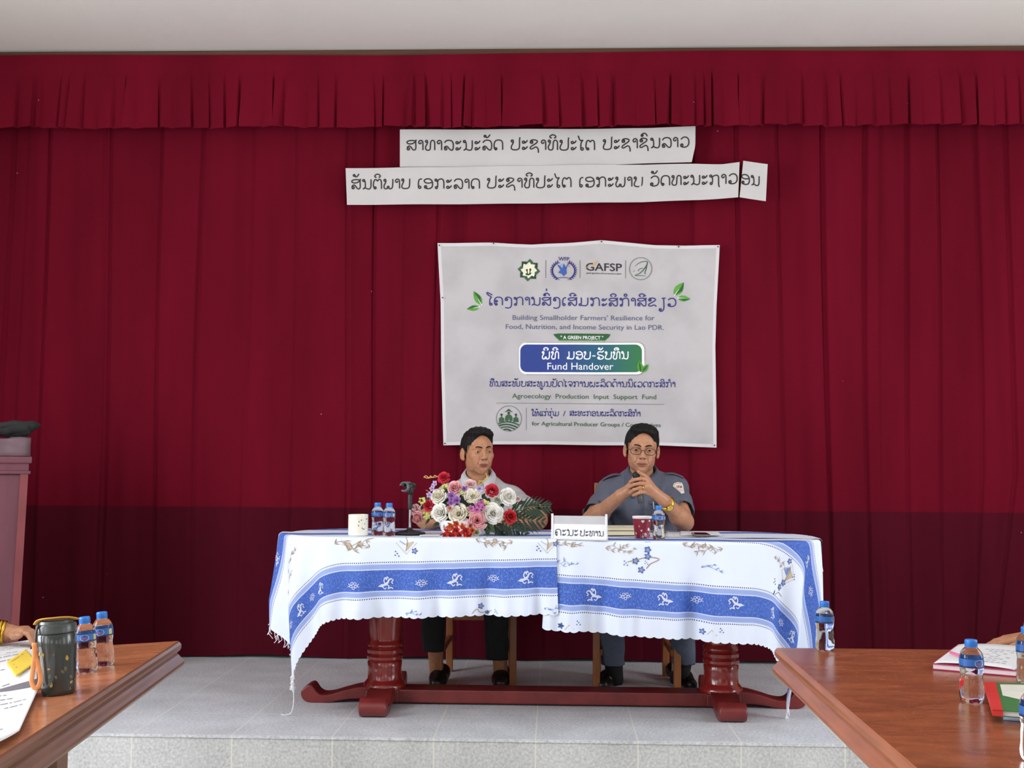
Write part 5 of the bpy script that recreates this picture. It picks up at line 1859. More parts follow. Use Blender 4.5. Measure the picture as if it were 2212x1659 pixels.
wb = [PZ(2168, 1556, ZTAB), PZ(2330, 1568, ZTAB), PZ(2330, 1500, ZTAB), PZ(2150, 1492, ZTAB)]
bk2 = empty('book', wb[0], 'white book with a blue edge lying under the red and green book', 'book')
mb = MB(); quad_slab(wb, ZTAB + EPS, ZTAB + .003, 0, mb); quad_slab(wb, ZTAB + .0115, ZTAB + .013, 0, mb); mb.build('cover', mat('pale_blue_cover', (150, 176, 214), .5, .06, 30), bk2)
mb = MB(); quad_slab(shrink(wb, .98), ZTAB + .003, ZTAB + .0115, 0, mb); mb.build('pages', pages, bk2)
rb = [PZ(2145, 1548, ZTAB + .013), PZ(2330, 1560, ZTAB + .013), PZ(2330, 1492, ZTAB + .013), PZ(2127, 1487, ZTAB + .013)]
bk = empty('book', rb[0], 'book with a red spine and green and white cover on the right table', 'book')
redc = mat('red_spine', (206, 44, 40), .45, .06, 30); grc = mat('green_cover', (52, 116, 58), .45, .08, 30)
zb0 = ZTAB + .0138
mb = MB(); quad_slab(rb, zb0, zb0 + .0015, 1, mb); quad_slab(rb, zb0 + .0125, zb0 + .0145, 1, mb)
u = lambda a_, v: ((rb[0] * (1 - a_) + rb[1] * a_) * (1 - v) + (rb[3] * (1 - a_) + rb[2] * a_) * v)
quad_slab([u(-.004, 0), u(.12, 0), u(.12, 1), u(-.004, 1)], zb0, zb0 + .0155, 0, mb)
vs = [u(.16, .92), u(1, .94), u(1, .1), u(.85, .12), u(.16, .5)]
mb.add([(q[0], q[1], zb0 + .0152) for q in vs[:]], [(4, 3, 2, 1, 0)], 2)
mb.build('cover', [redc, grc, mat('cover_white', (222, 220, 208), .5, .1, 14)], bk)
mb = MB(); quad_slab([u(.05, .015), u(.99, .015), u(.99, .98), u(.05, .98)], zb0 + .0015, zb0 + .0125, 0, mb); mb.build('pages', pages, bk)
# ------------------------------------------------------------------ people: smooth blended volumes turned into one skin
def V3(*a): return np.array(a, float)


def axis(lo, hi, coarse, fine):
    """grid positions with finer steps inside the given ranges (a, b, step)"""
    x = lo; out = [lo]
    while x < hi:
        st = coarse
        for a, b, s in fine:
            if a <= x < b: st = min(st, s)
            elif x < a < x + st: st = max(a - x, s)
        x += st; out.append(x)
    return np.array(out, dtype=np.float32)


class Field:
    def __init__(s, xs, ys, zs):
        s.x, s.y, s.z = xs, ys, zs
        s.D = np.full((len(xs), len(ys), len(zs)), .2, dtype=np.float32)

    def _win(s, lo, hi):
        r = []
        for ax, a, b in zip((s.x, s.y, s.z), lo, hi):
            i = int(np.searchsorted(ax, a)); j = int(np.searchsorted(ax, b, side='right'))
            r.append(slice(max(i - 1, 0), min(j + 1, len(ax))))
        return tuple(r)

    def op(s, fn, lo, hi, k=.01, mode='add', m=.03):
        lo = np.asarray(lo) - m - k; hi = np.asarray(hi) + m + k
        w = s._win(lo, hi)
        X = s.x[w[0]][:, None, None]; Y = s.y[w[1]][None, :, None]; Z = s.z[w[2]][None, None, :]
        if X.size == 0 or Y.size == 0 or Z.size == 0: return s
        d = fn(X, Y, Z).astype(np.float32)
        A = s.D[w]
        if mode == 'add':
            h = np.clip(.5 + .5 * (A - d) / k, 0, 1)
            s.D[w] = A * (1 - h) + d * h - k * h * (1 - h)
        else:
            d = -d
            h = np.clip(.5 - .5 * (A - d) / k, 0, 1)
            s.D[w] = A * (1 - h) + d * h + k * h * (1 - h)
        return s

    def cone(s, a, b, r1, r2, k=.01, mode='add'):
        a = np.asarray(a, float); b = np.asarray(b, float); R = max(r1, r2)
        ba = b - a; L2 = max(float(ba @ ba), 1e-9)

        def fn(X, Y, Z):
            t = np.clip(((X - a[0]) * ba[0] + (Y - a[1]) * ba[1] + (Z - a[2]) * ba[2]) / L2, 0, 1)
            return np.sqrt((X - a[0] - t * ba[0]) ** 2 + (Y - a[1] - t * ba[1]) ** 2 + (Z - a[2] - t * ba[2]) ** 2) - (r1 + (r2 - r1) * t)
        return s.op(fn, np.minimum(a, b) - R, np.maximum(a, b) + R, k, mode)

    def ell(s, c, r, k=.01, mode='add', R=None):
        c = np.asarray(c, float); r = np.asarray(r, float)
        R = np.eye(3) if R is None else np.asarray(R)
        ext = np.abs(R) @ r

        def fn(X, Y, Z):
            x, y, z = X - c[0], Y - c[1], Z - c[2]
            q = [(R[0, i] * x + R[1, i] * y + R[2, i] * z) for i in range(3)]
            k0 = np.sqrt((q[0] / r[0]) ** 2 + (q[1] / r[1]) ** 2 + (q[2] / r[2]) ** 2)
            k1 = np.sqrt((q[0] / r[0] ** 2) ** 2 + (q[1] / r[1] ** 2) ** 2 + (q[2] / r[2] ** 2) ** 2)
            return k0 * (k0 - 1) / np.maximum(k1, 1e-6)
        return s.op(fn, c - ext, c + ext, k, mode)

    def mesh(s):
        D = s.D; S_ = D < 0
        nx, ny, nz = D.shape
        cnt = np.zeros((nx - 1, ny - 1, nz - 1), np.int8)
        offs = [(i, j, k) for i in (0, 1) for j in (0, 1) for k in (0, 1)]
        for i, j, k in offs: cnt += S_[i:nx - 1 + i, j:ny - 1 + j, k:nz - 1 + k]
        act = np.argwhere((cnt > 0) & (cnt < 8))
        idx = np.full(cnt.shape, -1, np.int32)
        idx[act[:, 0], act[:, 1], act[:, 2]] = np.arange(len(act))
        pos = np.zeros((len(act), 3)); num = np.zeros(len(act))
        ax = (s.x, s.y, s.z)
        C = {o: D[act[:, 0] + o[0], act[:, 1] + o[1], act[:, 2] + o[2]] for o in offs}
        for o in offs:
            for d in range(3):
                if o[d]: continue
                p = list(o); p[d] = 1; p = tuple(p)
                a, b = C[o], C[p]
                m_ = (a < 0) != (b < 0)
                t = np.where(m_, a / np.where(a == b, 1, a - b), 0)
                for e in range(3):
                    base = ax[e][act[:, e] + o[e]]
                    q = base + t * (ax[e][act[:, e] + 1] - ax[e][act[:, e]]) if e == d else base
                    pos[:, e] += np.where(m_, q, 0)
                num += m_
        pos /= num[:, None]
        F = []
        for d in range(3):
            sl0 = [slice(1, n - 1) for n in D.shape]; sl1 = list(sl0)
            sl0[d] = slice(0, D.shape[d] - 1); sl1[d] = slice(1, D.shape[d])
            a, b = S_[tuple(sl0)], S_[tuple(sl1)]
            e1, e2 = [(1, 2), (2, 0), (0, 1)][d]
            for flip, msk in ((False, a & ~b), (True, ~a & b)):
                I = np.argwhere(msk)
                for e in range(3):
                    if e != d: I[:, e] += 1
                if not len(I): continue
                q = []
                for o1, o2 in ((-1, -1), (0, -1), (0, 0), (-1, 0)):
                    J = I.copy(); J[:, e1] += o1; J[:, e2] += o2
                    q.append(idx[J[:, 0], J[:, 1], J[:, 2]])
                q = np.stack(q if not flip else q[::-1], 1)
                F.append(q)
        return pos, np.concatenate(F)


def skin_mesh(name, P, F, mats, parent, tint=None, smooth_it=1, label=None):
    me = bpy.data.meshes.new(name)
    # one light smoothing pass
    n = len(P)
    for _ in range(smooth_it):
        acc = np.zeros_like(P); num = np.zeros(n)
        for i in range(4):
            a, b = F[:, i], F[:, (i + 1) % 4]
            for e in range(3): acc[:, e] += np.bincount(a, P[b, e], n) + np.bincount(b, P[a, e], n)
            num += np.bincount(a, minlength=n) + np.bincount(b, minlength=n)
        P = P * .55 + .45 * acc / np.maximum(num, 1)[:, None]
    me.vertices.add(n); me.vertices.foreach_set('co', P.astype(np.float32).ravel())
    me.loops.add(F.size); me.loops.foreach_set('vertex_index', F.astype(np.int32).ravel())
    me.polygons.add(len(F)); me.polygons.foreach_set('loop_start', np.arange(0, F.size, 4, dtype=np.int32))
    me.polygons.foreach_set('use_smooth', np.ones(len(F), bool))
    me.update(calc_edges=True)
    me.validate()
    if tint is not None:
        at = me.attributes.new('tint', 'FLOAT', 'POINT')
        at.data.foreach_set('value', tint(P).astype(np.float32))
    for m_ in (mats if isinstance(mats, (list, tuple)) else [mats]): me.materials.append(m_)
    o = bpy.data.objects.new(name, me); COL.objects.link(o)
    if parent is not None:
        o.parent = parent; o.matrix_parent_inverse = mat_of(parent).inverted()
    if label: o['label'] = label
    return o


def skin_mat(name, rgb, lip):
    mt, nt, b = node_mat(name)
    at = nt.nodes.new('ShaderNodeAttribute'); at.attribute_name = 'tint'
    tc = nt.nodes.new('ShaderNodeTexCoord')
    nz = nt.nodes.new('ShaderNodeTexNoise'); nz.inputs['Scale'].default_value = 60; nz.inputs['Detail'].default_value = 4
    nt.links.new(tc.outputs['Object'], nz.inputs['Vector'])
    c = np.array(lin(rgb)[:3])
    rp = nt.nodes.new('ShaderNodeValToRGB')
    rp.color_ramp.elements[0].position = .3; rp.color_ramp.elements[0].color = tuple(c * .86) + (1,)
    rp.color_ramp.elements[1].position = .7; rp.color_ramp.elements[1].color = tuple(c * 1.1) + (1,)
    nt.links.new(nz.outputs['Fac'], rp.inputs['Fac'])
    nt.links.new(mixc(nt, at.outputs['Fac'], rp.outputs[0], lin(lip)), b.inputs['Base Color'])
    b.inputs['Roughness'].default_value = .42
    b.inputs['Subsurface Weight'].default_value = .08
    b.inputs['Subsurface Radius'].default_value = (.008, .004, .002)
    b.inputs['Specular IOR Level'].default_value = .35
    return mt


def rot3(yaw, pitch, roll):
    """yaw turns the face towards +x (picture right), pitch nods it down, roll tips it to picture right"""
    return np.array((Matrix.Rotation(yaw, 3, 'Z') @ Matrix.Rotation(pitch, 3, 'X') @ Matrix.Rotation(roll, 3, 'Y')))


class Head:
    """face looks along -y in its own space; the origin lies between the ears"""

    def __init__(s, c, R, sc=1.0, wide=1.0):
        s.c = np.asarray(c, float); s.R = R; s.s = sc; s.w = wide

    def p(s, x, y, z): return s.c + s.R @ (np.array([x * s.w, y, z]) * s.s)

    def loc(s, P): return ((np.asarray(P) - s.c) @ s.R) / s.s / np.array([s.w, 1, 1])

    def build(s, f, open_mouth=False, jowl=1.0):
        E = lambda c, r, k=.01, m='add': f.ell(s.p(*c), np.array([r[0] * s.w, r[1], r[2]]) * s.s, k * s.s, m, s.R)
        Cn = lambda a, b, r1, r2, k=.01, m='add': f.cone(s.p(*a), s.p(*b), r1 * s.s, r2 * s.s, k * s.s, m)
        E((0, .012, .034), (.075, .093, .084), .02)                 # skull
        E((0, -.030, .022), (.064, .060, .062), .02)                # forehead
        E((0, -.026, -.042), (.059, .066, .072), .03)               # face
        for q in (-1, 1):
            E((q * .040, -.006, -.062), (.019, .044, .034), .03)    # jaw
            E((q * .042, -.062, -.022), (.020, .018, .015), .024)   # cheekbone
            E((q * .028, -.068, -.050), (.018, .018, .022), .02)    # cheek
        E((0, -.066, -.100), (.023, .022, .020), .025)              # chin
        E((0, -.079, -.067), (.030, .014, .022), .022)              # mouth mound
        for q in (-1, 1):
            Cn((q * .012, -.088, .020), (q * .044, -.074, .022), .010, .008, .016)          # brow
            E((q * .032, -.094, .002), (.020, .0155, .013), .012, 'sub')                       # socket
        Cn((0, -.088, .012), (0, -.108, -.028), .0075, .0105, .010)                             # nose
        E((0, -.108, -.031), (.011, .010, .009), .006)
        for q in (-1, 1):
            E((q * .0125, -.099, -.034), (.0085, .011, .0075), .006)
            E((q * .0075, -.105, -.0425), (.0042, .0055, .0035), .004, 'sub')                 # nostril
        # eyelids round an opening
        for q in (-1, 1):
            E((q * .032, -.0765, .001), (.0155, .0155, .0135), .005)
            Ex = (q * .032, -.094, .0005)
            E(Ex, (.0132, .012, .0040), .003, 'sub')
        # lips
        dz = -.003 if open_mouth else 0
        Cn((-.023, -.0855, -.0680), (0, -.0945, -.0640), .0032, .0050, .005)
        Cn((.023, -.0855, -.0680), (0, -.0945, -.0640), .0032, .0050, .005)
        Cn((-.020, -.0855, -.0725 + dz), (0, -.0930, -.0755 + dz), .0032, .0058, .005)
        Cn((.020, -.0855, -.0725 + dz), (0, -.0930, -.0755 + dz), .0032, .0058, .005)
        E((0, -.098, -.0697 + dz * .6), (.026, .013, .0030 if open_mouth else .0016), .003, 'sub')
        E((0, -.094, -.083 + dz), (.016, .010, .005), .008, 'sub')
        for q in (-1, 1):                                            # folds beside the mouth
            Cn((q * .021, -.094, -.040), (q * .031, -.087, -.066), .0012, .0014, .008, 'sub')
        # ears
        for q in (-1, 1):
            Re = s.R @ np.array(Matrix.Rotation(-q * .36, 3, 'Z')) @ np.array(Matrix.Rotation(.18, 3, 'X'))
            f.ell(s.p(q * .081, .014, -.012), np.array([.0072, .019, .033]) * s.s, .006 * s.s, 'add', Re)
            f.ell(s.p(q * .0875, .004, -.006), np.array([.0060, .0095, .019]) * s.s, .005 * s.s, 'sub', Re)
            f.ell(s.p(q * .078, .006, -.038), np.array([.0065, .010, .010]) * s.s, .006 * s.s, 'add', Re)

    def tint(s, P):
        q = s.loc(P)
        x, y, z = q[:, 0], q[:, 1], q[:, 2]
        lip = np.clip(1.15 - np.sqrt((x / .0265) ** 2 + ((z + .0700) / .0115) ** 2), 0, .25) / .25 * (y < -.080)
        nost = np.clip(1.2 - np.sqrt(((np.abs(x) - .0075) / .005) ** 2 + ((z + .043) / .0045) ** 2), 0, .3) / .3 * (y < -.095)
        return np.clip(lip * .8 + nost * .9, 0, 1)

    def hair(s, parent, m_, part=1, line=.0, side=.0):
        """short combed hair as one shell over the skull"""
        g = lambda a, b, st: np.arange(a, b, st, dtype=np.float32)
        f = Field(g(-.11, .11, .0022), g(-.13, .14, .0022), g(-.09, .155, .0022))
        f.ell((0, .014, .036), (.0825, .100, .0925), .01)
        f.ell((part * .012, -.040, .102), (.050, .046, .024), .03)            # lifted front
        f.ell((-part * .03, -.03, .092), (.04, .05, .024), .03)
        f.ell((0, .05, .01), (.078, .066, .085), .02)

        def strands(X, Y, Z): return None
        X = f.x[:, None, None]; Y = f.y[None, :, None]; Z = f.z[None, None, :]
        f.D += (.0011 * np.sin((X * part + .5 * Y) * 520 + Z * 60) + .0012 * np.sin((X * part + .4 * Y + .3 * Z) * 230)).astype(np.float32)
        # face opening: forehead up to the hairline, temples, round the ears, nape
        f.ell((0, -.105, -.01), (.069, .080, .082 + line), .006, 'sub')
        f.ell((part * -.004, -.120, .018), (.062 + side, .098, .082 + line), .006, 'sub')
        f.ell((0, -.07, -.085), (.12, .085, .085), .006, 'sub')
        for q in (-1, 1):
            f.ell((q * .085, .012, -.028), (.030, .034, .040), .004, 'sub')
        f.op(lambda X, Y, Z: Z + .040 - .0 * X + .0 * Y, (-.2, -.2, -.1), (.2, .2, -.02), .01, 'sub', m=.05)
        # keep clear of the very inside
        f.ell((0, .012, .030), (.066, .084, .076), .004, 'sub')
        P, F = f.mesh()
        P = (P * np.array([s.w, 1, 1]) * s.s) @ s.R.T + s.c
        return skin_mesh('hair', P, F, m_, parent)

    def eyes(s, parent, mats, gaze=(0, 0)):
        for q in (-1, 1):
            mb = MB()
            c = s.p(q * .032, -.0765, .001); r_ = .0132 * s.s
            vs = []; nu, nv = 20, 14
            d0 = s.R @ np.array([gaze[0], -1, gaze[1]]); d0 /= np.linalg.norm(d0)
            ux_ = np.cross(d0, s.R @ np.array([0, 0, 1.0])); ux_ /= np.linalg.norm(ux_); uz_ = np.cross(ux_, d0)
            rings = [0, .11, .22, .33, .52, .56, .6, .9, 1.3, 1.8, 2.4, 3.0]
            for a in rings:
                for k in range(nu):
                    t = 2 * math.pi * k / nu
                    vs.append(c + r_ * (d0 * math.cos(a) + (ux_ * math.cos(t) + uz_ * math.sin(t)) * math.sin(a)))
            for j in range(len(rings) - 1):
                mi = 2 if j < 2 else 1 if j < 5 else 0
                mb.add([vs[j * nu + k] for k in range(nu)] + [vs[(j + 1) * nu + k] for k in range(nu)], [(k, (k + 1) % nu, nu + (k + 1) % nu, nu + k) for k in range(nu)], mi)
            mb.build('eye', mats, parent, smooth=True)

    def brows(s, parent, m_, drop=0.0):
        for q in (-1, 1):
            P = [s.p(q * .010, -.0985, .020 - drop), s.p(q * .022, -.098, .0255), s.p(q * .036, -.090, .0265), s.p(q * .050, -.076, .021)]
            MB().tube(crom(P, 4), [.0023 * s.s * t for t in np.interp(np.linspace(0, 1, 13), [0, .3, .7, 1], [1.0, 1.3, 1.1, .35])], 8, flat=1.2).build('eyebrow', m_, parent, smooth='full')


EYE_M = [mat('eye_white', (190, 176, 166), .25, .02, 50), mat('dark_brown_iris', (44, 28, 20), .2, .1, 90), mat('pupil', (10, 8, 8), .15, .05, 50)]
hair_m = mat('black_hair', (20, 18, 18), .68, .3, 120, stretch=(1, 1, 3))
hair_m.node_tree.nodes['Principled BSDF'].inputs['Specular IOR Level'].default_value = .25
skin_a = skin_mat('skin_tan', (186, 134, 104), (150, 92, 82))
skin_b = skin_mat('skin_warm_brown', (184, 130, 98), (148, 88, 78))


def finger(f, pts, r0, r1, k=.003):
    n = len(pts) - 1
    for i in range(n):
        a = r0 + (r1 - r0) * i / n; b = r0 + (r1 - r0) * (i + 1) / n
        f.cone(pts[i], pts[i + 1], a, b, k)


def body_field(J, fine):
    P = np.array([v for v in J['pts']])
    lo = P.min(0) - .13; hi = P.max(0) + .15
    xs, ys, zs = (axis(lo[i], hi[i], .0065, fine[i]) for i in range(3))
    return Field(xs, ys, zs)


def limb(f, a, b, c, r, k=.02):
    """upper and lower part of an arm or leg with a soft joint"""
    f.cone(a, b, r[0], r[1], k); f.cone(b, c, r[2], r[3], k)
    m_ = np.asarray(b) * .72 + np.asarray(c) * .28
    f.cone(np.asarray(b) * .88 + np.asarray(c) * .12, m_, r[2] * 1.02, r[2] * 1.06, k)


def flat_hand(f, wrist, knuckle, up, side, L=.085, curl=.25, spread=.02, thumb=1):
    """a relaxed hand lying flat: wrist -> knuckle direction, up = back of the hand, side = across the palm towards the thumb"""
    w_ = np.asarray(wrist, float); kn = np.asarray(knuckle, float)
    d = (kn - w_) / np.linalg.norm(kn - w_); up = np.asarray(up, float); side = np.asarray(side, float)
    for t in (-.028, -.010, .009, .027):
        f.cone(w_ + side * t * .55, kn + side * t * 1.05, .0155, .0115, .014)
    for i, (t, l) in enumerate(((.029, .92), (.010, 1.0), (-.010, .94), (-.028, .76))):
        a = kn + side * t
        dd = d + side * (t * spread * 25)
        b_ = a + dd * L * .45 * l - up * curl * .012; c = b_ + dd * L * .32 * l - up * curl * .030; e = c + dd * L * .23 * l - up * curl * .034
        finger(f, [a, b_, c, e], .0098, .0072)
    a = w_ * .65 + kn * .35 + side * .026 * thumb - up * .006
    b_ = a + d * .030 + side * .024 * thumb - up * .004; c = b_ + d * .026 + side * .006 * thumb
    finger(f, [a, b_, c, c + d * .012], .0125, .0085, .008)


def collar(parent, ring_c, r, z, m_, R=None, front=-1, spread=.018, stand=.032, drop=.055, width=1.0, name='collar'):
    """turned down shirt collar round the neck, open at the front (-y)"""
    mb = MB(); rows = []
    N = 44
    for i in range(N + 1):
        t = i / N
        a = -math.pi / 2 + (2 * math.pi) * t                       # starts and ends at the front
        open_ = .40
        a = -math.pi / 2 + open_ + (2 * math.pi - 2 * open_) * t
        fr = abs(2 * t - 1) ** 3                                    # 1 at the front ends
        ca, sa = math.cos(a), math.sin(a)
        inn = np.array([ca * r * .98, sa * r * 1.06, stand * (1 - .55 * fr) + .012 * sa])
        topp = np.array([ca * r * 1.05, sa * r * 1.14, stand * (1 - .55 * fr) + .006 + .012 * sa])
        out = np.array([ca * (r * 1.28 + .012), sa * (r * 1.32 + .010), -drop * .35 - drop * .35 * fr + .010 * sa])
        tip = out + np.array([ca * .010 * width + (1 if ca > 0 else -1) * .016 * fr, -.014 * fr, -.012 - .030 * fr])
        row = [np.array([ca * r * .96, sa * r * 1.03, -.03])] + [inn, topp, out * .5 + topp * .5 + np.array([ca * .006, sa * .006, .004]), out, tip]
        rows.append([ring_c + (R @ q if R is not None else q) for q in row])
    mb.grid(rows)
    return mb.build(name, m_, parent, smooth='full', solid=.003, off=1.0)


def wrinkle(f, amp=.002, seed=0):
    r = random.Random(seed)
    X = f.x[:, None, None]; Y = f.y[None, :, None]; Z = f.z[None, None, :]
    for k in range(5):
        v = [r.uniform(-1, 1) for _ in range(3)]; l = math.sqrt(sum(q * q for q in v)); fr = r.uniform(35, 95)
        f.D += (amp * .5 * np.sin((X * v[0] + Y * v[1] + Z * v[2]) / l * fr + r.uniform(0, 6) + 1.5 * np.sin(Z * 20 + k))).astype(np.float32)


def fix_seat(name_label, cat_label): pass


def shoe(parent, heel, toe, m_, wd=.046, high=.06, z=ZS):
    h = np.asarray(heel, float); t = np.asarray(toe, float)
    d = (t - h) / np.linalg.norm(t - h)
    lo = np.minimum(h, t) - .09; hi = np.maximum(h, t) + .09
    f = Field(np.arange(lo[0], hi[0], .004, dtype=np.float32), np.arange(lo[1], hi[1], .004, dtype=np.float32), np.arange(z - .02, z + .16, .004, dtype=np.float32))
    g = lambda p, dz: np.array([p[0], p[1], z + dz])
    f.cone(g(h, .040), g(h * .45 + t * .55, .030), .036, wd * .93, .02); f.cone(g(h * .45 + t * .55, .030), g(t - d * .03, .018), wd * .93, .031, .02)
    f.cone(g(h, .05), g(h + d * .02, high), .036, .036, .02)
    f.op(lambda X, Y, Z: Z - (z + .0015) + 0 * X + 0 * Y, lo, hi, .002, 'sub', m=.1)
    P, F = f.mesh()
    return skin_mesh('shoe', P, F, m_, parent)


def trousers(parent, hip_l, hip_r, knees, hems, m_, rk=.068, rh=.056, seat_z=ZS + .46):
    pts = [hip_l, hip_r] + list(knees) + list(hems)
    lo = np.min(pts, 0) - .13; hi = np.max(pts, 0) + .13
    f = Field(*(axis(lo[i], hi[i], .0075, []) for i in range(3)))
    f.cone(hip_l, hip_r, .115, .115, .04)
    for hp, kn, hm in zip((hip_l, hip_r), knees, hems):
        f.cone(hp, kn, .098, rk, .04); f.cone(kn, hm, rk, rh, .03)
    wrinkle(f, .0022, 5)
    for kn, hm in zip(knees, hems):
        d = (np.asarray(hm) - np.asarray(kn)); d = d / np.linalg.norm(d); hm = np.asarray(hm)
        f.op(lambda X, Y, Z, hm=hm, d=d: -((X - hm[0]) * d[0] + (Y - hm[1]) * d[1] + (Z - hm[2]) * d[2]), hm - .1, hm + .1, .003, 'sub', m=.02) if False else f.op(lambda X, Y, Z, hm=hm: Z - hm[2] + 0 * X + 0 * Y, hm - np.array([.1, .1, .1]), hm + np.array([.1, .1, 0]), .003, 'sub', m=.02)
        f.cone(hm + np.array([0, 0, -.03]), hm + np.array([0, 0, .05]), rh - .006, rh - .006, .003, 'sub')
    P, F = f.mesh()
    return skin_mesh('trousers', P, F, m_, parent)


def shirt(parent, chest, belly, sh, sleeve_to, m_, neck_c, neck_r=.062, rs=(.066, .062), seed=1, hips=None, cr=(.180, .115, .20), br=(.165, .125, .17), vneck=None, buttons=None):
    pts = [chest, belly] + list(sh) + list(sleeve_to)
    lo = np.min(pts, 0) - .23; hi = np.max(pts, 0) + .16
    f = Field(*(axis(lo[i], hi[i], .0052, []) for i in range(3)))
    f.ell(chest, cr, .06); f.ell(belly, br, .08)
    f.cone(sh[0], sh[1], .056, .056, .05)
    nc = np.asarray(neck_c, float)
    for q in sh: f.cone(np.asarray(q) * .35 + nc * .65 + np.array([0, .015, -.045]), q, .046, .054, .04)
    for q, e in zip(sh, sleeve_to): f.cone(q, e, rs[0], rs[1], .035)
    wrinkle(f, .0032, seed)
    for q, e in zip(sh, sleeve_to):
        d = np.asarray(e, float) - q; d /= np.linalg.norm(d); e = np.asarray(e, float)
        f.op(lambda X, Y, Z, e=e, d=d: np.maximum(-((X - e[0]) * d[0] + (Y - e[1]) * d[1] + (Z - e[2]) * d[2]), np.sqrt((X - e[0]) ** 2 + (Y - e[1]) ** 2 + (Z - e[2]) ** 2) - .095), e - .095, e + .095, .003, 'sub', m=.012)
        f.cone(e - d * .03, e + d * .05, rs[1] - .005, rs[1] - .004, .003, 'sub')
    f.cone(nc + np.array([0, .005, -.02]), nc + np.array([0, -.01, .10]), neck_r, neck_r, .006, 'sub')
    if vneck is not None:
        for t in np.linspace(0, 1, 5):
            f.cone(nc + np.array([0, -.03, .02]) * (1 - t) + (np.asarray(vneck) - np.array([0, -.02, 0])) * t, nc + np.array([0, -.09, .03]) * (1 - t) + (np.asarray(vneck) + np.array([0, -.05, 0])) * t, .030 * (1 - t) + .004, .030 * (1 - t) + .004, .004, 'sub')
    P, F = f.mesh()
    return skin_mesh('shirt', P, F, m_, parent), f


def surf_y(f, x, z):
    """front (towards the camera) surface of a volume at x, z"""
    i = int(np.clip(np.searchsorted(f.x, x) - 1, 0, len(f.x) - 2)); k = int(np.clip(np.searchsorted(f.z, z) - 1, 0, len(f.z) - 2))
    u = (x - f.x[i]) / (f.x[i + 1] - f.x[i]); v = (z - f.z[k]) / (f.z[k + 1] - f.z[k])
    col = (f.D[i, :, k] * (1 - u) + f.D[i + 1, :, k] * u) * (1 - v) + (f.D[i, :, k + 1] * (1 - u) + f.D[i + 1, :, k + 1] * u) * v
    if not (col < 0).any(): return None
    j = int(np.argmax(col < 0))
    if j == 0: return float(f.y[0])
    t = col[j - 1] / (col[j - 1] - col[j])
    return float(f.y[j - 1] + (f.y[j] - f.y[j - 1]) * t)
def person(name, label, loc):
    return empty(name, loc, label, 'person')


def at_z(p, z):
    p = np.array(p, float); p[2] = z; return p


# ------------------------------------------------------------------ the speaker in the uniform shirt (right)
pr = person('person', 'man in blue-grey uniform shirt and glasses, elbows on table, speaking into a microphone', (PY(1386, 1400, 5.98)[0], 5.98, ZS))
hd = Head(PY(1386.5, 969.5, 5.84), rot3(math.radians(-1), math.radians(6), math.radians(3)), .965, 1.05)
neck = PY(1387, 1036, 5.93)
shL, shR = PY(1320, 1062, 5.98), PY(1456, 1057, 5.96)
elL, elR = at_z(PY(1276, 1131, 5.73), ZT + .044), at_z(PY(1478, 1128, 5.72), ZT + .044)
wrL, wrR = PY(1341, 1070, 5.56), PY(1433, 1080, 5.53)
hipL, hipR = V3(shL[0] + .07, 6.0, ZS + .57), V3(shR[0] - .07, 6.0, ZS + .57)
knL, knR = at_z(PY(1317, 1330, 5.66), ZS + .50), at_z(PY(1472, 1330, 5.66), ZS + .50)
hmL, hmR = PY(1325, 1437, 5.81), PY(1478, 1435, 5.81)
anL, anR = PY(1328, 1462, 5.86), PY(1466, 1460, 5.86)
chest, belly = PY(1388, 1092, 5.97), PY(1388, 1146, 5.99)
J = dict(pts=[hd.p(0, 0, .1), hd.p(0, -.1, 0), wrL, wrR, elL, elR, shL, shR, hipL, knL, knR, anL, anR, V3(anL[0], 5.65, ZS), V3(anR[0], 5.65, ZS), hipR])
hx = (hd.c[0] - .10, hd.c[0] + .10, .0024)
hz = (hd.c[2] - .135, hd.c[2] + .13, .0024)
f = body_field(J, [[hx], [(hd.c[1] - .125, hd.c[1] + .02, .0024), (5.44, 5.56, .003)], [hz, (neck[2] - .16, neck[2], .003)]])
hd.build(f, open_mouth=True)
f.cone(hd.p(0, .022, -.055), neck + V3(0, .02, -.03), .054, .062, .02)
f.cone(shL, shR, .05, .05, .03); f.ell(chest, (.15, .09, .17), .05); f.ell(belly, (.14, .10, .15), .05)
f.cone(hipL, hipR, .09, .09, .04)
for s, e, w_ in ((shL, elL, wrL), (shR, elR, wrR)):
    limb(f, s, e, w_, (.050, .043, .043, .0285), .02)
for h, k_, a in ((hipL, knL, anL), (hipR, knR, anR)):
    limb(f, h, k_, a, (.075, .052, .046, .034), .02)
for a, t in ((anL, PZ(1303, 1488, ZS)), (anR, PZ(1494, 1487, ZS))):
    f.cone(a + V3(0, .02, -.03), at_z(t, ZS + .035) * .6 + at_z(a, ZS + .035) * .4, .024, .020, .02)
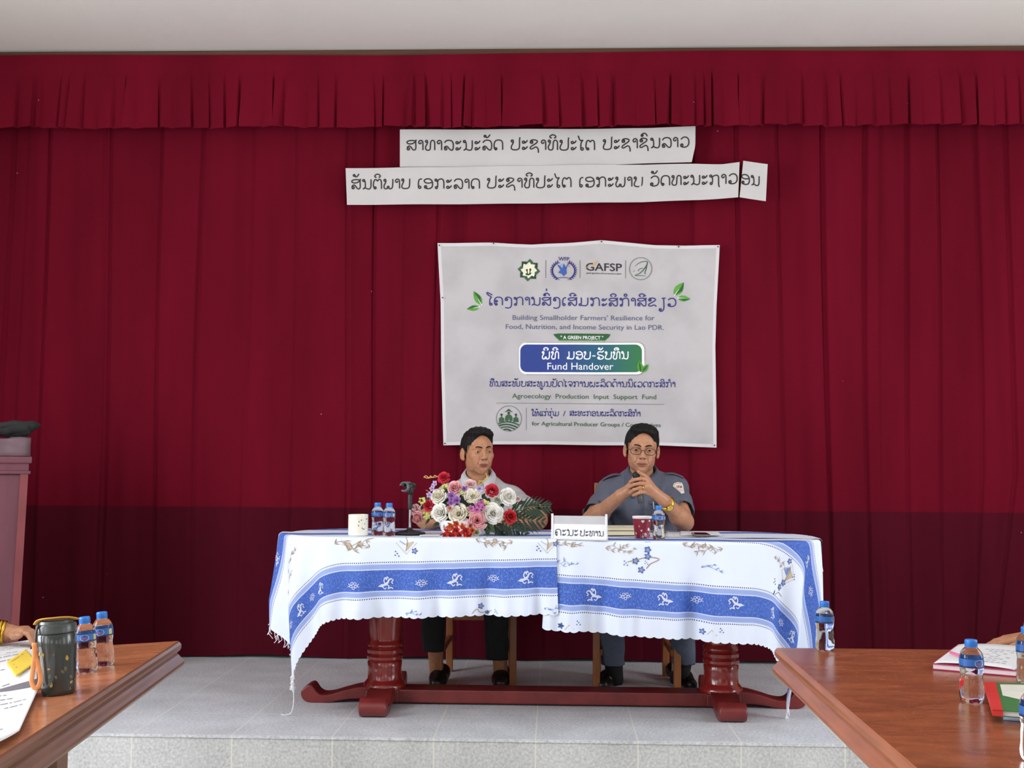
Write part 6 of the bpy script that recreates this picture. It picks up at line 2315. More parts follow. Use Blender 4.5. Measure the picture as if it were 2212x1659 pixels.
# hands, fingers laced in front of the chin
HY = 5.485
q = lambda x, y, dy=0.0: PY(x, y, HY + dy)
kn_ = [q(1399, 1037), q(1400, 1046, -.006), q(1399, 1055, -.006), q(1396, 1063, 0)]
for k_ in kn_: f.cone(wrR * .8 + k_ * .2, k_, .017, .0108, .010)
f.cone(wrR, (kn_[1] + kn_[2]) / 2, .027, .016, .012)
for k_, a, b_, tip in zip(kn_, [(1385, 1034), (1383, 1044), (1383, 1054), (1384, 1063)], [(1371, 1036), (1369, 1047), (1369, 1058), (1375, 1067)], [(1361, 1041), (1358, 1053), (1360, 1065), (1368, 1070)]):
    finger(f, [k_, q(*a, -.012), q(*b_, -.006), q(*tip, .008)], .0098, .0076, .0025)
finger(f, [q(1410, 1050, .02), q(1399, 1034, .016), q(1388, 1025, .008), q(1379, 1019, .004)], .0125, .0085, .004)
# the other hand behind
kl = [q(1368, 1040, .040), q(1366, 1048, .036), q(1364, 1056, .036), q(1364, 1064, .040)]
for k_ in kl: f.cone(wrL * .8 + k_ * .2, k_, .017, .0112, .010)
f.cone(wrL, (kl[1] + kl[2]) / 2, .027, .017, .012)
for k_, a, b_, tip in zip(kl, [(1382, 1037), (1381, 1047), (1380, 1057), (1379, 1066)], [(1394, 1036), (1394, 1045), (1393, 1055), (1391, 1064)], [(1403, 1040), (1404, 1048), (1402, 1058), (1399, 1067)]):
    finger(f, [k_, q(*a, .030), q(*b_, .022), q(*tip, .012)], .0095, .0075, .0025)
finger(f, [q(1356, 1056, .046), q(1364, 1042, .036), q(1370, 1034, .028), q(1373, 1031, .024)], .0125, .0088, .004)
Pb, Fb = f.mesh()
skin_mesh('body', Pb, Fb, skin_a, pr, tint=hd.tint)
hd.hair(pr, hair_m, part=-1, line=.0)
hd.eyes(pr, EYE_M, (0, -.05)); hd.brows(pr, hair_m)
uni = mat('blue_grey_uniform', (92, 96, 112), .8, .1, 60, bump=.25, bscale=300)
uni_d = mat('blue_grey_uniform_trim', (82, 86, 102), .8, .1, 60, bump=.25, bscale=300)
SF = lambda s, e, t: np.asarray(s) * (1 - t) + np.asarray(e) * t
sh_o, fs = shirt(pr, chest, belly, (shL, shR), (SF(shL, elL, .80), SF(shR, elR, .80)), uni, neck, .066, (.066, .064), 3, vneck=PY(1385, 1066, 5.86), cr=(.175, .118, .2), br=(.160, .118, .17))
collar(pr, neck + V3(0, -.014, .022), .066, 0, uni_d, np.array(Matrix.Rotation(.30, 3, 'X')), stand=.036)


def patch_on(fs, pts, lift=.004, dens=7):
    """cloth flap laid on a volume's front: pts = photo outline corner quad"""
    a, b_, c, d_ = [np.array(p, float) for p in pts]
    rows = []
    for i in range(dens + 1):
        row = []
        for j in range(dens + 1):
            u, v = i / dens, j / dens
            xy = (a * (1 - u) + b_ * u) * (1 - v) + (d_ * (1 - u) + c * u) * v
            p = PY(xy[0], xy[1], 5.9)
            for _ in range(3):
                y = surf_y(fs, p[0], p[2])
                if y is None: break
                p = PY(xy[0], xy[1], y - lift)
            row.append(p)
        rows.append(row)
    mb = MB(); mb.grid(rows)
    return mb


patch_on(fs, [(1402, 1082), (1430, 1082), (1430, 1088), (1402, 1089)]).build('pocket_flap', uni_d, pr, smooth='full', solid=.002, off=1)
patch_on(fs, [(1384, 1068), (1389, 1068), (1390, 1136), (1385, 1136)], .003, 9).build('button_placket', uni_d, pr, smooth='full', solid=.0015, off=1)
for by in (1078, 1098, 1118):
    p = PY(1387, by, 5.85); y = surf_y(fs, p[0], p[2]) or 5.85
    p = PY(1387, by, y - .006)
    MB().lathe([(0, 0), (.005, 0), (.0055, .0015), (0, .002)], 12, M=Matrix.Translation(p) @ Matrix.Rotation(math.pi / 2, 4, 'X')).build('button', uni_d, pr)
# shoulder straps
for sg, sh in ((-1, shL), (1, shR)):
    rows = []
    for i in range(8):
        t = i / 7
        c = (neck + V3(sg * .075, .01, .014)) * (1 - t) + (sh + V3(sg * .045, -.015, .060)) * t
        c[2] += .020 * math.sin(math.pi * t)
        rows.append([c + V3(0, -.020 + .010 * t * 0, -.004), c + V3(0, .0, .003), c + V3(0, .020, -.002)])
    mb = MB(); mb.grid(rows); mb.build('shoulder_strap', uni_d, pr, smooth='full', solid=.003, off=0)
# shoulder patch
mb = patch_on(fs, [(1455, 1044), (1474, 1042), (1478, 1066), (1467, 1065)], .004, 8)
bd = mat('badge_white', (226, 222, 214), .6, .03, 60); bt = mat('badge_tan', (186, 150, 120), .6, .05, 60); br_ = mat('badge_red', (150, 70, 60), .6, .05, 60)


def onto_sleeve(x, y, lf):
    p = PY(x, y, 5.9)
    for _ in range(3):
        yy = surf_y(fs, p[0], p[2])
        if yy is None: break
        p = PY(x, y, yy - lf)
    return tuple(p)


mb = MB(); ik = Ink(3)
ik.poly([(1453.5, 1050), (1456, 1044), (1464, 1041.5), (1473, 1043), (1475.5, 1048), (1477, 1056), (1478.5, 1065), (1472, 1066.5), (1466, 1061)], 0, 0)
ik.stroke([(1456, 1050), (1458, 1046), (1464, 1044), (1472, 1045)], 1.3, 1, 1, closed=False)
ik.stroke([(1458, 1052), (1467, 1061), (1471, 1064)], 1.0, 1, 1, closed=False)
ink_lao(ik, 'ປກສ', 1461.5, 1053.5, 1473, 1054, 4.5, 2, 2, .2)
ik.stroke([(1467, 1058.5), (1474, 1058.5)], 1.2, 1, 2, smooth=False)
ik.onto(mb, onto_sleeve, .004, .0006)
mb.build('shoulder_badge', [bd, bt, br_], pr, label='white shield badge on the sleeve')
tr_g = mat('grey_blue_trousers', (84, 92, 110), .8, .1, 60, bump=.2, bscale=250)
trousers(pr, hipL, hipR, (knL, knR), (hmL, hmR), tr_g, .066, .056)
blk = mat('black_leather', (22, 22, 24), .35, .2, 60); sock_m = mat('black_sock', (20, 20, 22), .9, .2, 120)
for a, hm, hx_, tx in ((anL, hmL, (1331, 1478), (1299, 1491)), (anR, hmR, (1461, 1477), (1497, 1490))):
    MB().tube([hm + V3(0, .0, .04), (hm + a) / 2, a + V3(0, .005, -.02), at_z(a, ZS + .02)], [.045, .043, .043, .040], 20).build('sock', sock_m, pr, smooth='full')
    shoe(pr, PZ(hx_[0], hx_[1], ZS) + V3(0, .13, 0), PZ(tx[0], tx[1], ZS), blk, .045)
# glasses
gl_m = mat('glasses_frame', (70, 52, 44), .3, .1, 60, Metallic=.6)
lens_m = mat('glasses_lens', (250, 250, 250), .02, .0, 5, Transmission_Weight=1.0, IOR=1.02)
lens_m.node_tree.nodes['Principled BSDF'].inputs['Specular IOR Level'].default_value = .6
gl = None
mb = MB()
rim = {}
for sg in (-1, 1):
    pts = []
    for k_ in range(28):
        t = 2 * math.pi * k_ / 28
        cxx = math.copysign(abs(math.cos(t)) ** .75, math.cos(t)); szz = math.copysign(abs(math.sin(t)) ** .8, math.sin(t))
        x = sg * .034 + .0245 * cxx; z_ = -.004 + .0165 * szz
        pts.append(hd.p(x, -.1065 + .35 * max(0, abs(x) - .03) ** 1.0 * .5, z_))
    rim[sg] = pts
    mb.tube(pts, .0014, 8, closed=True)
mb.tube(crom([hd.p(-.0105, -.1065, -.001), hd.p(0, -.111, .003), hd.p(.0105, -.1065, -.001)], 5), .0013, 8)
for sg in (-1, 1):
    mb.tube(crom([hd.p(sg * .058, -.097, .001), hd.p(sg * .072, -.085, .003), hd.p(sg * .079, -.03, .004), hd.p(sg * .081, .004, .002)], 5), .0014, 8)
gl = mb.build('glasses', gl_m, pr, smooth='full')
for sg in (-1, 1):
    mb = MB(); n = 28
    mb.add(rim[sg] + [np.mean(rim[sg], 0) + hd.R @ V3(0, -.0015, 0)], [(k_, (k_ + 1) % n, n) for k_ in range(n)])
    mb.build('lens', lens_m, gl, smooth='full')
# watch and ring
gold_m = mat('gold_metal', (222, 180, 70), .22, .05, 80, Metallic=1.0); dial_m = mat('gold_dial', (236, 214, 110), .3, .04, 60, Metallic=.4)
ax = (elR - wrR) / np.linalg.norm(elR - wrR)
wc = wrR + ax * .034
side_ = np.cross(ax, V3(0, 1, 0)); side_ /= np.linalg.norm(side_); fr_ = np.cross(side_, ax)
if fr_[1] > 0: fr_ = -fr_
mb = MB()
mb.tube([wc + (side_ * math.cos(t) + fr_ * math.sin(t)) * .0335 for t in np.linspace(0, 2 * math.pi, 33)[:-1]], .0075, 8, closed=True, flat=.35)
wt = mb.build('wristwatch', gold_m, pr, smooth='full')
dz_ = fr_ * .9 + side_ * -.15; dz_ /= np.linalg.norm(dz_)
M_ = Vector(dz_).to_track_quat('Z', 'Y').to_matrix().to_4x4(); M_.translation = Vector(wc + dz_ * .034)
mb = MB(); mb.lathe([(0, -.004), (.017, -.004), (.0185, 0), (.0175, .004), (.015, .005)], 32, M=M_, cap=False); mb.lathe([(.0152, .0045), (0, .0048)], 32, M=M_, mi=1, cap=False)
for h_, l_ in ((.6, .008), (2.3, .012)):
    mb.tube([M_ @ Vector((0, 0, .0056)), M_ @ Vector((l_ * math.cos(h_), l_ * math.sin(h_), .0056))], .0006, 6, mi=0)
mb.build('watch_case', [gold_m, dial_m], wt, smooth=True)
rc = q(1389, 1053.5, -.010)
MB().tube([rc + V3(0, math.cos(t), math.sin(t)) * .0102 for t in np.linspace(0, 2 * math.pi, 25)[:-1]], .0018, 8, closed=True).lathe([(0, 0), (.0042, .0), (.0036, .003), (0, .0036)], 12, M=Matrix.Translation(rc + V3(0, -.0105, 0)) @ Matrix.Rotation(math.pi / 2, 4, 'X')).build('finger_ring', gold_m, pr, smooth='full')
# pen in the pocket
pp = [PY(1411, 1086, 5.845), PY(1413, 1101, 5.845)]
pp0 = onto_sleeve(1411, 1084, .010); pp1 = onto_sleeve(1413, 1100, .010)
MB().tube([pp0, pp1], .003, 10).build('pocket_pen', mat('white_pen', (206, 208, 222), .3, .03, 60), pr)
# microphone between the hands
ma, mb_ = q(1374, 1026, .020), q(1385, 1087, .012)
dm = (mb_ - ma) / np.linalg.norm(mb_ - ma)
mic = empty('microphone', mb_, 'dark handheld microphone held upright in the laced hands of the speaker', 'microphone')
MB().tube([ma - dm * .016, ma - dm * .012, ma - dm * .004, ma + dm * .008, ma + dm * .016], [.004, .012, .0165, .0165, .0125], 20).build('mic_head', mat('mic_mesh_black', (20, 20, 22), .6, .3, 400), mic, smooth='full')
MB().tube([ma + dm * .015, ma + dm * .04, mb_ - dm * .03, mb_], [.0130, .0120, .0135, .0140], 20).build('mic_handle', mat('mic_grey', (78, 80, 84), .4, .1, 60), mic, smooth='full')

# ------------------------------------------------------------------ the man in the polo shirt (left)
pl_ = person('person', 'man in light grey polo shirt sitting behind the flower arrangement', (PY(1038, 1400, 6.03)[0], 6.03, ZS))
hd2 = Head(PY(1032.5, 975, 5.97), rot3(math.radians(23), math.radians(2), math.radians(-2)), .955, 1.02)
neck2 = PY(1033, 1042, 6.02)
sL, sR = PY(968, 1078, 6.06), PY(1104, 1080, 6.04)
eL, eR = at_z(PY(918, 1128, 5.78), ZT + .046), at_z(PY(1162, 1128, 5.78), ZT + .046)
wL, wR = at_z(PY(982, 1146, 5.57), ZT + .046), at_z(PY(1090, 1146, 5.57), ZT + .046)
hpL, hpR = V3(sL[0] + .075, 6.05, ZS + .57), V3(sR[0] - .075, 6.05, ZS + .57)
kL, kR = at_z(PY(934, 1340, 5.68), ZS + .50), at_z(PY(1070, 1340, 5.68), ZS + .50)
mL, mR = PY(937, 1407, 5.80), PY(1075, 1425, 5.81)
aL, aR = PY(943, 1458, 5.86), PY(1082, 1460, 5.87)
ch2, be2 = PY(1036, 1104, 6.04), PY(1036, 1158, 6.05)
J = dict(pts=[hd2.p(0, 0, .1), hd2.p(0, -.1, 0), wL, wR, eL, eR, sL, sR, hpL, hpR, kL, kR, aL, aR, V3(aL[0], 5.65, ZS), V3(aR[0], 5.65, ZS), V3(wL[0], 5.50, ZT)])
f = body_field(J, [[(hd2.c[0] - .10, hd2.c[0] + .10, .0024)], [(hd2.c[1] - .125, hd2.c[1] + .02, .0024), (5.48, 5.60, .004)], [(hd2.c[2] - .135, hd2.c[2] + .13, .0024), (ZT, ZT + .08, .004)]])
hd2.build(f)
f.cone(hd2.p(0, .022, -.055), neck2 + V3(0, .02, -.03), .052, .060, .02)
f.cone(sL, sR, .05, .05, .03); f.ell(ch2, (.15, .09, .17), .05); f.ell(be2, (.14, .10, .15), .05); f.cone(hpL, hpR, .09, .09, .04)
for s, e, w_ in ((sL, eL, wL), (sR, eR, wR)): limb(f, s, e, w_, (.050, .044, .044, .029), .02)
for h, k_, a in ((hpL, kL, aL), (hpR, kR, aR)): limb(f, h, k_, a, (.075, .052, .046, .034), .02)
for a, tx in ((aL, (939, 1486)), (aR, (1081, 1486))):
    f.cone(a + V3(0, .02, -.03), at_z(PZ(*tx, ZS), ZS + .028) * .6 + at_z(a, ZS + .030) * .4, .027, .021, .02)
flat_hand(f, wL, wL + V3(.085, -.035, -.012), (0, 0, 1), (.38, .92, 0), curl=.3)
flat_hand(f, wR, wR + V3(-.085, -.035, -.012), (0, 0, 1), (-.38, .92, 0), curl=.3)
Pb, Fb = f.mesh()
skin_mesh('body', Pb, Fb, skin_b, pl_, tint=hd2.tint)
hd2.hair(pl_, hair_m, part=-1, line=.0)
hd2.eyes(pl_, EYE_M, (.15, -.12)); hd2.brows(pl_, hair_m)
polo = mat('light_grey_polo', (172, 168, 170), .85, .06, 60, bump=.2, bscale=350); polo_c = mat('pale_grey_collar', (196, 194, 200), .85, .05, 60, bump=.2, bscale=350)
_, fs2 = shirt(pl_, ch2, be2, (sL, sR), (SF(sL, eL, .80), SF(sR, eR, .80)), polo, neck2, .064, (.066, .066), 8, vneck=PY(1036, 1085, 5.94), cr=(.185, .118, .2), br=(.165, .122, .17))
collar(pl_, neck2 + V3(.002, -.012, .022), .066, 0, polo_c, np.array(Matrix.Rotation(.30, 3, 'X')), stand=.034, drop=.06)
MB().lathe([(.060, -.075), (.066, -.05), (.066, -.02), (.063, -.008)], 30, neck2 + V3(0, -.004, 0), M=None, cap=False).build('undershirt', mat('dark_maroon_undershirt', (58, 22, 30), .9, .1, 60), pl_, smooth=True)
trousers(pl_, hpL, hpR, (kL, kR), (mL, mR), mat('black_trousers', (26, 30, 34), .85, .15, 60, bump=.2, bscale=250), .062, .055)
for hx_, tx in (((942, 1478), (938, 1488)), ((1082, 1478), (1080, 1488))):
    t = PZ(*tx, ZS); shoe(pl_, t + V3(.02 if tx[0] < 1000 else .0, .20, 0), t + V3(0, .01, 0), blk, .044, .045)

# ------------------------------------------------------------------ people at the side tables, mostly outside the picture


def side_person(label, head_c, yaw, face, sh, el, wr, hand, shirt_m, skin_m, seat, fx):
    """seated at a table end: face = unit vector the body faces"""
    t = person('person', label, (seat[0], seat[1], 0))
    h_ = Head(head_c, rot3(yaw, .1, 0), .97)
    fc = np.asarray(face, float)
    nk = np.asarray(head_c) + V3(0, 0, -.145) - fc * .03
    hp = [V3(seat[0], seat[1], .56) + np.array([-fc[1], fc[0], 0]) * s * .09 for s in (-1, 1)]
    kn2 = [p + fc * .42 + V3(0, 0, -.05) for p in hp]
    an2 = [at_z(p + fc * -.02, .09) for p in kn2]
    mid = (sh[0] + sh[1]) / 2
    c1 = at_z(mid, mid[2] - .13); c2 = at_z(mid * .5 + V3(*seat, 0)[:3] * .5, mid[2] - .30)
    pts = [h_.p(0, 0, .1), nk, c1, c2, *sh, *el, *wr, *hp, *kn2, *an2, *[a + fc * .2 for a in an2]] + [w_ + np.asarray(hand[i][0]) * .18 for i, w_ in enumerate(wr)]
    f = body_field(dict(pts=pts), fx)
    h_.build(f)
    f.cone(h_.p(0, .020, -.055), nk + V3(0, 0, -.04), .058, .062, .02)
    ra = np.abs(fc) * .09 + (1 - np.abs(fc)) * .15; ra[2] = .17
    f.cone(sh[0], sh[1], .05, .05, .03); f.ell(c1, ra, .05); f.ell(c2, ra, .05); f.cone(hp[0], hp[1], .09, .09, .04)
    for i in range(2):
        limb(f, sh[i], el[i], wr[i], (.050, .044, .044, .029), .02)
        limb(f, hp[i], kn2[i], an2[i], (.075, .052, .046, .034), .02)
        f.cone(an2[i] + V3(0, 0, -.03), at_z(an2[i] + fc * .16, .03), .032, .028, .02)
        d, up, sd, curl = hand[i]
        flat_hand(f, wr[i], wr[i] + np.asarray(d) * .088, up, sd, curl=curl)
    P_, F_ = f.mesh()
    skin_mesh('body', P_, F_, skin_m, t, tint=h_.tint)
    h_.hair(t, hair_m, 1, -.004); h_.eyes(t, EYE_M)
    ra2 = ra + np.array([.025, .025, .03])
    shirt(t, c1, c2, sh, [SF(sh[i], el[i], .85) for i in range(2)], shirt_m, nk, .064, (.066, .064), 4, cr=ra2, br=ra2)
    hm2 = [a + V3(0, 0, .03) for a in an2]
    trousers(t, hp[0], hp[1], kn2, hm2, MATS['black_trousers'], .062, .056)
    for a in an2: shoe(t, at_z(a, 0) - fc * .04, at_z(a, 0) + fc * .19, blk, .044, .05, 0.0)
    return t, f


# left edge: a hand with a gold bracelet by the thermos
wl = PL(18, 1394) + NL * .042; kd = PL(74, 1396) + NL * .056
d1 = (kd - wl) / np.linalg.norm(kd - wl)
el1 = wl + V3(-.235, -.06, .03)
sh1 = V3(wl[0] - .62, wl[1] - .10, 1.13)
seatx = wl[0] - .74
tl, fl = side_person('person at the left edge wearing a gold bracelet, hand resting beside the thermos', V3(seatx + .06, 3.42, 1.40), math.pi / 2, (1, 0, 0),
            [V3(sh1[0], 3.62, 1.13), V3(sh1[0], 3.24, 1.13)], [el1, V3(sh1[0] + .26, 3.16, .88)], [wl, V3(sh1[0] + .40, 3.28, .77)],
            [(d1, (0, 0, 1), (.1, -1, 0), .9), ((.9, .3, 0), (0, 0, 1), (-.3, .9, 0), .3)], mat('beige_shirt', (176, 166, 150), .85, .06, 60), skin_a, (seatx, 3.42),
            [[(wl[0] - .02, wl[0] + .20, .004)], [(wl[1] - .07, wl[1] + .07, .004)], [(wl[2] - .07, wl[2] + .07, .004)]])
mb = MB()
axb = (el1 - wl) / np.linalg.norm(el1 - wl); s1 = np.cross(axb, V3(0, 0, 1)); s1 /= np.linalg.norm(s1); s2 = np.cross(s1, axb)
for k_ in range(3):
    mb.tube([wl + axb * (.012 + .011 * k_) + (s1 * math.cos(t) + s2 * math.sin(t)) * (.0345 + .001 * k_) for t in np.linspace(0, 2 * math.pi, 29)[:-1]], .0055, 8, closed=True)
mb.build('bracelet', gold_m, tl, smooth='full')
# right edge: finger tips lying on the table behind the notebook
kn3 = PZ(2176, 1398, ZTAB) + V3(0, 0, .022); wr3 = kn3 + V3(.088, -.012, .016)
d3 = (kn3 - wr3) / np.linalg.norm(kn3 - wr3)
seat3 = wr3[0] + .62
tr_, fr3 = side_person('person at the right edge, only a hand in view lying behind the open notebook', V3(seat3 - .04, 3.55, 1.40), -math.pi / 2, (-1, 0, 0),
            [V3(seat3 - .06, 3.36, 1.13), V3(seat3 - .06, 3.74, 1.13)], [V3(seat3 - .28, 3.22, .86), wr3 + V3(.23, .06, .06)], [V3(seat3 - .44, 3.20, .80), wr3],
            [((-.95, .2, 0), (0, 0, 1), (.2, .95, 0), .3), (d3, (0, 0, 1), (0, -1, 0), .3)], mat('olive_shirt', (96, 98, 84), .85, .06, 60), skin_b, (seat3, 3.55),
            [[(kn3[0] - .11, kn3[0] + .11, .004)], [(kn3[1] - .07, kn3[1] + .07, .004)], [(ZTAB, ZTAB + .07, .004)]])
base_chair = [o for o in COL.objects if o.name == 'wooden_chair'][0]
for sx, sy, rz, lab in ((seatx - .02, 3.42, math.pi / 2, 'wooden chair under the person at the left edge'), (seat3 + .02, 3.55, -math.pi / 2, 'wooden chair under the person at the right edge')):
    c = copy_tree(base_chair); c.location = (sx, sy, 0); c.rotation_euler = (0, 0, rz); c['label'] = lab

# ------------------------------------------------------------------ flower arrangement
FX = PZ(1000, 1163, ZT + .007)
Y0 = 5.165
arr = empty('flower_arrangement', (FX[0], Y0, ZT + .0072), 'artificial roses, orchids and palm leaves in a white pot on the stage table', 'flower arrangement')
zt3 = ZT + .0072
potm = mat('white_pot', (232, 232, 236), .3, .03, 20)
mb = MB(); cp = V3(PY(1002, 1150, Y0)[0], Y0, zt3)
pr_ = [(0, .002), (.07, 0), (.078, .006), (.088, .03), (.094, .055), (.096, .064), (.090, .064), (.086, .05), (0, .045)]
mb.lathe(pr_, 40, cp, sx=1.18, sy=.72, cap=False)
ik = Ink()
for x, y, s in ((-.086, .03, .008), (-.080, .022, .006), (-.083, .04, .006), (-.074, .03, .006)): ik.disc((x, y), s, 1 if s != .006 else 2, 0, 10, s * 1.1)


def onpot(x, y, lf):
    a = x / .094 - math.pi / 2; r_ = .0875 + (.0065 * (y - .03) / .025) + lf
    return (cp[0] + 1.18 * r_ * math.cos(a), cp[1] + .72 * r_ * math.sin(a), cp[2] + y)


ik.onto(mb, onpot, .0006)
mb.build('pot', [potm, mat('pot_print_maroon', (140, 50, 80), .4, .1, 50), mat('pot_print_grey', (150, 140, 150), .4, .1, 50)], arr, smooth=True)
MB().lathe([(0, -.05), (.05, -.045), (.085, -.01), (.08, .03), (.05, .055), (0, .065)], 24, cp + V3(.0, .02, .10), sx=1.5, sy=.8, cap=False).build('moss', mat('dark_foliage', (28, 44, 26), .9, .4, 60, bump=.6, bscale=60), arr, smooth=True)


def petal_mat(name, inner, outer):
    mt, nt, b = node_mat(name)
    at = nt.nodes.new('ShaderNodeUVMap'); sp = nt.nodes.new('ShaderNodeSeparateXYZ'); nt.links.new(at.outputs[0], sp.inputs[0])
    nz = nt.nodes.new('ShaderNodeTexNoise'); nz.inputs['Scale'].default_value = 60
    tc = nt.nodes.new('ShaderNodeTexCoord'); nt.links.new(tc.outputs['Object'], nz.inputs['Vector'])
    fct = mth(nt, 'ADD', sp.outputs[1], mth(nt, 'MULTIPLY', mth(nt, 'SUBTRACT', nz.outputs['Fac'], .5), .35))
    nt.links.new(mixc(nt, fct, lin(inner), lin(outer)), b.inputs['Base Color'])
    b.inputs['Roughness'].default_value = .65
    tr = nt.nodes.new('ShaderNodeBsdfTranslucent'); ms = nt.nodes.new('ShaderNodeMixShader'); ms.inputs[0].default_value = .22
    nt.links.new(b.inputs['Base Color'].links[0].from_socket, tr.inputs['Color'])
    nt.links.new(b.outputs[0], ms.inputs[1]); nt.links.new(tr.outputs[0], ms.inputs[2])
    nt.links.new(ms.outputs[0], nt.nodes['Material Output'].inputs['Surface'])
    return mt


PM = {'red': petal_mat('red_petal', (176, 20, 44), (226, 52, 76)), 'pink': petal_mat('pink_petal', (226, 130, 140), (246, 196, 198)), 'palepink': petal_mat('pale_pink_petal', (232, 176, 180), (248, 222, 222)),
      'white': petal_mat('white_petal', (244, 240, 226), (252, 251, 249)), 'cream': petal_mat('cream_petal', (244, 236, 206), (251, 248, 238)), 'coral': petal_mat('coral_petal', (186, 24, 36), (214, 48, 56)),
      'bud': petal_mat('green_white_petal', (186, 196, 160), (226, 226, 208)), 'violet': petal_mat('violet_petal', (96, 36, 120), (176, 120, 200)), 'orchid': petal_mat('orchid_pink_petal', (176, 60, 140), (222, 140, 196)),
      'orange': petal_mat('orange_petal', (170, 40, 30), (244, 140, 66)), 'scarlet': petal_mat('scarlet_petal', (130, 14, 24), (236, 72, 56)), 'lilac': petal_mat('lilac_petal', (150, 110, 190), (224, 206, 234)), 'salmon': petal_mat('salmon_petal', (120, 20, 20), (240, 170, 150))}
GREEN = mat('leaf_green', (44, 78, 40), .5, .25, 40); DGREEN = mat('dark_leaf_green', (24, 48, 30), .45, .25, 40); STEMG = mat('stem_green', (92, 112, 60), .6, .2, 40); TWIG = mat('golden_twig', (196, 170, 96), .6, .15, 60)
BERRY = mat('pale_green_berry', (202, 206, 120), .5, .1, 60)


def frame(ax):
    return Vector(ax).to_track_quat('Z', 'Y').to_matrix().to_4x4()


def fpos(px, py, push=0.0):
    dx = (px - 1015) / 150
    Y = Y0 - .105 * max(0, 1 - dx * dx) * (1 - .25 * (1165 - py) / 150) + .10 * (1165 - py) / 150 + .02 + push
    return PY(px, py, Y)


def rose(px, py, rp, colr, aim=None, tall=1.0, seed=0, push=0.0, open_=1.0):
    r_ = random.Random(seed + int(px * 7 + py))
    c = fpos(px, py, push); R = rp / 2547 * c[1]
    if aim is None: aim = V3((px - 1015) / 190, -1, (1130 - py) / 150 * -.0 + .25 + (1100 - py) / 260)
    M = frame(aim); M.translation = Vector(c)
    mb = MB(); uv = []
    layers = [(.16, .62, 3, .95, 0), (.30, .60, 3, .85, .01), (.46, .52, 4, .72, .03), (.64, .38, 5, .60, .06), (.84, .18, 5, .60, .08), (1.0, -.06, 6, .56, .10)]
    off = r_.uniform(0, 6)
    for li, (Rl, h, n, wd, cu) in enumerate(layers):
        Rl *= .5 + .5 * open_ if li > 2 else 1
        for k_ in range(n):
            ph = off + 2 * math.pi * (k_ + .37 * li) / n + r_.uniform(-.12, .12)
            G = []; uvp = []
            jit = r_.uniform(.92, 1.08)
            for i in range(9):
                u_ = -1 + i / 4
                row = []
                for j in range(8):
                    v = j / 7
                    a = ph + u_ * wd * (1 if v > .15 else v / .15) * math.pi / n * 1.55
                    rad = R * Rl * jit * (.30 + .70 * math.sin(v * math.pi / 2) ** .8) + R * cu * max(0, v - .55) ** 2 * 5 * (1 - .4 * u_ * u_) + R * .04 * u_ * (1 if i % 2 else .6)
                    z_ = R * (-.50 + (h + .50) * (tall if h > .3 else 1) * math.sin(v * math.pi / 2) ** .8 - .10 * u_ * u_ * v - (cu * 3.0 * max(0, v - .7)))
                    row.append(M @ Vector((rad * math.cos(a), rad * math.sin(a), z_))); uvp.append((u_, v))
                G.append(row)
            mb.grid(G); uv += uvp
    mb.uv = uv
    return mb.build('rose', PM[colr], arr, smooth='full')


def five(px, py, rp, colr, name='orchid', n=5, seed=0, push=-.01, cup=.35, eye=True):
    r_ = random.Random(seed + int(px * 3 + py))
    c = fpos(px, py, push); R = rp / 2547 * c[1]
    M = frame(V3(r_.uniform(-.5, .5) + (px - 1015) / 250, -1, r_.uniform(-.2, .5))); M.translation = Vector(c)
    mb = MB(); uv = []; o_ = r_.uniform(0, 6)
    for k_ in range(n):
        a = o_ + 2 * math.pi * k_ / n
        G = []
        for i in range(5):
            u_ = -1 + i / 2; row = []
            for j in range(6):
                v = j / 5
                w_ = .42 * math.sin(math.pi * (.12 + .80 * v)) * u_
                row.append(M @ Vector((R * (v * math.cos(a) - w_ * math.sin(a)), R * (v * math.sin(a) + w_ * math.cos(a)), R * cup * (v ** 2 * 1.0 - .5 * u_ * u_ * v * 0 + .3 * abs(u_) * v)))); uv.append((u_, v))
            G.append(row)
        mb.grid(G)
    mb.uv = uv
    o = mb.build(name, PM[colr], arr, smooth='full', solid=.0006)
    if eye:
        MB().lathe([(0, 0), (R * .12, R * .05), (R * .10, R * .3), (0, R * .36)], 10, M=M).build('flower_centre', mat('flower_centre_dark', (70, 18, 30), .6, .2, 60), o)
    return o


def leafmesh(mb, a, b_, wd, up=(0, -1, .4), fold=.25, bend=.15, n=9, mi=0):
    a = np.asarray(a, float); b_ = np.asarray(b_, float); d = b_ - a; L = np.linalg.norm(d); d /= L
    s_ = np.cross(d, np.asarray(up, float)); s_ /= max(np.linalg.norm(s_), 1e-6); nn_ = np.cross(s_, d)
    G = []
    for i in range(5):
        u_ = -1 + i / 2; row = []
        for j in range(n):
            v = j / (n - 1)
            w_ = wd * math.sin(math.pi * min(1, v * .96 + .04) ** .75) / 2 * u_
            row.append(a + d * L * v + s_ * w_ + nn_ * (abs(w_) * fold + bend * L * (v - v * v) - .0))
        G.append(row)
    mb.grid(G, mi)


def cpx(cx, cy): return 860 + cx / 6.32, 1000 + cy / 6.32


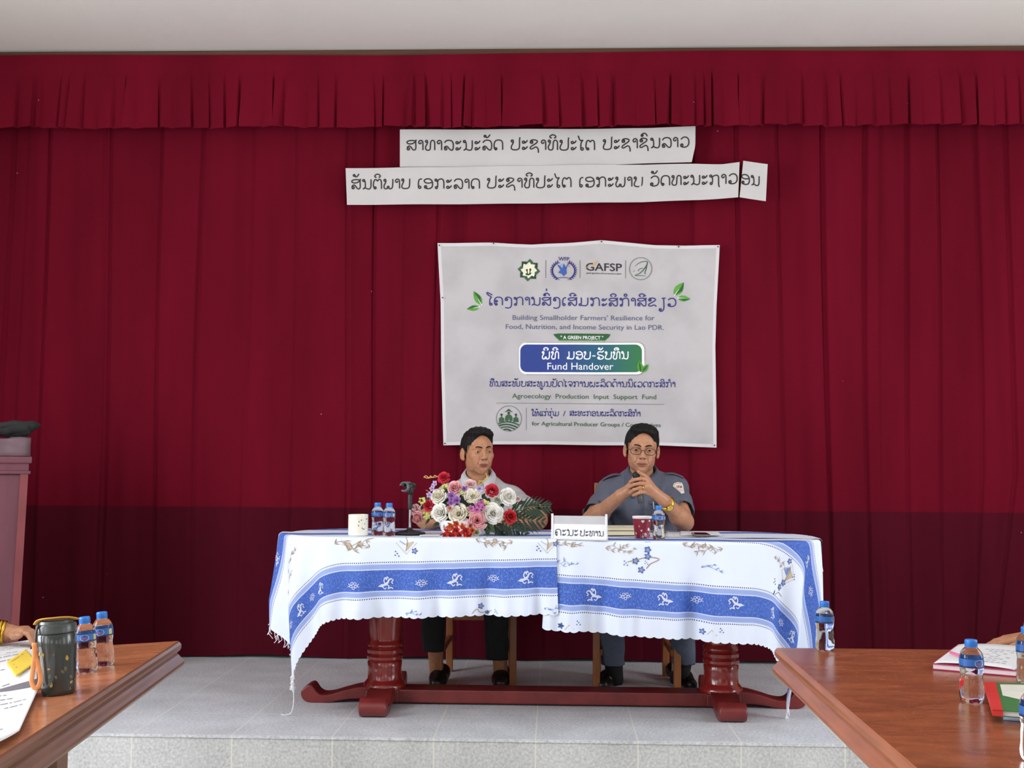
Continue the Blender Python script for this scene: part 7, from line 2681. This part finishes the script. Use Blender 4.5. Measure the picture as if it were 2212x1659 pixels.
for cx, cy, r_, col, tl_, op in ((622, 195, 84, 'red', 1, 1), (770, 340, 104, 'pink', 1.1, .9), (985, 292, 80, 'palepink', 1, .9), (545, 448, 108, 'cream', 1, .9), (1020, 452, 108, 'cream', 1, .95), (1285, 372, 94, 'red', 1, 1),
                        (1510, 455, 124, 'white', 1.1, .85), (412, 580, 86, 'red', 1, .95), (492, 528, 44, 'red', 1, .9), (225, 640, 92, 'palepink', 1.2, .8), (272, 740, 96, 'pink', 1.5, .6), (565, 678, 124, 'white', 1, .95), (822, 690, 138, 'cream', 1, 1),
                        (1300, 690, 142, 'white', 1.1, 1), (1080, 785, 132, 'pink', 1, 1), (1535, 730, 104, 'coral', 1.1, .8), (1350, 500, 62, 'bud', 1.2, .6), (1640, 490, 40, 'palepink', 1, .7), (1070, 950, 70, 'bud', 1.2, .6)):
    x, y = cpx(cx, cy)
    rose(x, y, r_ / 6.32, col, tall=tl_, open_=op, push=-.02 if r_ > 100 else 0, aim=V3(-.35, -1, -.55) if (cx, cy) == (272, 740) else None)
for cx, cy, r_, col in ((730, 450, 62, 'violet'), (805, 512, 62, 'violet'), (722, 545, 54, 'violet'), (1095, 585, 62, 'orchid'), (1135, 548, 52, 'orchid'), (1075, 645, 54, 'orchid'), (1000, 622, 50, 'orchid'), (505, 285, 46, 'lilac'),
                        (468, 350, 42, 'lilac'), (428, 440, 46, 'lilac'), (1112, 352, 52, 'lilac'), (900, 355, 44, 'violet'), (712, 620, 48, 'salmon'), (1150, 610, 46, 'orchid')):
    x, y = cpx(cx, cy); five(x, y, r_ / 6.32, col, push=-.045)
for cx, cy, r_, col in ((740, 872, 66, 'orange'), (805, 835, 54, 'orange'), (690, 945, 54, 'scarlet'), (800, 930, 66, 'scarlet'), (935, 940, 74, 'scarlet'), (850, 1005, 62, 'scarlet'), (960, 995, 54, 'scarlet'), (648, 1000, 50, 'scarlet'),
                        (1015, 925, 46, 'orange'), (880, 880, 50, 'orange'), (720, 1010, 50, 'scarlet'), (760, 985, 46, 'scarlet'), (985, 860, 44, 'salmon')):
    x, y = cpx(cx, cy); five(x, min(y, 1157), r_ / 6.32, col, 'freesia', push=-.055, cup=.9)
# leaves
r_ = random.Random(21)
for (a, b_, wd) in (((660, 420), (640, 330), 60), ((640, 560), (690, 470), 60), ((880, 520), (850, 430), 70), ((900, 600), (930, 520), 60), ((1190, 520), (1170, 440), 70), ((1230, 480), (1250, 560), 50), ((690, 760), (640, 820), 70),
                    ((480, 760), (430, 720), 60), ((560, 820), (470, 870), 60), ((1200, 860), (1240, 980), 90), ((1180, 820), (1330, 960), 110), ((1440, 600), (1390, 560), 60), ((1640, 560), (1720, 520), 60), ((360, 690), (330, 740), 40),
                    ((1560, 590), (1610, 560), 40), ((1000, 380), (960, 350), 60), ((1150, 480), (1190, 410), 50), ((700, 640), (670, 560), 60), ((960, 680), (930, 640), 60), ((430, 760), (370, 850), 40), ((900, 830), (860, 800), 50), ((1230, 930), (1210, 1010), 60), ((430, 500), (380, 470), 40)):
    mb = MB(); leafmesh(mb, fpos(*cpx(*a), .015), fpos(*cpx(*b_), .005), wd / 6.32 / 500)
    mb.build('leaf', r_.choice([GREEN, DGREEN, DGREEN]), arr, smooth='full')


def frond(base, tip, side_n, l0, wd, sag=.02, up=.0):
    a = fpos(*cpx(*base), .03); b_ = PY(*cpx(*tip), a[1] + .05 + up)
    C = crom([a, a * .5 + b_ * .5 + V3(0, -.01, sag), b_], 12)
    mb = MB(); mb.tube(C, [.0026 - .0018 * i / len(C) for i in range(len(C))], 6, mi=1)
    n = side_n
    for k_ in range(n):
        t = .12 + .86 * k_ / (n - 1); i = min(int(t * (len(C) - 2)), len(C) - 2)
        p = C[i]; d = C[i + 1] - C[i]; d /= np.linalg.norm(d)
        L = l0 * math.sin(math.pi * (.25 + .68 * t)) ** .7
        sdv = np.cross(d, V3(0, -1, .15)); sdv /= np.linalg.norm(sdv)
        for s_ in (-1, 1):
            e = p + d * L * .72 + sdv * s_ * L * .62 + V3(0, -.012 * s_, -L * .10)
            leafmesh(mb, p, e, wd, (0, -1, .2), .15, -.06, 7)
    return mb.build('palm_frond', [DGREEN, STEMG], arr, smooth='full')


frond((1480, 700), (2090, 600), 10, .085, .011, .015)
frond((1430, 740), (2000, 800), 8, .085, .011, .0)
frond((1390, 780), (1760, 985), 8, .08, .011, .0)
frond((1300, 820), (1500, 990), 7, .06, .013, .0)
# twigs and berry sprays
for P_ in ([(560, 200), (500, 170), (480, 200), (440, 178), (425, 205), (380, 175), (350, 200)], [(530, 190), (450, 200), (400, 208), (350, 192)], [(1080, 300), (1130, 250), (1180, 240), (1210, 190), (1200, 140)], [(1090, 310), (1150, 270), (1200, 230), (1232, 170)],
           [(1060, 300), (1100, 270), (1110, 240), (1160, 255), (1190, 205)], [(410, 780), (350, 860), (320, 900)], [(400, 790), (360, 880), (340, 905)], [(850, 480), (900, 560), (930, 600)], [(660, 740), (690, 780), (720, 800)], [(430, 420), (400, 380), (380, 372)]):
    MB().tube(crom([fpos(*cpx(*p), .02) for p in P_], 5), .0019, 6).build('twig', TWIG, arr, smooth='full')
for cx, cy in ((390, 720), (1210, 545), (640, 325), (980, 640), (330, 520), (880, 385)):
    mb = MB(); r2 = random.Random(cx)
    for k_ in range(9):
        c = fpos(*cpx(cx + r2.uniform(-38, 38), cy + r2.uniform(-38, 38)), -.02)
        mb.lathe([(0, -.0055), (.0045, -.003), (.0055, 0), (.004, .004), (0, .0055)], 8, c, cap=False)
        mb.tube([c, fpos(*cpx(cx, cy + 50), .0)], .0008, 4)
    mb.build('berry_sprig', BERRY, arr, smooth='full')
